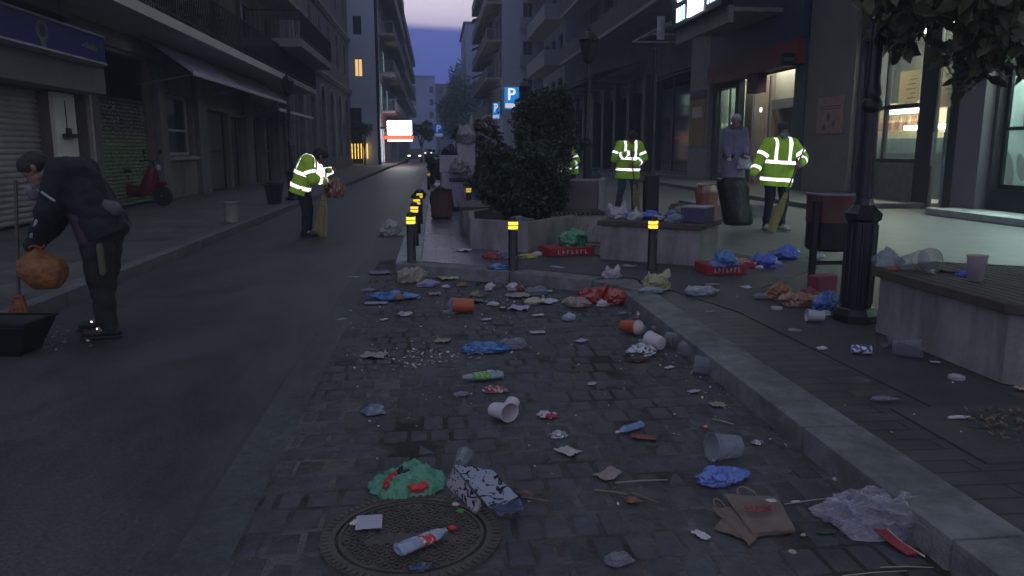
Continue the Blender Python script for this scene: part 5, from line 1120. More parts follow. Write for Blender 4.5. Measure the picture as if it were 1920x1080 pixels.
# --- left sweeper in the road, bent, seen from the side
J = dict(head=V(.20, .06, 1.24), neck=V(.08, .04, 1.20), chest=V(.0, .02, 1.12), pelvis=V(-.10, .02, .84), shL=V(.04, .17, 1.16), shR=V(.03, -.16, 1.17), elL=V(.20, .18, .98), elR=V(.10, -.20, .90), wrL=V(.34, .08, 1.02), wrR=V(.27, -.06, .86),
         hipL=V(-.10, .11, .80), hipR=V(-.10, -.08, .80), knL=V(-.02, .12, .44), knR=V(-.03, -.09, .44), anL=V(-.04, .15, .085), anR=V(-.06, -.09, .085), toL=V(.10, .14, .03), toR=V(.08, -.12, .03), hdL=V(1, -.2, .1), hdR=V(1, .2, -.2), hnL=V(0, 1, .5), hnR=V(0, -1, .5))
p = at(582, 443, 0)
person('bent sweeper in a lime reflective jacket standing in the road, seen from the side', p, J, (.75, .2, -.65), (.5, 0, .8), M['lime_vest'], navy, shoe_b, stripes=dict(body=(-.06, .15)), hair=hairb, jw=1.08, hem=.17)
pl_ = Vector(p)
broom('straw broom planted on the road by the left sweeper', pl_+V(.30, -.05, 1.06), V(*(pl_+V(.17, -.12, .01))), spread=.10, bl=.66)
# --- woman in a long lilac coat
J = dict(head=V(.0, -.03, 1.53), neck=V(.01, 0, 1.40), chest=V(0, 0, 1.26), pelvis=V(0, .0, .92), shL=V(.17, 0, 1.34), shR=V(-.16, 0, 1.34), elL=V(.22, -.02, 1.08), elR=V(-.20, -.02, 1.08), wrL=V(.16, -.16, .92), wrR=V(-.15, -.12, .88),
         hipL=V(.09, .0, .88), hipR=V(-.09, .0, .88), knL=V(.09, -.02, .48), knR=V(-.09, -.02, .48), anL=V(.10, .03, .085), anR=V(-.10, .03, .085), toL=V(.12, -.12, .03), toR=V(-.11, -.12, .03))
q = at(1380, 400, PAVE); pw = aty(1380, 214, 14.2); pw = Vector((pw.x, 14.2, 0)); 
coat = mat('coat_lilac', (.17, .145, .23), .85, .12, 8, bump=.15)
t, f, u_, s = person('woman in a long lilac coat and pale knitted hat standing behind the black sack', (pw.x, pw.y, .335), J, (-.45, -1, -.12), (0, 0, 1), coat, blackc, shoe_b, stripes=None, hat=mat('hat_pale', (.40, .37, .44), .9, .1, 30, bump=.3), jw=.93, hem=.42, folds=.007)
bm_obj(blob([(V(-.075, -.02, 1.405), V(.075, -.02, 1.405), .062, .062), (V(0, .07, 1.42), V(0, .08, 1.36), .085, .08)], .012, 3, .006, 12), 'hood', mat('hood_fur', (.11, .085, .075), .95, .3, 60, bump=.6), t)
bm_obj(blob([(V(-.05, .17, 1.20), V(.08, .17, 1.02), .11, .13)], .012, 3), 'backpack', blackc, t)
tw = V(pw.x, pw.y, .335)
mb = MB(); mb.box(pw.x-.6, pw.x+.9, 13.9, 15.55, PAVE-.02, .33, bev=.01); ob = mb.build('step', mat('step_stone', (.10, .10, .105), .6), None); ob['kind'] = 'structure'; ob.name = 'stone_step'
# --- sweeper glimpsed behind the bush
J = dict(head=V(-.10, -.05, 1.40), neck=V(-.03, 0, 1.34), chest=V(.0, .01, 1.22), pelvis=V(.06, .02, .92), shL=V(.16, 0, 1.29), shR=V(-.16, 0, 1.29), elL=V(.26, -.08, 1.06), elR=V(-.24, -.10, 1.05), wrL=V(.10, -.24, 1.0), wrR=V(-.20, -.28, 1.0),
         hipL=V(.16, .02, .86), hipR=V(-.04, .02, .86), knL=V(.16, -.02, .48), knR=V(-.04, -.02, .48), anL=V(.17, .03, .085), anR=V(-.05, .03, .085), toL=V(.19, -.12, .03), toR=V(-.07, -.12, .03))
pb = aty(1062, 300, 19.5)
person('sweeper in a reflective jacket half hidden behind the dark bush', (pb.x, 19.5, -.12+PAVE), J, (-.4, -.7, -.5), (0, -.2, .9), M['lime_vest'], navy, shoe_b, stripes=dict(body=(-.06, .16)), hair=hairb, jw=1.05, hem=.20)
# --- man bent over in the left foreground
J = dict(head=V(-.36, -.03, 1.27), neck=V(-.23, .0, 1.29), chest=V(-.09, 0, 1.20), pelvis=V(.04, .02, .90), shL=V(-.12, -.19, 1.27), shR=V(-.11, .19, 1.27), elL=V(-.21, -.25, .97), elR=V(-.26, .22, .99), wrL=V(-.37, -.17, .70), wrR=V(-.42, .08, .74),
         hipL=V(.05, -.10, .86), hipR=V(.05, .11, .86), knL=V(.05, -.11, .47), knR=V(.0, .13, .47), anL=V(.09, -.11, .085), anR=V(-.06, .15, .085), toL=V(-.06, -.14, .03), toR=V(-.21, .15, .03), hdL=V(-.5, 0, -.9), hdR=V(-.5, 0, -.9), hnL=V(-.3, -1, .3), hnR=V(0, 1, .5))
p = at(196, 628, 0); pmn = Vector(p)
jk = mat('jacket_navy', (.006, .007, .014), .85, .3, 6, bump=.2, bscale=30)
t, f, u_, s = person('man in dark navy jacket and black trousers bent over a broom, left foreground', p, J, (-.75, -.25, -.62), (-.45, 0, .85), jk, blackc, shoe_b, stripes=None, hair=mat('hair_dark', (.012, .010, .009), .6, .3, 40, bump=.5, bscale=120), jw=1.14, hem=.13, trw=1.50, folds=.017)
bmj = None
def patch(name, caps, m, off=0): return bm_obj(blob(caps, .010, 2), name, m, t)
patch('jacket_panel', [(V(-.03, -.16, .98), V(.03, -.15, .78), .085, .095)], mat('panel_mauve', (.055, .032, .042), .8))
patch('waist_pad', [(V(.02, -.14, 1.02), V(.17, -.06, .98), .055, .065)], mat('pad_grey', (.09, .08, .09), .8))
patch('thigh_patch', [(V(.12, -.225, .72), V(.12, -.215, .52), .025, .025)], mat('patch_olive', (.08, .10, .04), .8))
patch('face_mask', [(V(-.40, -.07, 1.13), V(-.39, -.04, 1.08), .030, .038)], mat('mask_lilac', (.20, .19, .25), .8))
bm_obj(blob([(V(-.33, -.255, .80), V(-.26, -.30, .92), .016, .014)], .008, 1), 'sleeve_stripe', mat('stripe_grey', (.32, .36, .34), .5), t)
bm_obj(blob([(V(-.20, -.315, 1.12), V(-.12, -.32, 1.06), .010, .010)], .006, 1), 'pocket_trim', mat('stripe_grey', (.32, .36, .34), .5), t)
for k in (0, 1):
    for dx in (-.03, .025): bm_obj(blob([(J['anL' if k == 0 else 'anR']+V(-.043+dx, -.05, .0), J['anL' if k == 0 else 'anR']+V(-.04+dx, -.05, .0), .006, .006)], .005, 0), 'reflective_dot', M['white_retro'], t)
t.scale = (.95, .95, .95)
broom('upright broom with orange bristles held by the man in the left foreground', pmn+V(-.44, -.12, 1.14), V(pmn.x-.47, pmn.y-.24, .01), spread=.09, bl=.34, m=mat('bristle_orange', (.24, .08, .035), .8, .3, 30), mixed=mat('pole_olive', (.07, .065, .05), .6))
# ============================================================ LITTER
def place(px, py, z=None):
    """ground point under a photo pixel, on whichever surface lies there"""
    if z is not None: return at(px, py, z)
    p = at(px, py, PAVE)
    if p.x > XB1+.02 or (p.x > XI and p.y > front_y(p.x)) or p.x < XL: return at(px, py, PAVE+.004)
    return at(px, py, .018 if XB0 < at(px, py, 0).x < XB1 else 0)
def T_(o, lb, cat, grp): return tag(o, lb, cat, grp)
V_ = lambda *a: Vector(a)
def bag(lb, px, py, w, m, h=.5, dpt=.7, seed=0, z=None, ears=0, rz=0, cat='plastic bag', grp='discarded plastic bags', name='plastic_bag', rough=.30, parts=None, lift=0, sub=5, spike=0):
    """crumpled film bag: a sagging lump with sharp creases and gathered, pointed handles"""
    p = place(px, py, z); W = w*mpp(p); H = W*h*(.82 if h < 1 else 1); D = W*dpt; t = empty(name, (p.x, p.y, p.z+lift)); T_(t, lb, cat, grp)
    bm = bmesh.new(); bmesh.ops.create_icosphere(bm, subdivisions=sub, radius=1); off = Vector((seed*7.3, seed*1.7, 0)); rg = random.Random(seed)
    er = [(rg.uniform(0, 6.283) if ears > 2 else (-.5+k)*1.6+rg.uniform(-.3, .3)) for k in range(ears)]
    for v in bm.verts:
        c = v.co.copy(); n1 = noise.noise(c*1.3+off); n2 = noise.ridged_multi_fractal(c*1.5+off, .9, 2.1, 4, 1.0, 2.0); n3 = abs(noise.noise(c*5+off*2))
        n4 = noise.noise(c*3.1+off*1.3); n5 = abs(noise.noise(c*8.5+V_(n4*2, n1*3, 0)+off))
        r = 1+.34*n1+rough*(.55-n2*.38)-.16*n3+.10*n4-.10*n5
        if c.z < 0: r += (-c.z)*(.30*abs(noise.noise(V_(c.x*4, c.y*4, seed)))+.12*n1)
        q = Vector((c.x*W*.5*r, c.y*D*.5*r, 0)); hz = max(0, (c.z+.55)/1.55)
        q.z = H*hz*(.85+.5*n1+.25*(n2-1)*rough/.3)
        for k, a in enumerate(er):
            dd = (c-Vector((math.sin(a)*.75, .1*math.cos(a*3), .62)).normalized()).length
            if dd < .55: s = (1-dd/.55)**1.6; q.z += H*(.42+.22*(k % 2))*s*(1+.5*n3); q.x += math.sin(a)*W*.14*s
        if spike: q.z += H*spike*max(0, 1-math.hypot(c.x, c.y)*2.1)**1.3
        if c.z < -.35: q.z = max(0, q.z*.3)
        v.co = q
    me = bpy.data.meshes.new('film'); bm.to_mesh(me); bm.free(); o = link('film', me, m, t, True); t.rotation_euler.z = rz
    return t
def sheet(lb, px, py, w, d, m, seed=0, rz=0, crump=.25, z=None, cat='paper', grp='scraps of paper and wrapping', name='paper_scrap', n=14, lift=.004, shape=None, thick=.0012, fold=None):
    """thin scrap with folds and creases, w by d in photo pixels across its place"""
    p = place(px, py, z); k_ = mpp(p); W, D = w*k_, d*k_
    bm = bmesh.new(); bmesh.ops.create_grid(bm, x_segments=n, y_segments=n, size=.5); off = Vector((seed*5.1, seed*2.3, 0))
    for v in bm.verts:
        x, y = v.co.x, v.co.y; c = Vector((x*2.6, y*2.6, 0))+off
        e = 1+.10*noise.noise(Vector((math.atan2(y, x)*2, seed, 0)))*2*max(abs(x), abs(y))*2*(0 if crump < .1 else 1)
        zz = (abs(noise.noise(c))*.55+abs(noise.noise(c*2.2))*.3)*crump*min(W, D)
        if fold is not None: zz += fold*max(0, x*W)
        v.co = Vector((x*W*e, y*D*e, zz))
    if shape:
        bm.free(); bm = bmesh.new(); vs = [bm.verts.new((a*W, b*D, 0)) for a, b in shape]; f = bm.faces.new(vs); bmesh.ops.triangulate(bm, faces=[f])
        bmesh.ops.subdivide_edges(bm, edges=bm.edges[:], cuts=5, use_grid_fill=True)
        for v in bm.verts: c = Vector((v.co.x/W*2.2, v.co.y/D*2.2, 0))+off; v.co.z = (abs(noise.noise(c))*.5+abs(noise.noise(c*2.3))*.22)*crump*min(W, D)
    g = bmesh.ops.solidify(bm, geom=bm.faces[:], thickness=thick)
    lo = min(v.co.z for v in bm.verts)
    for v in bm.verts: v.co.z -= lo
    me = bpy.data.meshes.new(name); bm.to_mesh(me); bm.free(); o = link(name, me, m, None, True); me.set_sharp_from_angle(angle=R(30)); o.location = (p.x, p.y, p.z+lift); o.rotation_euler.z = rz
    return T_(o, lb, cat, grp)
def axis_M(p, dirv, r):
    """lay a lathe profile on its side"""
    d = Vector(dirv).normalized(); return Matrix.Translation(Vector(p)+Vector((0, 0, r))) @ d.to_track_quat('Z', 'Y').to_matrix().to_4x4()
CLEAR = film('clear_plastic', (.50, .52, .58), .90, .12, .1, 20); CLEARW = film('clear_wrinkled', (.46, .50, .58), .80, .14, .9, 28)
WHITE = mat('white_plastic', (.48, .47, .51), .5, .06, 8); FOAM = mat('foam_white', (.50, .46, .51), .7, .05, 20); ORANGE = mat('cup_orange', (.42, .09, .035), .45, .15, 9); RED = mat('label_red', (.42, .03, .03), .4, .2, 14)
def cup(lb, px, py, h, ang=None, m=None, z=None, rbot=.27, rtop=.36, lid=None, drink=None, sleeve=None, cat='cup', grp='discarded cups', lift=0, squash=1, rim=True):
    """tapered drinking cup with rolled rim; standing when ang is None, else lying with its mouth towards ang (degrees, ground plane)"""
    p = place(px, py, z); k_ = mpp(p); H = h*k_; rb, rt = H*rbot, H*rtop; m = m or CLEAR; t = empty('cup', (p.x, p.y, p.z+lift)); T_(t, lb, cat, grp)
    prof = [(0, .0), (rb*.85, 0), (rb, H*.02), (rb*1.02, H*.06)]+[(rb+(rt-rb)*s, H*s) for s in (.12, .3, .31, .5, .7, .9)]
    if rim: prof += [(rt, H*.97), (rt*1.05, H*.975), (rt*1.06, H), (rt*.99, H)]
    if ang is None: Mx = Matrix.Identity(4)
    else: a = R(ang); tl = math.atan2(rt-rb, H); Mx = Matrix.Translation((-math.cos(a)*H/2, -math.sin(a)*H/2, (rb+rt)/2+.0)) @ Vector((math.cos(a), math.sin(a), math.tan(tl)*.9)).to_track_quat('Z', 'Y').to_matrix().to_4x4()
    Mx = Matrix.Scale(squash, 4, (0, 0, 1)) @ Mx
    mb = MB(); mb.lathe(prof, seg=24, M=Mx, cap=False); mb.build('shell', m, t, True)
    if sleeve: a0, a1 = .25, .8; mb = MB(); mb.lathe([((rb+(rt-rb)*s)*1.012, H*s) for s in (a0, a1)], seg=24, M=Mx, cap=False); mb.build('sleeve', sleeve, t, True)
    if lid: mb = MB(); mb.lathe([(rt*1.07, H*.97), (rt*1.07, H*1.02), (rt*.9, H*1.08), (rt*.55, H*1.22), (0, H*1.26)], seg=24, M=Mx, cap=False); mb.build('lid', lid, t, True)
    if drink: mb = MB(); s = .38; mb.lathe([(0, H*.03), (rb*.96, H*.03), ((rb+(rt-rb)*s)*.96, H*s), (0, H*s)], seg=24, M=Mx, cap=False); mb.build('drink', drink, t, True)
    return t
def bottle(lb, px, py, L, ang, m=None, label=None, cap=None, r=.155, z=None, crush=.6, cat='bottle', grp='discarded bottles', seed=0, lrange=(.35, .62), pattern=None):
    """plastic bottle lying on the ground, neck towards ang, squashed"""
    p = place(px, py, z); k_ = mpp(p); L = L*k_; rr = L*r; t = empty('plastic_bottle', (p.x, p.y, p.z)); T_(t, lb, cat, grp); m = m or CLEAR
    a = R(ang); q = Vector((math.cos(a), math.sin(a), 0)).to_track_quat('Z', 'Y').to_matrix().to_4x4(); Mx = Matrix.Translation((0, 0, rr*crush)) @ Matrix.Scale(crush, 4, (0, 0, 1)) @ q @ Matrix.Translation((0, 0, -L/2))
    f = lambda pr: [(x*rr, y*L) for x, y in pr]
    def bend(o):
        for v in o.data.vertices:
            n1 = noise.noise(v.co*(3.2/L)+Vector((seed*3.3, 1, 0))); n2 = noise.noise(v.co*(9/L)+Vector((seed, 2, 0))); v.co += Vector((0, 0, 1))*(n1*rr*.45*crush+n2*rr*.2)*(1 if v.co.z > rr*crush else .1); v.co.z = max(0, v.co.z)
    mb = MB(); mb.lathe(f([(0, .01), (.75, 0), (.95, .02), (1, .06), (.93, .12), (1, .16), (.94, .2), (1, .25), (.97, .35), (.97, .62), (1, .66), (.9, .74), (.6, .84), (.33, .90), (.30, .95)]), seg=24, M=Mx, cap=False); bend(mb.build('body', m, t, True))
    if label: mb = MB(); mb.lathe(f([(1.01, lrange[0]), (1.0, (lrange[0]+lrange[1])/2), (1.01, lrange[1])]), seg=24, M=Mx, cap=False); bend(mb.build('label', label, t, True))
    if cap: mb = MB(); mb.lathe(f([(0, .93), (.40, .93), (.42, .95), (.42, 1.0), (.36, 1.02), (0, 1.02)]), seg=16, M=Mx, cap=False); mb.build('cap', cap, t, True)
    return t
def capp(lb, px, py, r, m, z=None, m2=None, cat='bottle cap', rz=0):
    p = place(px, py, z); r *= mpp(p); t = empty('bottle_cap', (p.x, p.y, p.z)); T_(t, lb, cat, 'loose bottle caps and lids'); mb = MB(); r *= .8; mb.lathe([(0, r*.5), (r*.85, r*.5), (r, r*.42), (r, 0), (r*.88, 0)], seg=18, cap=False)
    for k in range(18): a = 6.283*k/18; mb.box(r*math.cos(a)-r*.05, r*math.cos(a)+r*.05, r*math.sin(a)-r*.05, r*math.sin(a)+r*.05, 0, r*.4)
    mb.build('shell', m, t, True)
    if m2: mb = MB(); mb.lathe([(0, r*.55), (r*.6, r*.55), (r*.62, r*.51)], seg=16, cap=False); mb.build('top_disc', m2, t, True)
    return t
def stick(lb, px, py, L, ang, r=2.0, m=None, z=None, cat='stick', tip=None):
    p = place(px, py, z); k_ = mpp(p); L *= k_; r *= k_; a = R(ang); d = Vector((math.cos(a), math.sin(a), 0)); mb = MB(); mb.tube([-d*L/2+V(0, 0, r), V(0, .002, r+.002), d*L/2+V(0, 0, r)], [r*.8, r, r*.6], seg=7)
    o = mb.build('wooden_stick', m or mat('stick_wood', (.22, .15, .09), .8, .2, 20), None, True); o.location = (p.x, p.y, p.z+.002); return T_(o, lb, cat, 'loose sticks and straws')
def foil_blob(lb, px, py, w, m, h=.45, dpt=.6, seed=0, rz=0, z=None, name='foil_wrapper', cat='wrapper', grp='crumpled foil and wrappers', rough=.6):
    return bag(lb, px, py, w, m, h, dpt, seed, z, 0, rz, cat, grp, name, rough, sub=4)
FOIL = mat('foil_silver', (.45, .46, .52), .25, .3, 20, metal=.85, bump=.6, bscale=60)
# printed patterns ------------------------------------------------------------
def printed(name, base, spot, scale=22, thr=.36, rough=.6, dist=0):
    m = mat(name, base, rough, .06, 6); t = m.node_tree; b = t.nodes['Principled BSDF']; co = _n(t, 'ShaderNodeTexCoord'); v = _n(t, 'ShaderNodeTexNoise'); v.inputs['Scale'].default_value = scale; v.inputs['Detail'].default_value = 1.5; v.inputs['Distortion'].default_value = dist
    t.links.new(co.outputs['Object'], v.inputs[0]); l = _n(t, 'ShaderNodeMath', operation='GREATER_THAN'); l.inputs[1].default_value = thr; t.links.new(v.outputs[0], l.inputs[0])
    mx = _n(t, 'ShaderNodeMixRGB'); src = b.inputs['Base Color'].links[0].from_socket; t.links.new(src, mx.inputs[1]); mx.inputs[2].default_value = (*spot, 1); t.links.new(l.outputs[0], mx.inputs[0]); t.links.new(mx.outputs[0], b.inputs['Base Color']); return m
# --- foreground
GREEN = film('green_film', (.08, .34, .21), .30, .35, .5, 22)
# open green carrier bag with print
p = place(760, 912); t = empty('plastic_bag', (p.x, p.y, p.z), 'open sea-green carrier bag with black and red print at the top of the manhole', 'plastic bag', 'discarded plastic bags')
k_ = mpp(p); W = 132*k_
bm = bmesh.new(); bmesh.ops.create_grid(bm, x_segments=56, y_segments=44, size=.5)
for v in bm.verts:
    x, y = v.co.x*2, v.co.y*2; a = math.atan2(y, x); rr = min(1, max(abs(x), abs(y)))
    R_ = 1.0+.24*noise.noise(V(math.cos(a)*1.7, math.sin(a)*1.7, 4))+.10*noise.noise(V(math.cos(a)*6, math.sin(a)*6, 9)); X, Y_ = rr*math.cos(a)*R_, rr*math.sin(a)*R_
    n1 = noise.noise(V(X*1.6, Y_*1.6, 2)); n2 = abs(noise.noise(V(X*4+n1*2, Y_*4, 7))); n3 = abs(noise.noise(V(X*9, Y_*9+n1*3, 1)))
    hgt = .10+.20*(1-rr**3)+.22*n1+.18*n2+.07*n3
    if X > -.1: hgt += .24*math.exp(-((X-.35)**2/.16+(Y_-.35)**2/.16))
    if Y_ > .55: hgt += .34*math.exp(-((X-.35)**2/.04+(Y_-1.0)**2/.10))
    if rr > .98: hgt = .02+max(0, hgt-.42)
    v.co = V(X*W*.50, Y_*W*.46, max(.002, hgt*W*.42))
me = bpy.data.meshes.new('film'); bm.to_mesh(me); bm.free(); o = link('film', me, GREEN, t, True); t.rotation_euler.z = .12
surf = me
def on_surf(me, X, Y_, off=.004):
    best = min(me.vertices, key=lambda v: (v.co.x-X)**2+(v.co.y-Y_)**2); return V(X, Y_, best.co.z+off)
for nm, mm, pts, r_ in (('black_print', mat('print_black', (.01, .012, .012), .5), [(-.12, .10), (-.04, .17), (-.02, .24), (-.10, .22), (.02, .14), (.06, .12), (-.06, .08)], .008), ('red_print', RED, [(-.30, -.24), (-.25, -.20), (-.27, -.14), (-.21, -.10), (-.19, -.02), (-.14, .02), (-.13, .07)], .011), ('red_wrapper', mat('wrapper_red_shine', (.45, .03, .03), .25), [(.04, -.33), (.10, -.30), (.17, -.30), (.24, -.24)], .022)):
    mb = MB(); mb.tube([on_surf(me, a*W, b*W) for a, b in pts], r_, seg=6); mb.build(nm, mm, t, True)
# white paper bag with black doodles: two standing faces of a squashed bag
DOODLE = printed('paper_black_doodles', (.60, .57, .64), (.015, .015, .04), 46, .585, dist=.8)
DOODLE2 = printed('paper_blue_doodles', (.46, .50, .62), (.015, .015, .05), 40, .59, dist=1.2)
q = lambda px, py, h: at(px, py, .018+h)
a, b, c, d = q(850, 872, .13), q(833, 908, .03), q(893, 965, .02), q(905, 948, .06); e_, f_, g_, h_ = q(850, 872, .135), q(920, 880, .15), q(975, 935, .09), q(915, 950, .06)
t = empty('paper_bag', (a.x, a.y, .018), 'squashed white paper bag covered in black doodles, lying above the manhole', 'paper bag')
def quad(name, pts, m, n=12, w=.006, sd=1):
    bm = bmesh.new(); P0 = [Vector(p_) for p_ in pts]; g = {}
    for i in range(n+1):
        for j in range(n+1):
            s, r_ = i/n, j/n; v = P0[0].lerp(P0[1], s).lerp(P0[3].lerp(P0[2], s), r_); v.z += w*(2*noise.noise(V(s*3, r_*3, sd))+abs(noise.noise(V(s*7, r_*7, sd)))); g[i, j] = bm.verts.new(v-Vector((a.x, a.y, .018)))
    for i in range(n):
        for j in range(n): bm.faces.new((g[i, j], g[i+1, j], g[i+1, j+1], g[i, j+1]))
    bmesh.ops.solidify(bm, geom=bm.faces[:], thickness=.0012); me = bpy.data.meshes.new(name); bm.to_mesh(me); bm.free(); return link(name, me, m, t, True)
quad('side_panel', (a, b, c, d), DOODLE, sd=1); quad('front_panel', (e_, f_, g_, h_), DOODLE2, sd=5)
quad('bottom_flap', (h_, g_, q(982, 955, .02), q(940, 968, .005)), film('flap_blue', (.30, .36, .58), .3, .4), sd=9)
mb = MB(); cc = q(938, 930, .085)-Vector((a.x, a.y, .018)); mb.tube([cc+V(.035*math.cos(s), .016*math.sin(s), .004*math.sin(s)) for s in [k*6.283/18 for k in range(19)]], .0028, seg=6); mb.tube([cc+V(-.035, 0, 0), cc+V(-.06, .01, 0), cc+V(-.10, -.004, 0), cc+V(-.12, .01, 0)], .0028, seg=6); mb.build('drawn_loop', mat('print_navy', (.012, .012, .03), .6), t)
cup('crushed clear cup with a thin rim behind the doodled paper bag', 868, 872, 44, 75, CLEAR, squash=.8)
stick('feathery brown stalk ending in a thin stick, right of the doodled bag', 1002, 938, 52, -25, 1.4, mat('stalk_brown', (.20, .13, .09), .8))
foil_blob('fluffy brown seed head at the root of the thin stalk', 985, 929, 34, mat('seed_brown', (.20, .14, .12), .9, .4, 30, bump=.6), .35, .35, 15, -.5, name='seed_head', cat='plant scrap')
# manhole cover
pc = at(772, 1006, .012); 
t = empty('manhole_cover', (pc.x, pc.y, .016), 'round cast-iron manhole cover with a pierced grid in the near cobbles', 'manhole cover')
RM = .345*(at(940, 1008, .012)-at(603, 1008, .012)).length/.69
def ringmesh(r0, r1, z0, z1, seg=64): mb = MB(); mb.lathe([(r0, z0), (r0, z1), (r1, z1), (r1, z0)], seg=seg, cap=False); return mb
M['cast_iron'] = mat('cast_iron', (.10, .088, .082), .6, .35, 8, bump=.4, bscale=70, metal=.4)
mb = MB(); mb.lathe([(0, -.012), (RM*1.02, -.012), (RM*1.04, -.02)], seg=64, cap=False); mb.build('bed', M['sett_joint'], t)
mb = ringmesh(RM*.84, RM, -.02, .008)
for k in range(72): a_ = 6.283*k/72; T = Matrix.Rotation(a_, 4, 'Z'); mb.box(RM*.91, RM*.985, -.006, .006, .0082, .013, M=T)
mb.build('ring', M['cast_iron'], t, True)
mb = MB(); mb.lathe([(0, .002), (RM*.81, .002), (RM*.82, -.01)], seg=64, cap=False); lid_ = mb.build('lid', M['cast_iron'], t, True)
mb = MB(); st_ = .040; rows = int(RM*.8/(st_*.866))
for j in range(-rows, rows+1):
    for i in range(-20, 21):
        x, y = (i+.5*(j % 2))*st_, j*st_*.866
        if math.hypot(x, y) < RM*.76 and not (abs(x) < RM*.50 and abs(y+.01) < .028):
            mb.lathe([(.0165, .0022), (.0165, .008), (.0105, .0085), (.0105, .0022)], (x, y, 0), seg=6, cap=False)
mb.build('grid_pattern', M['cast_iron'], lid_)
mb = ringmesh(RM*.77, RM*.80, .0022, .009); mb.build('lid_rim', M['cast_iron'], lid_, True)
ZM = .028
sheet('square lilac-white napkin lying flat on the left of the manhole', 692, 981, 46, 52, mat('napkin_white', (.38, .37, .47), .8, .05, 9), 2, .05, .05, z=ZM+.004, cat='napkin')
sheet('tiny white tissue scrap just left of the square napkin', 664, 982, 10, 18, mat('tissue_white', (.55, .54, .58), .8, .05, 9), 3, -.4, .3, z=ZM+.004, cat='tissue')
bottle('crushed clear water bottle with red label lying across the manhole', 795, 1021, 112, 38, film('bottle_clear_blue', (.42, .48, .66), .5, .15, .8, 40), printed('label_red_white', (.42, .04, .04), (.6, .55, .55), 60, .60), None, .145, ZM, .55, seed=2, lrange=(.40, .64))
capp('red bottle cap by the neck of the crushed red-label bottle', 848, 991, 9, mat('cap_red', (.45, .025, .03), .4, .1), ZM)
bag('dark blue film scrap below the crushed red-label bottle', 788, 1066, 44, film('film_navy', (.03, .05, .14), .3, .3), .25, .5, 44, ZM)
capp('bright green bottle cap at the manhole rim below the doodled bag', 863, 960, 9, mat('cap_green', (.03, .28, .05), .4, .1))
foil_blob('small white tissue twist left of the green cap', 854, 948, 14, WHITE, .5, .6, 8, cat='tissue', name='tissue', grp='scraps of paper and wrapping')
cup('large piece of a broken white foam cup, bowl side up, mid cobbles', 941, 786, 42, -50, FOAM, rbot=.40, rtop=.52, squash=.75); cup('smaller broken half of the white foam cup, to the right of the large piece', 957, 768, 24, 60, FOAM, rbot=.42, rtop=.55, squash=.8)
foil_blob('red and white crisp wrapper right of the broken foam cup', 1026, 781, 36, printed('wrap_red_white', (.50, .45, .5), (.35, .03, .05), 30, .5, .3), .35, .6, 21, -.4)
foil_blob('shiny silver-blue foil wrapper above the cream packet', 1047, 818, 32, FOIL, .4, .6, 22, .1)
sheet('torn cream packet lying below the shiny foil wrapper', 1065, 848, 30, 40, mat('packet_cream', (.38, .36, .33), .6, .15, 12), 5, .6, .25, cat='packet')
bottle('slim blue-tinted bottle with a white cap near the red splash', 1180, 808, 66, 212, film('bottle_blue', (.25, .36, .62), .4, .15, .6, 40), None, WHITE, .13, crush=.6, seed=5)
sheet('flattened dark red wrapper scraps below the slim blue bottle', 1207, 822, 44, 22, mat('wrap_dark_red', (.20, .03, .03), .5, .4, 12), 6, -.3, .3, cat='wrapper')
sheet('folded grey-pink carton with a pale corner in the cobbles', 1140, 893, 40, 34, mat('carton_greypink', (.24, .19, .18), .7, .15, 9), 7, .5, .2, n=8, cat='carton', fold=.35)
stick('straight pale stick lying level beside the folded carton', 1203, 905, 98, 2, 1.8, mat('stick_grey', (.24, .20, .18), .8))
stick('thin brown stick slanting away below the level pale stick', 1208, 935, 56, -50, 1.2)
stick('short brown stick with a chewed orange end under the folded carton', 1145, 925, 60, -22, 1.6)
foil_blob('chewed orange-brown lump at the end of the short stick', 1185, 940, 26, mat('food_brown', (.22, .10, .045), .7, .4, 30), .4, .5, 17, -.4, name='food_scrap', cat='food scrap', grp='food scraps')
capp('small red cap with a white top alone on the right of the cobbles', 1323, 802, 7, mat('cap_red', (.45, .025, .03), .4, .1), m2=WHITE)
cup('clear cup on its side with its mouth to the camera above the blue crinkled bag', 1358, 862, 54, 190, CLEARW, rbot=.36, rtop=.46)
BLUEC = film('blue_crinkle', (.14, .24, .70), .18, .3, .9, 46)
bag('crinkled bright blue bag with a clear silvery top, right foreground cobbles', 1348, 903, 88, BLUEC, .36, .55, 24, rough=.42, rz=.15)
# brown carrier with red script
t = empty('paper_bag', (at(1415, 965, .02).x, at(1415, 965, .02).y, .02), 'flattened brown paper carrier bag with red lettering and a twine handle', 'paper bag')
a = Vector((t.location.x, t.location.y, .0)); KR = mat('kraft_paper', (.32, .25, .22), .85, .12, 7, bump=.15, bscale=20)
o_ = a.copy(); a.z = .018
quad('front', (at(1356, 928, .05), at(1458, 932, .05), at(1492, 996, .03), at(1412, 1002, .03)), KR, sd=3, w=.004)
quad('torn_back', (at(1334, 953, .026), at(1372, 952, .03), at(1424, 1006, .026), at(1405, 1024, .022)), mat('kraft_paper_pink', (.34, .25, .21), .85, .12, 7, bump=.15), sd=6, w=.003)
quad('torn_back', (at(1352, 975, .024), at(1375, 965, .028), at(1410, 1018, .022), at(1338, 992, .02)), MATS['kraft_paper_pink'], sd=8, w=.003)
quad('bottom_fold', (at(1412, 1000, .035), at(1492, 995, .035), at(1488, 1000, .02), at(1420, 1007, .02)), MATS['kraft_paper_pink'], sd=2, w=.002)
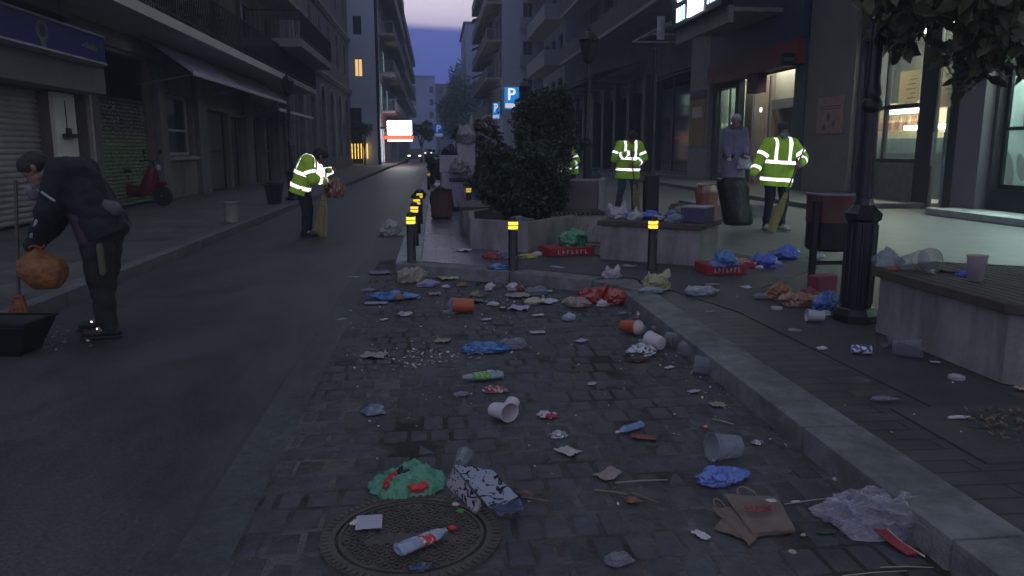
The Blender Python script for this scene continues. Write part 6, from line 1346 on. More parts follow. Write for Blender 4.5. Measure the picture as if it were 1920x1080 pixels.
for x0_, x1_, y_ in ((1385, 1420, 929), (1342, 1362, 952)):
    mb = MB(); A_, B_ = at(x0_, y_, .052)-a, at(x1_, y_+2, .052)-a; C_ = (A_+B_)/2; ww = (B_-A_)/2
    mb.tube([C_+ww*math.cos(s)+V(0, .055*math.sin(s), .01*math.sin(s)) for s in [math.pi*k/12 for k in range(13)]], .0028, seg=6); mb.build('twine_handle', mat('twine', (.20, .15, .11), .9), t, True)
hm = text_mesh('H&M', .050, .0008, bold=.0012, shear=.35); o = link('lettering', hm, mat('print_red', (.26, .025, .03), .6), t); hp = at(1419, 955, .062)-a; o.location = hp; o.rotation_euler = (R(4), 0, R(-3)); o.scale = (.95, 1.2, 1)
sheet('small white oval wipe lying on the brown paper carrier', 1446, 941, 17, 12, WHITE, 9, 0, .3, z=.07, cat='tissue')
sheet('crumpled white tissue strip left of the brown paper carrier', 1315, 1006, 17, 34, WHITE, 10, .5, .4, cat='tissue')
sheet('little white paper fragment on the joint right of the carrier', 1492, 943, 16, 7, WHITE, 11, .1, .3, cat='paper')
foil_blob('white lumpy tissue near the kerb above the big clear bag', 1572, 903, 22, WHITE, .45, .5, 12, name='tissue', cat='tissue', grp='scraps of paper and wrapping')
capp('cream bottle cap beside the tip of the big clear bag', 1564, 938, 6.5, mat('cap_cream', (.55, .53, .45), .5))
bag('big crinkled clear plastic bag against the kerb, bottom right', 1643, 985, 160, film('clear_bag_big', (.68, .67, .76), .88, .10, 1.0, 16), .40, .62, 27, rough=.5, rz=-.25, sub=6)
p = place(1665, 1020); t = empty('straw_packet', (p.x, p.y, p.z), 'red packet of straws sticking out of the big clear bag', 'packet'); mb = MB()
for k in range(4): mb.tube([V(-.02+k*.009, .05, .03), V(.0+k*.010, -.02, .014), V(.022+k*.010, -.085, .006)], .0055, seg=7)
mb.build('straws', mat('straw_red', (.28, .03, .04), .35, .2), t, True); mb = MB(); mb.tube([V(.024, .05, .03), V(.04, -.02, .012), V(.068, -.10, .005)], .003, seg=6); mb.build('white_straw', mat('straw_orange_white', (.6, .45, .3), .4), t)
cup('clear cup tipped against the kerb with orange dregs, bottom right corner', 1742, 1030, 66, 200, CLEAR, drink=mat('dregs_orange', (.30, .10, .03), .4))
o = sheet('single dark green leaf between the brown carrier and the clear bag', 1548, 999, 40, 17, mat('leaf_fallen', (.02, .07, .02), .6), 13, 0, .12, shape=[(-.5, 0), (-.3, .3), (0, .45), (.3, .32), (.5, 0), (.25, -.35), (-.1, -.42), (-.35, -.25)], cat='leaf', name='fallen_leaf', grp=None)
for k, (px, py, s_, lb) in enumerate(((1485, 1036, 13, 'pale pebble of chewed food below the brown carrier'), (1506, 1004, 9, 'tiny pale crumb right under the corner of the carrier'))): foil_blob(lb, px, py, s_, mat('crumb_cream', (.40, .36, .28), .7), .5, .7, 60+k, name='food_scrap', cat='food scrap', grp='food scraps')
bag('ghostly clear film blob at the bottom edge right of the manhole', 1158, 1052, 50, film('clear_faint', (.40, .42, .50), .8, .2, .5, 30), .35, .7, 29)
for k, (px, py, L, an, lb) in enumerate(((1700, 1066, 84, -6, 'long pale drinking stick at the bottom right edge'), (1640, 1077, 110, 2, 'level pale stick lowest at the bottom right edge'), (1355, 792, 40, -48, 'thin pale straw slanting along the kerb-side joints'), (1530, 940, 120, 8, 'fine pale thread of straw left of the cream cap'))): stick(lb, px, py, L, an, 1.0, mat('stick_pale', (.36, .33, .25), .7))
# --- middle ground in the bay
cup('orange and white paper cup on its side, spilt ice at its mouth, mid bay', 868, 586, 40, 186, ORANGE, rbot=.29, rtop=.35, lid=CLEARW)
bag('spilt clear ice and film at the mouth of the orange cup', 843, 588, 26, CLEARW, .4, .6, 31)
cup('orange cup with a pale tip lying towards the camera near the kerb', 1181, 625, 40, -55, ORANGE, rbot=.24, rtop=.33, lid=mat('lid_pale', (.42, .36, .34), .5))
cup('upright-tilted solid white foam cup right of the crumpled foil', 1228, 655, 32, 120, FOAM, rbot=.38, rtop=.48)
foil_blob('crumpled silver foil catching the light, left of the white foam cup', 1200, 665, 50, FOIL, .45, .5, 33, -.2, rough=.8)
foil_blob('dark food carton under the crumpled silver foil', 1196, 676, 34, mat('carton_dark', (.07, .055, .045), .7), .35, .6, 34, 0, cat='carton', name='food_carton')
cup('clear cup lying in the kerb gutter, mouth uphill, nearest the foam cup', 1270, 655, 42, 140, CLEAR, rbot=.38)
cup('second clear cup in the kerb gutter, just below the first', 1294, 672, 40, 110, CLEAR, rbot=.38)
cup('third clear cup in the kerb gutter, faint and rimmed with brown', 1326, 705, 50, 160, film('clear_faint', (.40, .42, .50), .8, .2, .5, 30))
bag('pinkish clear bag slumped by the kerb above the clear cups', 1244, 622, 44, film('pink_film', (.42, .24, .26), .4, .35, .5, 30), .45, .6, 35)
foil_blob('little orange peel lump under the pinkish bag', 1240, 634, 14, mat('peel_orange', (.42, .10, .03), .6), .5, .7, 36, name='orange_peel', cat='peel', grp='food scraps')
foil_blob('white and red wrapper stub in the bay corner by the kerb', 1204, 597, 30, printed('wrap_red_white', (.50, .45, .5), (.35, .03, .05), 30, .5, .3), .6, .5, 37)
bag('small blue-white film twist near the middle of the bay', 1066, 600, 26, film('film_ice', (.48, .58, .70), .45, .2, .5, 30), .7, .6, 38)
sheet('small square of pale lilac card in the middle of the bay', 1008, 624, 28, 18, mat('card_lilac', (.36, .33, .42), .6), 14, .05, .15, cat='card')
bag('flattened bright blue carrier bag in the centre of the bay', 908, 658, 78, film('blue_film', (.03, .15, .42), .15, .35, .5, 26), .26, .55, 39, rough=.45)
bag('crumpled clear cellophane touching the blue carrier in the bay', 962, 652, 52, CLEARW, .45, .6, 40, rough=.5)
bottle('crushed bottle with a green and yellow label in the bay', 903, 712, 82, 193, film('bottle_green', (.35, .46, .50), .4, .2, .8, 40), printed('label_green', (.07, .28, .07), (.45, .42, .10), 50, .56), None, .16, crush=.55, seed=7, lrange=(.35, .72))
foil_blob('small red snack wrapper below the green-label bottle', 928, 734, 42, printed('wrap_red_dark', (.30, .07, .08), (.45, .40, .42), 34, .58, .3), .3, .5, 41, -.3)
bag('shred of clear film left of the small red snack wrapper', 866, 741, 28, CLEARW, .3, .5, 42)
sheet('grey flattened carton piece at the left end of the broken foam trail', 702, 668, 42, 34, mat('carton_grey', (.24, .23, .23), .7, .15), 15, -.2, .3, cat='carton')
bag('faint blue film lying over the left edge setts of the bay', 700, 770, 40, film('film_faint_blue', (.16, .20, .34), .6, .4, .4, 20), .12, 1.6, 43, rough=.2)
capp('dark cap with a cream inside lying in the upper bay', 943, 580, 10, mat('cap_black', (.02, .02, .02), .5), m2=mat('cap_cream', (.55, .53, .45), .5))
# along the island kerb
bag('crumpled clear and ochre bag under the island corner', 772, 528, 58, film('ochre_film', (.40, .37, .30), .35, .3, .8, 26), .55, .7, 45, rough=.5)
bag('lilac film wrapper trailing right of the ochre bag', 802, 536, 38, film('lilac_film', (.42, .40, .58), .4, .3, .8, 26), .35, .7, 46)
bag('blue carrier bag with an orange crust on it near the asphalt edge', 738, 560, 74, film('blue_film', (.03, .15, .42), .15, .35, .5, 26), .24, .6, 47, rough=.4)
foil_blob('orange bread crust lying on the blue bag by the asphalt edge', 748, 560, 18, mat('crust', (.26, .14, .07), .8), .5, .6, 48, name='bread_crust', cat='food scrap', grp='food scraps', z=.05)
sheet('pale lilac sheet half on the asphalt below the blue bag', 706, 569, 42, 22, mat('sheet_lilac', (.26, .25, .36), .7), 16, 0, .15)
sheet('faint lilac sheet in the road left of the island corner', 712, 512, 36, 40, mat('sheet_lilac_dull', (.16, .15, .24), .7), 17, .3, .2)
sheet('cream scrap lying alone on the asphalt near the bay edge', 664, 520, 18, 10, mat('scrap_cream', (.28, .27, .22), .7), 18, .1, .3)
bag('white and clear bag heap in the road gutter beside the bollard row', 735, 441, 50, film('white_film', (.46, .50, .48), .25, .35, .8, 22), .62, .7, 49, rough=.45)
bag('small white film tail right of the gutter bag heap', 757, 437, 22, film('white_film2', (.42, .40, .36), .3, .35), .6, .7, 50)
for k, (px, py, w, mm, h, kd, lb) in enumerate((
    (836, 536, 16, WHITE, .4, 'f', 'round lilac-white tissue by the kerb, left group'), (840, 522, 34, mat('packet_lime', (.30, .36, .22), .6), .25, 's', 'pale lime packet lying against the island kerb'),
    (866, 533, 20, mat('crust', (.26, .14, .07), .8), .4, 'f', 'brown crust against the island kerb'), (918, 540, 24, WHITE, .6, 'f', 'white twisted tissue in the upper bay'),
    (936, 534, 28, CLEAR, .8, 'b', 'clear film peak standing beside the twisted tissue'), (961, 540, 34, FOAM, .5, 'f', 'white food tray with ketchup in the upper bay'),
    (977, 542, 18, mat('food_brown', (.22, .10, .045), .7), .8, 'f', 'orange crust behind the white food tray'), (893, 552, 26, mat('paper_tan', (.26, .22, .18), .7), .4, 'f', 'tan crumpled paper in the upper bay'),
    (886, 566, 34, mat('packet_green', (.04, .14, .08), .5), .2, 's', 'dark green packet flat in the upper bay'), (925, 569, 20, WHITE, .4, 'f', 'white heart-shaped tissue below the food tray'),
    (972, 556, 40, mat('paper_pinkgrey', (.30, .24, .28), .7), .25, 's', 'pinkish grey wrapper right of the food tray'), (1006, 548, 40, CLEARW, .5, 'b', 'clear crumpled cup film in the upper right bay'),
    (1000, 566, 40, mat('packet_yellowwhite', (.42, .42, .30), .6), .35, 'f', 'cream and yellow burger wrap in the upper bay'), (1025, 567, 34, mat('tissue_bluewhite', (.42, .46, .54), .7), .2, 's', 'bluish white tissue strip right of the burger wrap'),
    (974, 579, 36, mat('film_lilac_solid', (.34, .32, .48), .5), .2, 's', 'lilac plastic lid flattened in the upper bay'), (1029, 546, 16, WHITE, .3, 'r', 'small white ring pull lid near the kerb'),
    (785, 556, 12, WHITE, .5, 'f', 'white pea-sized foam lump below the ochre bag'), (848, 560, 12, mat('paper_tan', (.26, .22, .18), .7), .5, 'f', 'tan speck of paper above the orange cup'))):
    if kd == 'f': foil_blob(lb, px, py+3, w, mm, h, .6, 70+k, rz=.3*k, name='crumpled_scrap', cat='scrap', grp='scraps of paper and wrapping')
    elif kd == 's': sheet(lb, px, py, w, w*1.1, mm, 70+k, .2*k, .3)
    elif kd == 'b': bag(lb, px, py+4, w, mm, h, .7, 70+k)
    else: capp(lb, px, py, w/2, mm, m2=M['black_paint'])
REDB = film('red_film', (.36, .02, .015), .1, .35, .6, 26)
bag('heap of red carrier bags in the corner of bay and kerb, left lobe', 1112, 566, 56, REDB, .55, .8, 51, ears=2, rough=.5)
bag('knotted red carrier bag, right lobe of the red heap', 1156, 568, 52, film('red_orange_film', (.42, .05, .02), .1, .35, .6, 26), .6, .8, 52, rough=.45)
bag('top red carrier bag lodged against the kerb behind the red heap', 1145, 546, 52, REDB, .4, .6, 53)
foil_blob('white tissue pressed into the front of the red heap', 1130, 574, 22, WHITE, .6, .4, 54, name='tissue', cat='tissue', grp='scraps of paper and wrapping')
bag('clear and salmon crisp bag left of the red heap', 1082, 574, 46, film('salmon_film', (.44, .34, .32), .3, .3, .9, 30), .5, .6, 55, rough=.5)
rs_ = random.Random(99); kinds = [('clear', CLEARW), ('white', WHITE), ('lilac', MATS['film_lilac_solid']), ('tan', MATS['paper_tan']), ('silver', FOIL)]
near = [(1208, 640, 'above the foam cup'), (1255, 690, 'below the foam cup'), (1300, 735, 'by the kerb foot, upper'), (1345, 760, 'by the kerb foot, middle'), (1420, 830, 'by the kerb foot, lower'), (1168, 588, 'right of the red heap foot'), (1010, 592, 'in the middle of the upper bay'), (912, 600, 'below the heart-shaped tissue'), (815, 552, 'between ochre bag and tissue'), (760, 590, 'right of the blue bag'), (690, 545, 'in the gutter by the island corner'), (720, 600, 'on the left setts'), (1090, 640, 'in the right middle of the bay'), (830, 640, 'above the foam trail'), (1110, 720, 'right of centre in the bay'), (640, 600, 'on the asphalt beside the bay'), (870, 470, 'on the wet paving behind the kerb'), (1045, 502, 'between the two bollards'), (1180, 500, 'left of the right bollard'), (1400, 540, 'on the dark patch'), (1490, 620, 'on the pavers left of the lamp')]
for k, (px, py, wh) in enumerate(near):
    cn, mm = kinds[k % 5]; w = rs_.uniform(16, 34)
    if k % 5 in (0, 4): bag('%s crumpled scrap %s' % (cn, wh), px, py, w, mm, .22, .7, 300+k, rz=rs_.uniform(-.6, .6), rough=.5, sub=4, grp='scraps of paper and wrapping', cat='scrap', name='crumpled_scrap')
    else: sheet('%s flat scrap %s' % (cn, wh), px, py, w, w*rs_.uniform(.4, 1), mm, 300+k, rs_.uniform(-1, 1), .3)
# island and right pavement
p_ = PAVE+.006
RBOX = mat('pizza_box_red', (.30, .02, .03), .6, .2, 8)
def carton(lb, px, py, w, d, h, m, rz=0, z=p_, m2=None, cat='box', grp='discarded cartons', name='carton', open_=False, loc=None, size=None, strokes=None):
    if loc is None: p = at(px, py, z); k_ = mpp(p); W, D, H = w*k_, d*k_, h*k_
    else: p = Vector(loc); W, D, H = size
    t = empty(name, p, lb, cat, grp, rz); mb = MB()
    mb.box(-W/2, W/2, -D/2, D/2, 0, H, bev=min(H, W)*.04)
    for v in mb.b.verts: v.co += V(noise.noise(v.co*9)*.004, noise.noise(v.co*7+V(3, 0, 0))*.004, 0)
    mb.build('walls', m, t)
    if m2: mb = MB(); mb.box(-W/2-.004, W/2+.004, -D/2-.004, D/2+.004, H*.96, H+.006); mb.build('lid', m2, t)
    if open_: mb = MB(); mb.box(-W*.48, -W*.02, -D/2, D/2, H+.008, H+.014, M=Matrix.Rotation(-.25, 4, 'Y')); mb.build('flap', m, t)
    if strokes:
        mb = MB()
        for k in range(7): x = -W*.32+k*W*.1; mb.box(x, x+W*.022, -D/2-.006, -D/2-.004, H*.25, H*.75); mb.box(x+W*.022, x+W*.06, -D/2-.006, -D/2-.004, H*(.25+.2*(k % 3)), H*(.33+.2*(k % 3)))
        mb.build('lettering', strokes, t)
    return t
carton('red pizza box with pale lettering under the green sack', 1062, 476, 88, 60, 15, RBOX, .2, strokes=mat('letters_pink', (.55, .40, .42), .6))
GS = film('green_sack_film', (.03, .24, .11), .08, .35, .7, 20)
zt = p_+.10
bag('tall knotted green sack leaning on the low graffitied planter', 1075, 462, 54, GS, .62, .8, 56, z=PAVE+.09, spike=.45, rough=.3)
bag('red paper scrap tucked at the left foot of the leafy planter', 925, 484, 40, mat('paper_red', (.26, .05, .035), .6), .35, .5, 57, z=p_, cat='paper', name='paper_scrap', grp='scraps of paper and wrapping')
bag('clear crumpled bottle film in front of the leafy planter', 950, 484, 38, CLEARW, .55, .5, 58, z=p_, rough=.5)
bag('blue carrier flattened left of the middle bollard', 935, 504, 44, film('blue_film', (.03, .15, .42), .15, .35, .5, 26), .26, .6, 59, z=p_)
foil_blob('yellow packet right of the middle bollard foot', 989, 483, 32, mat('packet_yellow', (.38, .34, .05), .5), .3, .5, 60, z=p_, name='packet', cat='packet')
foil_blob('dull white tissue right of the yellow packet', 1007, 480, 20, WHITE, .5, .6, 61, z=p_, name='tissue', cat='tissue', grp='scraps of paper and wrapping')
cup('clear cup standing at the foot of the middle bollard', 981, 505, 22, None, CLEAR, z=p_)
for k, (px, py, w, lb) in enumerate(((1132, 478, 30, 'brown flattened card between the red box and the bench planter'), (1108, 460, 26, 'grey crushed can carton beside the green sack'))): sheet(lb, px, py, w, 34, mat('card_brown', (.16, .12, .09), .8), 90+k, .1, .3, z=p_, cat='card')
bag('small white carrier with upright handles before the bench planter', 1147, 520, 32, film('white_carrier', (.44, .41, .47), .12, .4, .6, 26), .62, .7, 62, z=p_, ears=2)
bag('lime-yellow carrier with tall handles beside the right bollard', 1234, 541, 48, film('lime_film', (.42, .46, .24), .2, .35, .6, 26), .65, .6, 63, z=p_, ears=2, rough=.42)
bag('pale film tail on the kerb beside the lime-yellow carrier', 1222, 548, 46, film('pale_film', (.36, .42, .46), .45, .35, .6, 26), .25, .5, 64, z=p_)
bag('flat clear carrier with one handle up, right of the lime one', 1313, 552, 54, film('clear_carrier', (.45, .50, .56), .4, .3, .6, 26), .35, .7, 65, z=p_, ears=2)
sheet('pale pink lid lying right of the flat clear carrier', 1336, 534, 22, 14, mat('lid_pink', (.34, .28, .26), .6), 19, 0, .2, z=p_)
carton('long red cardboard box in front of the bench planter corner', 1350, 510, 74, 60, 17, RBOX, .05, strokes=mat('letters_pink', (.55, .40, .42), .6))
carton('red and white lettered box lid right of the long red box', 1392, 498, 40, 50, 10, printed('box_red_white', (.34, .04, .06), (.5, .38, .4), 30, .56), -.2)
bag('swollen blue carrier resting on the long red box', 1358, 499, 46, film('blue_bag_light', (.12, .28, .62), .25, .25, .7, 22), .72, .8, 66, z=PAVE+.085, ears=1, rough=.4)
bag('blue knotted bag in a pair on the right pavement, left one', 1437, 500, 46, film('royal_film', (.04, .10, .55), .1, .3, .6, 26), .55, .8, 67, z=p_, ears=1, rough=.45)
bag('blue knotted bag of the pavement pair, farther and right one', 1474, 484, 40, film('royal_film', (.04, .10, .55), .1, .3, .6, 26), .65, .8, 68, z=p_, rough=.45)
bag('whitish clear film between the two blue knotted bags', 1455, 480, 26, CLEARW, .7, .7, 69, z=p_)
cup('clear cup on its side left of the blue knotted pair', 1413, 500, 22, 170, CLEAR, z=p_)
foil_blob('bright white tissue lump in front of the left blue knotted bag', 1424, 503, 13, WHITE, .5, .6, 72, z=p_, name='tissue', cat='tissue', grp='scraps of paper and wrapping')
foil_blob('glinting crushed can tray behind the litter bin legs', 1528, 484, 30, FOIL, .3, .6, 73, z=p_)
ORB = film('orange_film', (.36, .13, .05), .15, .3, .7, 26)
bag('orange carrier with a clear cup in its mouth left of the litter bin', 1460, 560, 44, ORB, .8, .8, 74, z=p_, rough=.45)
bag('wide orange and pink carrier under the litter bin', 1497, 572, 60, film('orange_pink_film', (.36, .17, .09), .15, .3, .7, 26), .5, .7, 75, z=p_, rough=.45)
cup('clear cup stuck upright in the orange carrier by the bin', 1462, 521, 26, None, CLEARW, z=PAVE+.12)
bag('blue and clear carrier leaning on the lamp post foot', 1551, 583, 48, film('blue_bag_deep', (.07, .18, .50), .25, .2, .8, 22), .85, .7, 76, z=p_, rough=.5)
carton('crushed pink-red box standing between the bin and the lamp post', 1540, 552, 44, 26, 34, mat('box_pink', (.20, .035, .06), .6, .2, 6), .35)
bag('dark pink wrapper lying against the crushed pink-red box', 1515, 556, 34, mat('wrap_pink', (.22, .07, .10), .6), .6, .6, 77, z=p_, cat='wrapper', grp='crumpled foil and wrappers', name='wrapper')
cup('white paper cup on its side at the lamp post foot', 1528, 603, 30, 170, WHITE, z=p_)
foil_blob('white crushed tissue above the paper cup at the lamp foot', 1546, 590, 22, WHITE, .4, .6, 78, z=p_, name='tissue', cat='tissue', grp='scraps of paper and wrapping')
bag('dull lilac film scrap left of the orange carrier', 1430, 560, 34, film('lilac_dull', (.26, .23, .32), .4, .4), .4, .6, 79, z=p_)
capp('pale round lid lying flat below the dull lilac film', 1456, 580, 12, mat('lid_cream', (.40, .38, .38), .5), p_, cat='lid')
bag('clear film heap between lamp post and shop side pavement', 1664, 500, 44, CLEARW, .8, .7, 80, z=bench_top-.0, rough=.5)
foil_blob('orange food lump on the bench beside the lamp post', 1674, 507, 20, mat('food_orange', (.34, .12, .05), .6), .35, .6, 81, z=bench_top, name='food_scrap', cat='food scrap', grp='food scraps')
cup('clear cup lying on the bench, left of the three cups', 1708, 508, 44, 20, CLEAR, z=bench_top)
cup('wide clear cup lying on the bench, in the middle of the three cups', 1744, 512, 48, 60, CLEAR, z=bench_top, rtop=.38)
cup('tall clear cup standing on the bench with a dark drink in it', 1828, 527, 42, None, film('cup_pinkish', (.45, .36, .42), .6, .1), z=bench_top, drink=mat('drink_dark', (.03, .012, .015), .2))
bag('small royal blue wrapper between the cups on the bench', 1805, 516, 24, film('royal_film', (.04, .10, .55), .1, .3, .6, 26), .45, .6, 82, z=bench_top)
sheet('dark torn wrapper strip lying along the bench slats', 1775, 510, 44, 18, mat('wrap_brown', (.07, .05, .05), .7), 21, -.3, .3, z=bench_top)
cup('small clear cup bottom up under the near bench, farthest from the camera', 1666, 650, 24, 200, CLEAR, z=p_)
cup('clear pint cup lying under the near bench, the middle one', 1700, 669, 44, -40, CLEAR, z=p_)
capp('round clear domed lid under the near bench', 1793, 710, 15, film('lid_clear', (.55, .48, .56), .3, .2), p_, cat='lid', m2=film('lid_clear2', (.6, .52, .6), .1, .2))
p = at(1610, 662, p_); t = empty('drink_can', (p.x, p.y, p_), 'crushed blue and white drink can on the dark pavement patch', 'can'); mb = MB(); mb.lathe([(0, 0), (.024, 0), (.030, .006), (.031, .02), (.025, .05), (.031, .085), (.030, .108), (.025, .114), (0, .112)], seg=20, M=axis_M((-.05, 0, 0), (1, -.35, 0), .027), cap=False); mb.build('body', printed('can_blue_white', (.04, .05, .22), (.6, .6, .65), 34, .52, .3), t, True)
mb = MB(); mb.lathe([(.0, .1145), (.022, .1150), (.024, .113)], seg=18, M=axis_M((-.05, 0, 0), (1, -.35, 0), .027), cap=False); mb.build('can_end', FOIL, t, True)
foil_blob('small white tissue alone on the paving left of the drink can', 1540, 655, 17, WHITE, .35, .6, 83, z=p_, name='tissue', cat='tissue', grp='scraps of paper and wrapping')
bag('faint streak of clear film in the middle of the dark paving', 1656, 749, 42, film('clear_faint', (.40, .42, .50), .8, .2, .5, 30), .15, .4, 84, z=p_)
stick('white plastic tube lying on the paving by the tree pit', 1798, 787, 36, -4, 3.2, WHITE, z=p_)
sheet('thin white ticket under the near bench', 1753, 680, 14, 8, WHITE, 22, -.3, .2, z=p_)
sheet('pale scrap of lilac paper on the paving right of the kerb', 1330, 585, 16, 9, mat('scrap_lilac', (.26, .22, .28), .7), 23, 0, .3, z=p_)
sheet('brown paper triangle against the foot of the near bench', 1915, 730, 20, 16, mat('scrap_tan', (.34, .28, .2), .7), 24, 0, .4, z=p_)
# tree pit with soil and fallen leaves, right edge
pp = at(1900, 810, p_)
mb = MB(); mb.box(pp.x-.35, pp.x+.9, pp.y-.30, pp.y+.36, PAVE-.05, PAVE+.005); o = mb.build('tree_pit', mat('pit_border', (.05, .048, .05), .7, .2, 3, bump=.3), None, kind='structure')
mb = MB(); rg = random.Random(6)
for k in range(420):
    x, y = pp.x+rg.uniform(-.14, .8), pp.y+rg.uniform(-.2, .28); s_ = rg.uniform(.006, .022); a_ = rg.uniform(0, 6.28); q1 = Euler((rg.uniform(-.5, .5), rg.uniform(-.5, .5), a_)).to_matrix(); c_ = V(x, y, PAVE+.012+rg.uniform(0, .012))
    mb.poly([c_+q1 @ V(-s_, 0, 0), c_+q1 @ V(0, -s_*.5, .002), c_+q1 @ V(s_, 0, 0), c_+q1 @ V(0, s_*.5, .002)], rg.choice((0, 0, 1)))
o = mb.build('fallen_leaves', [mat('leaf_litter', (.15, .10, .07), .9, .4, 20), mat('leaf_litter_dark', (.05, .045, .025), .9)], None, kind='stuff', recalc=False)
# --- heap on the bench planter
def b2(lb, x, y, w, m, h, seed, **k):
    q_ = B2(x, y); t = bag(lb, 1200, 400, 10, m, h, .8, seed, z=PAVE, **k); s_ = w/(10*mpp(at(1200, 400, PAVE))); t.location = q_; t.scale = (s_, s_, s_); return t
b2('white knotted carrier at the left end of the heap on the bench planter', .08, .30, .24, film('white_carrier', (.44, .41, .47), .12, .4, .6, 26), .7, 91, ears=2)
b2('blue bag under the white ones on the bench planter, left', .30, .26, .22, film('royal_film', (.04, .10, .55), .1, .3, .6, 26), .55, 92)
b2('pale bag with a pointed tie amid the blue bags on the bench planter', .36, .14, .17, film('white_film', (.46, .50, .48), .25, .35, .8, 22), .75, 93, spike=.6)
b2('second blue bag on the bench planter, behind the pale tied one', .46, .34, .22, film('royal_film', (.04, .10, .55), .1, .3, .6, 26), .55, 94)
b2('salmon wrapper heap in the centre of the bench planter top', .60, .20, .18, film('salmon_film', (.44, .34, .32), .3, .3, .9, 30), .45, 95)
b2('navy bag right of the bollard top on the bench planter', .74, .30, .24, film('navy_film', (.03, .06, .25), .1, .3, .6, 26), .6, 96)
b2('glinting clear film in front of the navy bag on the bench planter', .82, .10, .20, CLEARW, .5, 97, rough=.5)
q_ = B2(.72, .55); t = empty('basket', q_, 'round brown basket at the back of the heap on the bench planter', 'basket'); mb = MB(); mb.lathe([(0, 0), (.07, 0), (.11, .06), (.115, .12), (.09, .17), (.0, .19)], seg=20, cap=False); mb.build('body', mat('wicker', (.08, .055, .035), .8, .4, 40, bump=.5), t, True)
mb = MB(); mb.lathe([(.113, .11), (.12, .115), (.12, .13), (.112, .135)], seg=20, cap=False); mb.build('rim', M['wood_dark'], t, True)
carton('cream cardboard box at the back of the bench planter top', 0, 0, 0, 0, 0, mat('card_cream', (.33, .29, .21), .8, .1, 5), ang+.1, loc=B2(.86, .50), size=(.26, .24, .15), open_=True)
carton('dark blue box with an olive side at the right end of the bench planter', 0, 0, 0, 0, 0, mat('box_indigo', (.05, .05, .11), .7, .15, 5), ang-.03, loc=B2(1.02, .28), size=(.28, .30, .17), m2=mat('card_pale', (.30, .32, .34), .8))
# sacks
def sack(lb, loc, w, h, m, seed, rz=0, lean=(0, 0), dp=.75, gather=.45, ball=False):
    """hanging or standing refuse sack: straight wrinkled sides, heavier base, loosely gathered mouth"""
    t = empty('rubbish_sack', loc, lb, 'sack', 'rubbish sacks', rz); bm = bmesh.new(); prev = None; N = 64; K = 40
    for j in range(K+1):
        s = j/K; pr = (.80+.2*min(1, s*12)**.5)*(1 if s < .78 else 1-(1-gather)*((s-.78)/.22)**1.5) if not ball else max(.12, math.sin(math.pi*min(1, .10+s*.90))**.55)*(1 if s < .7 else 1-(1-gather)*((s-.7)/.3))
        ring = []
        for k in range(N):
            a = 6.283*k/N; fold = .10*noise.noise(V_(math.cos(a)*2.2, math.sin(a)*2.2, s*1.4+seed))+.05*abs(noise.noise(V_(math.cos(a)*6, math.sin(a)*6, s*2.2+seed)))+.025*noise.noise(V_(math.cos(a)*14, math.sin(a)*14, s*9))*(.4+s)
            r = pr*(1+fold*(1+.8*s)-.08*math.sin(math.pi*s)*.5); ring.append(bm.verts.new((math.cos(a)*r*w/2+lean[0]*s, math.sin(a)*r*w/2*dp+lean[1]*s, s*h*(1+.05*noise.noise(V_(math.cos(a)*2, math.sin(a)*2, 5+seed))*(s > .6)))))
        if prev:
            for k in range(N): bm.faces.new((prev[k], prev[(k+1) % N], ring[(k+1) % N], ring[k]))
        else: bm.faces.new(ring[::-1])
        prev = ring
    me = bpy.data.meshes.new('film'); bm.to_mesh(me); bm.free(); o = link('film', me, m, t, True)
    mb = MB(); mb.tube([V_(lean[0]+math.cos(a)*w/2*gather*1.02, lean[1]+math.sin(a)*w/2*dp*gather*1.02, h*(1+.03*math.sin(3*a))) for a in [k*6.283/24 for k in range(25)]], w*.022, seg=6); mb.build('rolled_mouth', m, t, True); return t
p = at(1323, 408, p_)
sack('large shiny brown-orange sack standing right of the bench planter', at(1323, 412, p_), .40, .60, film('brown_sack_film', (.26, .10, .06), .08, .22, .8, 9), 3, gather=.8)
p = at(1380, 412, p_)
sack('large matt black sack hanging from the right sweeper hand', pr_+V(-.62, -.10, .10), .46, .68, mat('black_sack_film', (.012, .011, .012), .4, .3, 8, bump=.3), 8, lean=(-.14, 0), gather=.9)
bag('brown-orange bag carried in the hands of the bent sweeper in the road', 624, 352, 30, film('brown_sack_film', (.26, .10, .06), .08, .25, .8, 9), 1.2, .9, 100, z=.62, rough=.3, cat='sack', name='rubbish_sack', grp='rubbish sacks')
bg_ = [x for x in bpy.data.objects if str(x.get('label', '')).startswith('brown-orange bag carried')][0]; bg_.location = pl_+V(.40, .08, .60); bg_.scale = (.85, .85, .85)
sack('orange bag hanging from the hands of the man in the left foreground', pmn+V(-.25, -.24, .40), .31, .29, mat('orange_bag_dull', (.22, .085, .02), .55, .35, 12, bump=1.0, bscale=26), 21, gather=.3, dp=.8, ball=True, lean=(-.05, .02))
# blue-grey tarpaulin-wrapped heap behind the tall planter
sack('dark blue sack behind the tall box planter', at(1108, 394, p_), .42, .80, mat('tarp_blue', (.022, .035, .06), .6, .3, 6), 12, gather=.5, lean=(.03, 0))
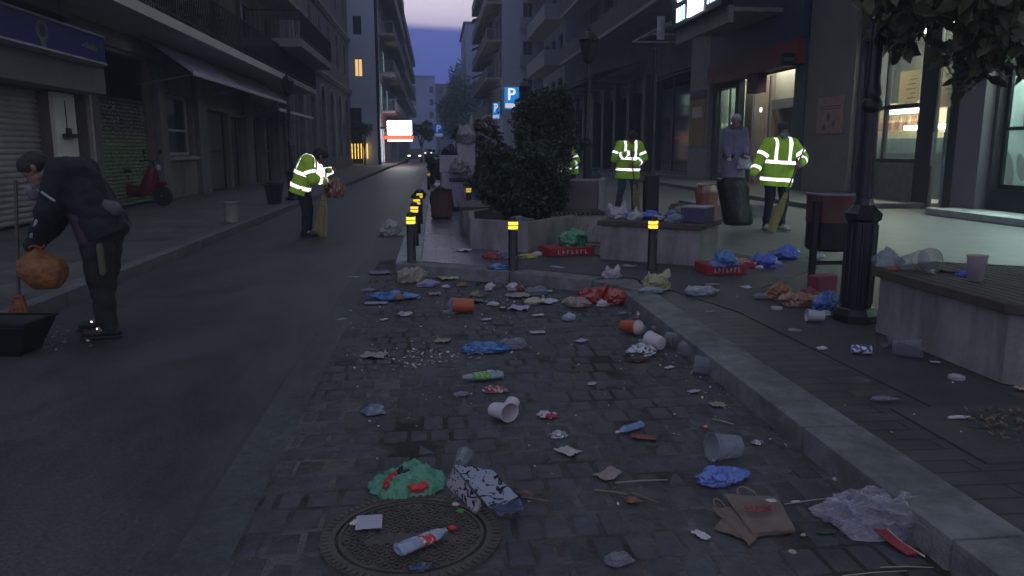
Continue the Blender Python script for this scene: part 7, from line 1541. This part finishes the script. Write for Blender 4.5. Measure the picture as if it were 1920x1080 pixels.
# stacked cartons and skip beyond the island
def stack(lb, x, y, w, d, z0_, h, m, grp='stacked pale foam boxes', rz=0, n=1, lid=None): return carton(lb, 0, 0, 0, 0, 0, m, rz, loc=(x, y, z0_), size=(w, d, h), name='foam_box', grp=grp, m2=lid)
t = empty('skip', (.60, 15.9, PAVE), 'small white-fronted rubbish skip with a pale triangle mark under the stacked boxes', 'skip')
mb = MB(); mb.lathe([(.32, .08), (.40, .55), (.41, .60)], seg=4, M=Matrix.Translation((0, .1, 0)) @ Matrix.Rotation(math.pi/4, 4, 'Z')); mb.build('tub', mat('skip_lilac', (.36, .33, .44), .6, .1, 3), t)
mb = MB(); mb.lathe([(.42, .585), (.445, .59), (.445, .635), (.42, .64)], seg=4, M=Matrix.Translation((0, .1, 0)) @ Matrix.Rotation(math.pi/4, 4, 'Z'), cap=False); mb.build('rim', M['black_metal'], t)
mb = MB(); mb.poly([(-.13, -.215, .54), (.13, -.215, .54), (0, -.19, .30)]); mb.build('triangle_mark', mat('mark_pale', (.38, .42, .44), .6), t)
mb = MB(); mb.box(-.30, .30, -.14, .34, 0, .07); mb.build('base', M['black_metal'], t)
sp = [('upper foam box of the taller pale stack beyond the planter', .66, 17.2, .40, .35, .985, .49), ('lower foam box of the taller pale stack beyond the planter', .66, 17.2, .41, .36, .50, .48), ('upper foam box of the shorter left pale stack', .30, 17.0, .36, .35, .86, .36), ('lower foam box of the shorter left pale stack', .30, 17.0, .36, .36, .50, .355), ('grounded wide crate under the pale stacks', .48, 17.2, .84, .5, PAVE+.01, .36)]
pale = mat('foam_box_pale', (.42, .42, .46), .8, .12, 5, bump=.1)
for k, s_ in enumerate(sp): stack(*s_, pale if k < 4 else mat('crate_dark', (.06, .06, .07), .7), lid=pale if k in (0, 2) else None, rz=(.12, -.08, -.15, .1, 0)[k])
def lump(lb, x, y, z, w, m, h, seed, **k):
    t = bag(lb, 850, 350, 10, m, h, .8, seed, z=PAVE, **k); s_ = w/(10*mpp(at(850, 350, PAVE))); t.location = (x, y, z); t.scale = (s_, s_, s_); return t
lump('white round bag slumped on top of the tall pale stack', .68, 17.1, 1.475, .42, film('white_bag_dull', (.30, .29, .30), .05, .4), 1.0, 111, ears=2, rough=.35)
lump('dark blue sacks piled on the shorter left pale stack', .33, 17.0, 1.22, .34, mat('sack_navy', (.02, .028, .05), .4, .2, 8), .8, 112, cat='sack', name='rubbish_sack', grp='rubbish sacks')
lump('black sack heap behind the pale stacks, left', 1.0, 18.4, 1.2, .8, mat('black_sack_film', (.012, .011, .012), .35), .8, 113, cat='sack', name='rubbish_sack', grp='rubbish sacks')
lump('grey-white sack bulging over the front of the pale stacks', .50, 16.75, .86, .40, film('white_bag_dull', (.30, .29, .30), .05, .4), .9, 118, rough=.4)
lump('black sack slumped against the left side of the pale stacks', .10, 16.9, PAVE+.0, .42, mat('black_sack_film', (.012, .011, .012), .35), 1.1, 119, cat='sack', name='rubbish_sack', grp='rubbish sacks')
lump('navy sack crowning the heap between white bag and lilac cardboard', .92, 17.5, 1.5, .36, mat('sack_navy', (.02, .028, .05), .4, .2, 8), .8, 120, cat='sack', name='rubbish_sack', grp='rubbish sacks')
lump('big black sack topping the heap beside the white bag', 1.02, 18.0, 1.62, .62, mat('black_sack_film', (.012, .011, .012), .35), .75, 121, cat='sack', name='rubbish_sack', grp='rubbish sacks')
t = carton('tilted pale lilac sheet of cardboard leaning right of the white round bag', 0, 0, 0, 0, 0, mat('card_lilac_grey', (.24, .23, .30), .7), .2, loc=(1.10, 17.6, 1.38), size=(.42, .05, .26)); t.rotation_euler = (.2, .45, .2)
t = carton('lower lilac cardboard sheet wedged in the dark sacks', 0, 0, 0, 0, 0, MATS['card_lilac_grey'], -.2, loc=(1.12, 17.3, 1.14), size=(.46, .05, .16)); t.rotation_euler = (.2, .2, -.2)
for z_ in (0,): carton('plain pallet of crates hidden below the dark sacks', 0, 0, 0, 0, 0, mat('crate_dark', (.06, .06, .07), .7), 0, loc=(1.02, 18.3, PAVE+.01), size=(.8, .6, 1.07))
sack('stiff brown paper sack left of the white-fronted skip', at(828, 409, p_), .38, .47, mat('sack_brown', (.085, .045, .036), .75, .2, 6, bump=.3), 15, gather=.95)
bag('low black sack behind the close bollard row', 786, 372, 26, mat('black_sack_film', (.012, .011, .012), .35), .8, .8, 115, z=p_, cat='sack', name='rubbish_sack', grp='rubbish sacks')
bag('litter caught in the soil of the leafy planter, blue-grey film', 975, 420, 46, film('film_slate', (.12, .15, .24), .3, .4), .4, .5, 116, z=PAVE+.33)
# woman's white carrier
bag('white carrier bag hanging from the hand of the woman in lilac', 1392, 318, 34, film('white_carrier', (.44, .41, .47), .12, .4, .6, 26), .85, .4, 117, z=p_, ears=2)
o = bpy.data.objects[[x.name for x in bpy.data.objects if x.name.startswith('plastic_bag') and x.get('label', '').startswith('white carrier bag hanging')][0]]; o.location = tw+V(.14, -.18, .66); o.scale = (.22, .22, .22)
# black dustpan tub at the left edge
p = at(8, 660, 0)
t = empty('dustpan_tub', (p.x, p.y, 0), 'large black dustpan tub tipped at the left kerb edge of the picture', 'dustpan', rz=-.1)
mb = MB(); mb.lathe([(.17, 0), (.25, .20), (.25, .22), (.235, .22), (.16, .02), (0, .02)], seg=4, M=Matrix.Scale(1.5, 4, (1, 0, 0)) @ Matrix.Rotation(math.pi/4, 4, 'Z'), cap=False); mb.build('tray', M['black_metal'], t)
mb = MB(); mb.lathe([(.25, .215), (.265, .22), (.265, .232), (.24, .232)], seg=4, M=Matrix.Scale(1.5, 4, (1, 0, 0)) @ Matrix.Rotation(math.pi/4, 4, 'Z'), cap=False); mb.build('rim', M['black_paint'], t)

# ============================================================ EVENING HAZE
mb = MB(); mb.box(-90, 90, -45, 275, -1.5, 34); hz = mb.build('haze', None, None, kind='stuff')
hm_ = bpy.data.materials.new('evening_haze'); hm_.use_nodes = True; t_ = hm_.node_tree; t_.nodes.remove(t_.nodes['Principled BSDF']); pv = _n(t_, 'ShaderNodeVolumePrincipled'); pv.inputs['Density'].default_value = .0025; pv.inputs['Color'].default_value = (.66, .78, 1, 1)
t_.links.new(pv.outputs[0], t_.nodes['Material Output'].inputs['Volume']); hz.data.materials.append(hm_)
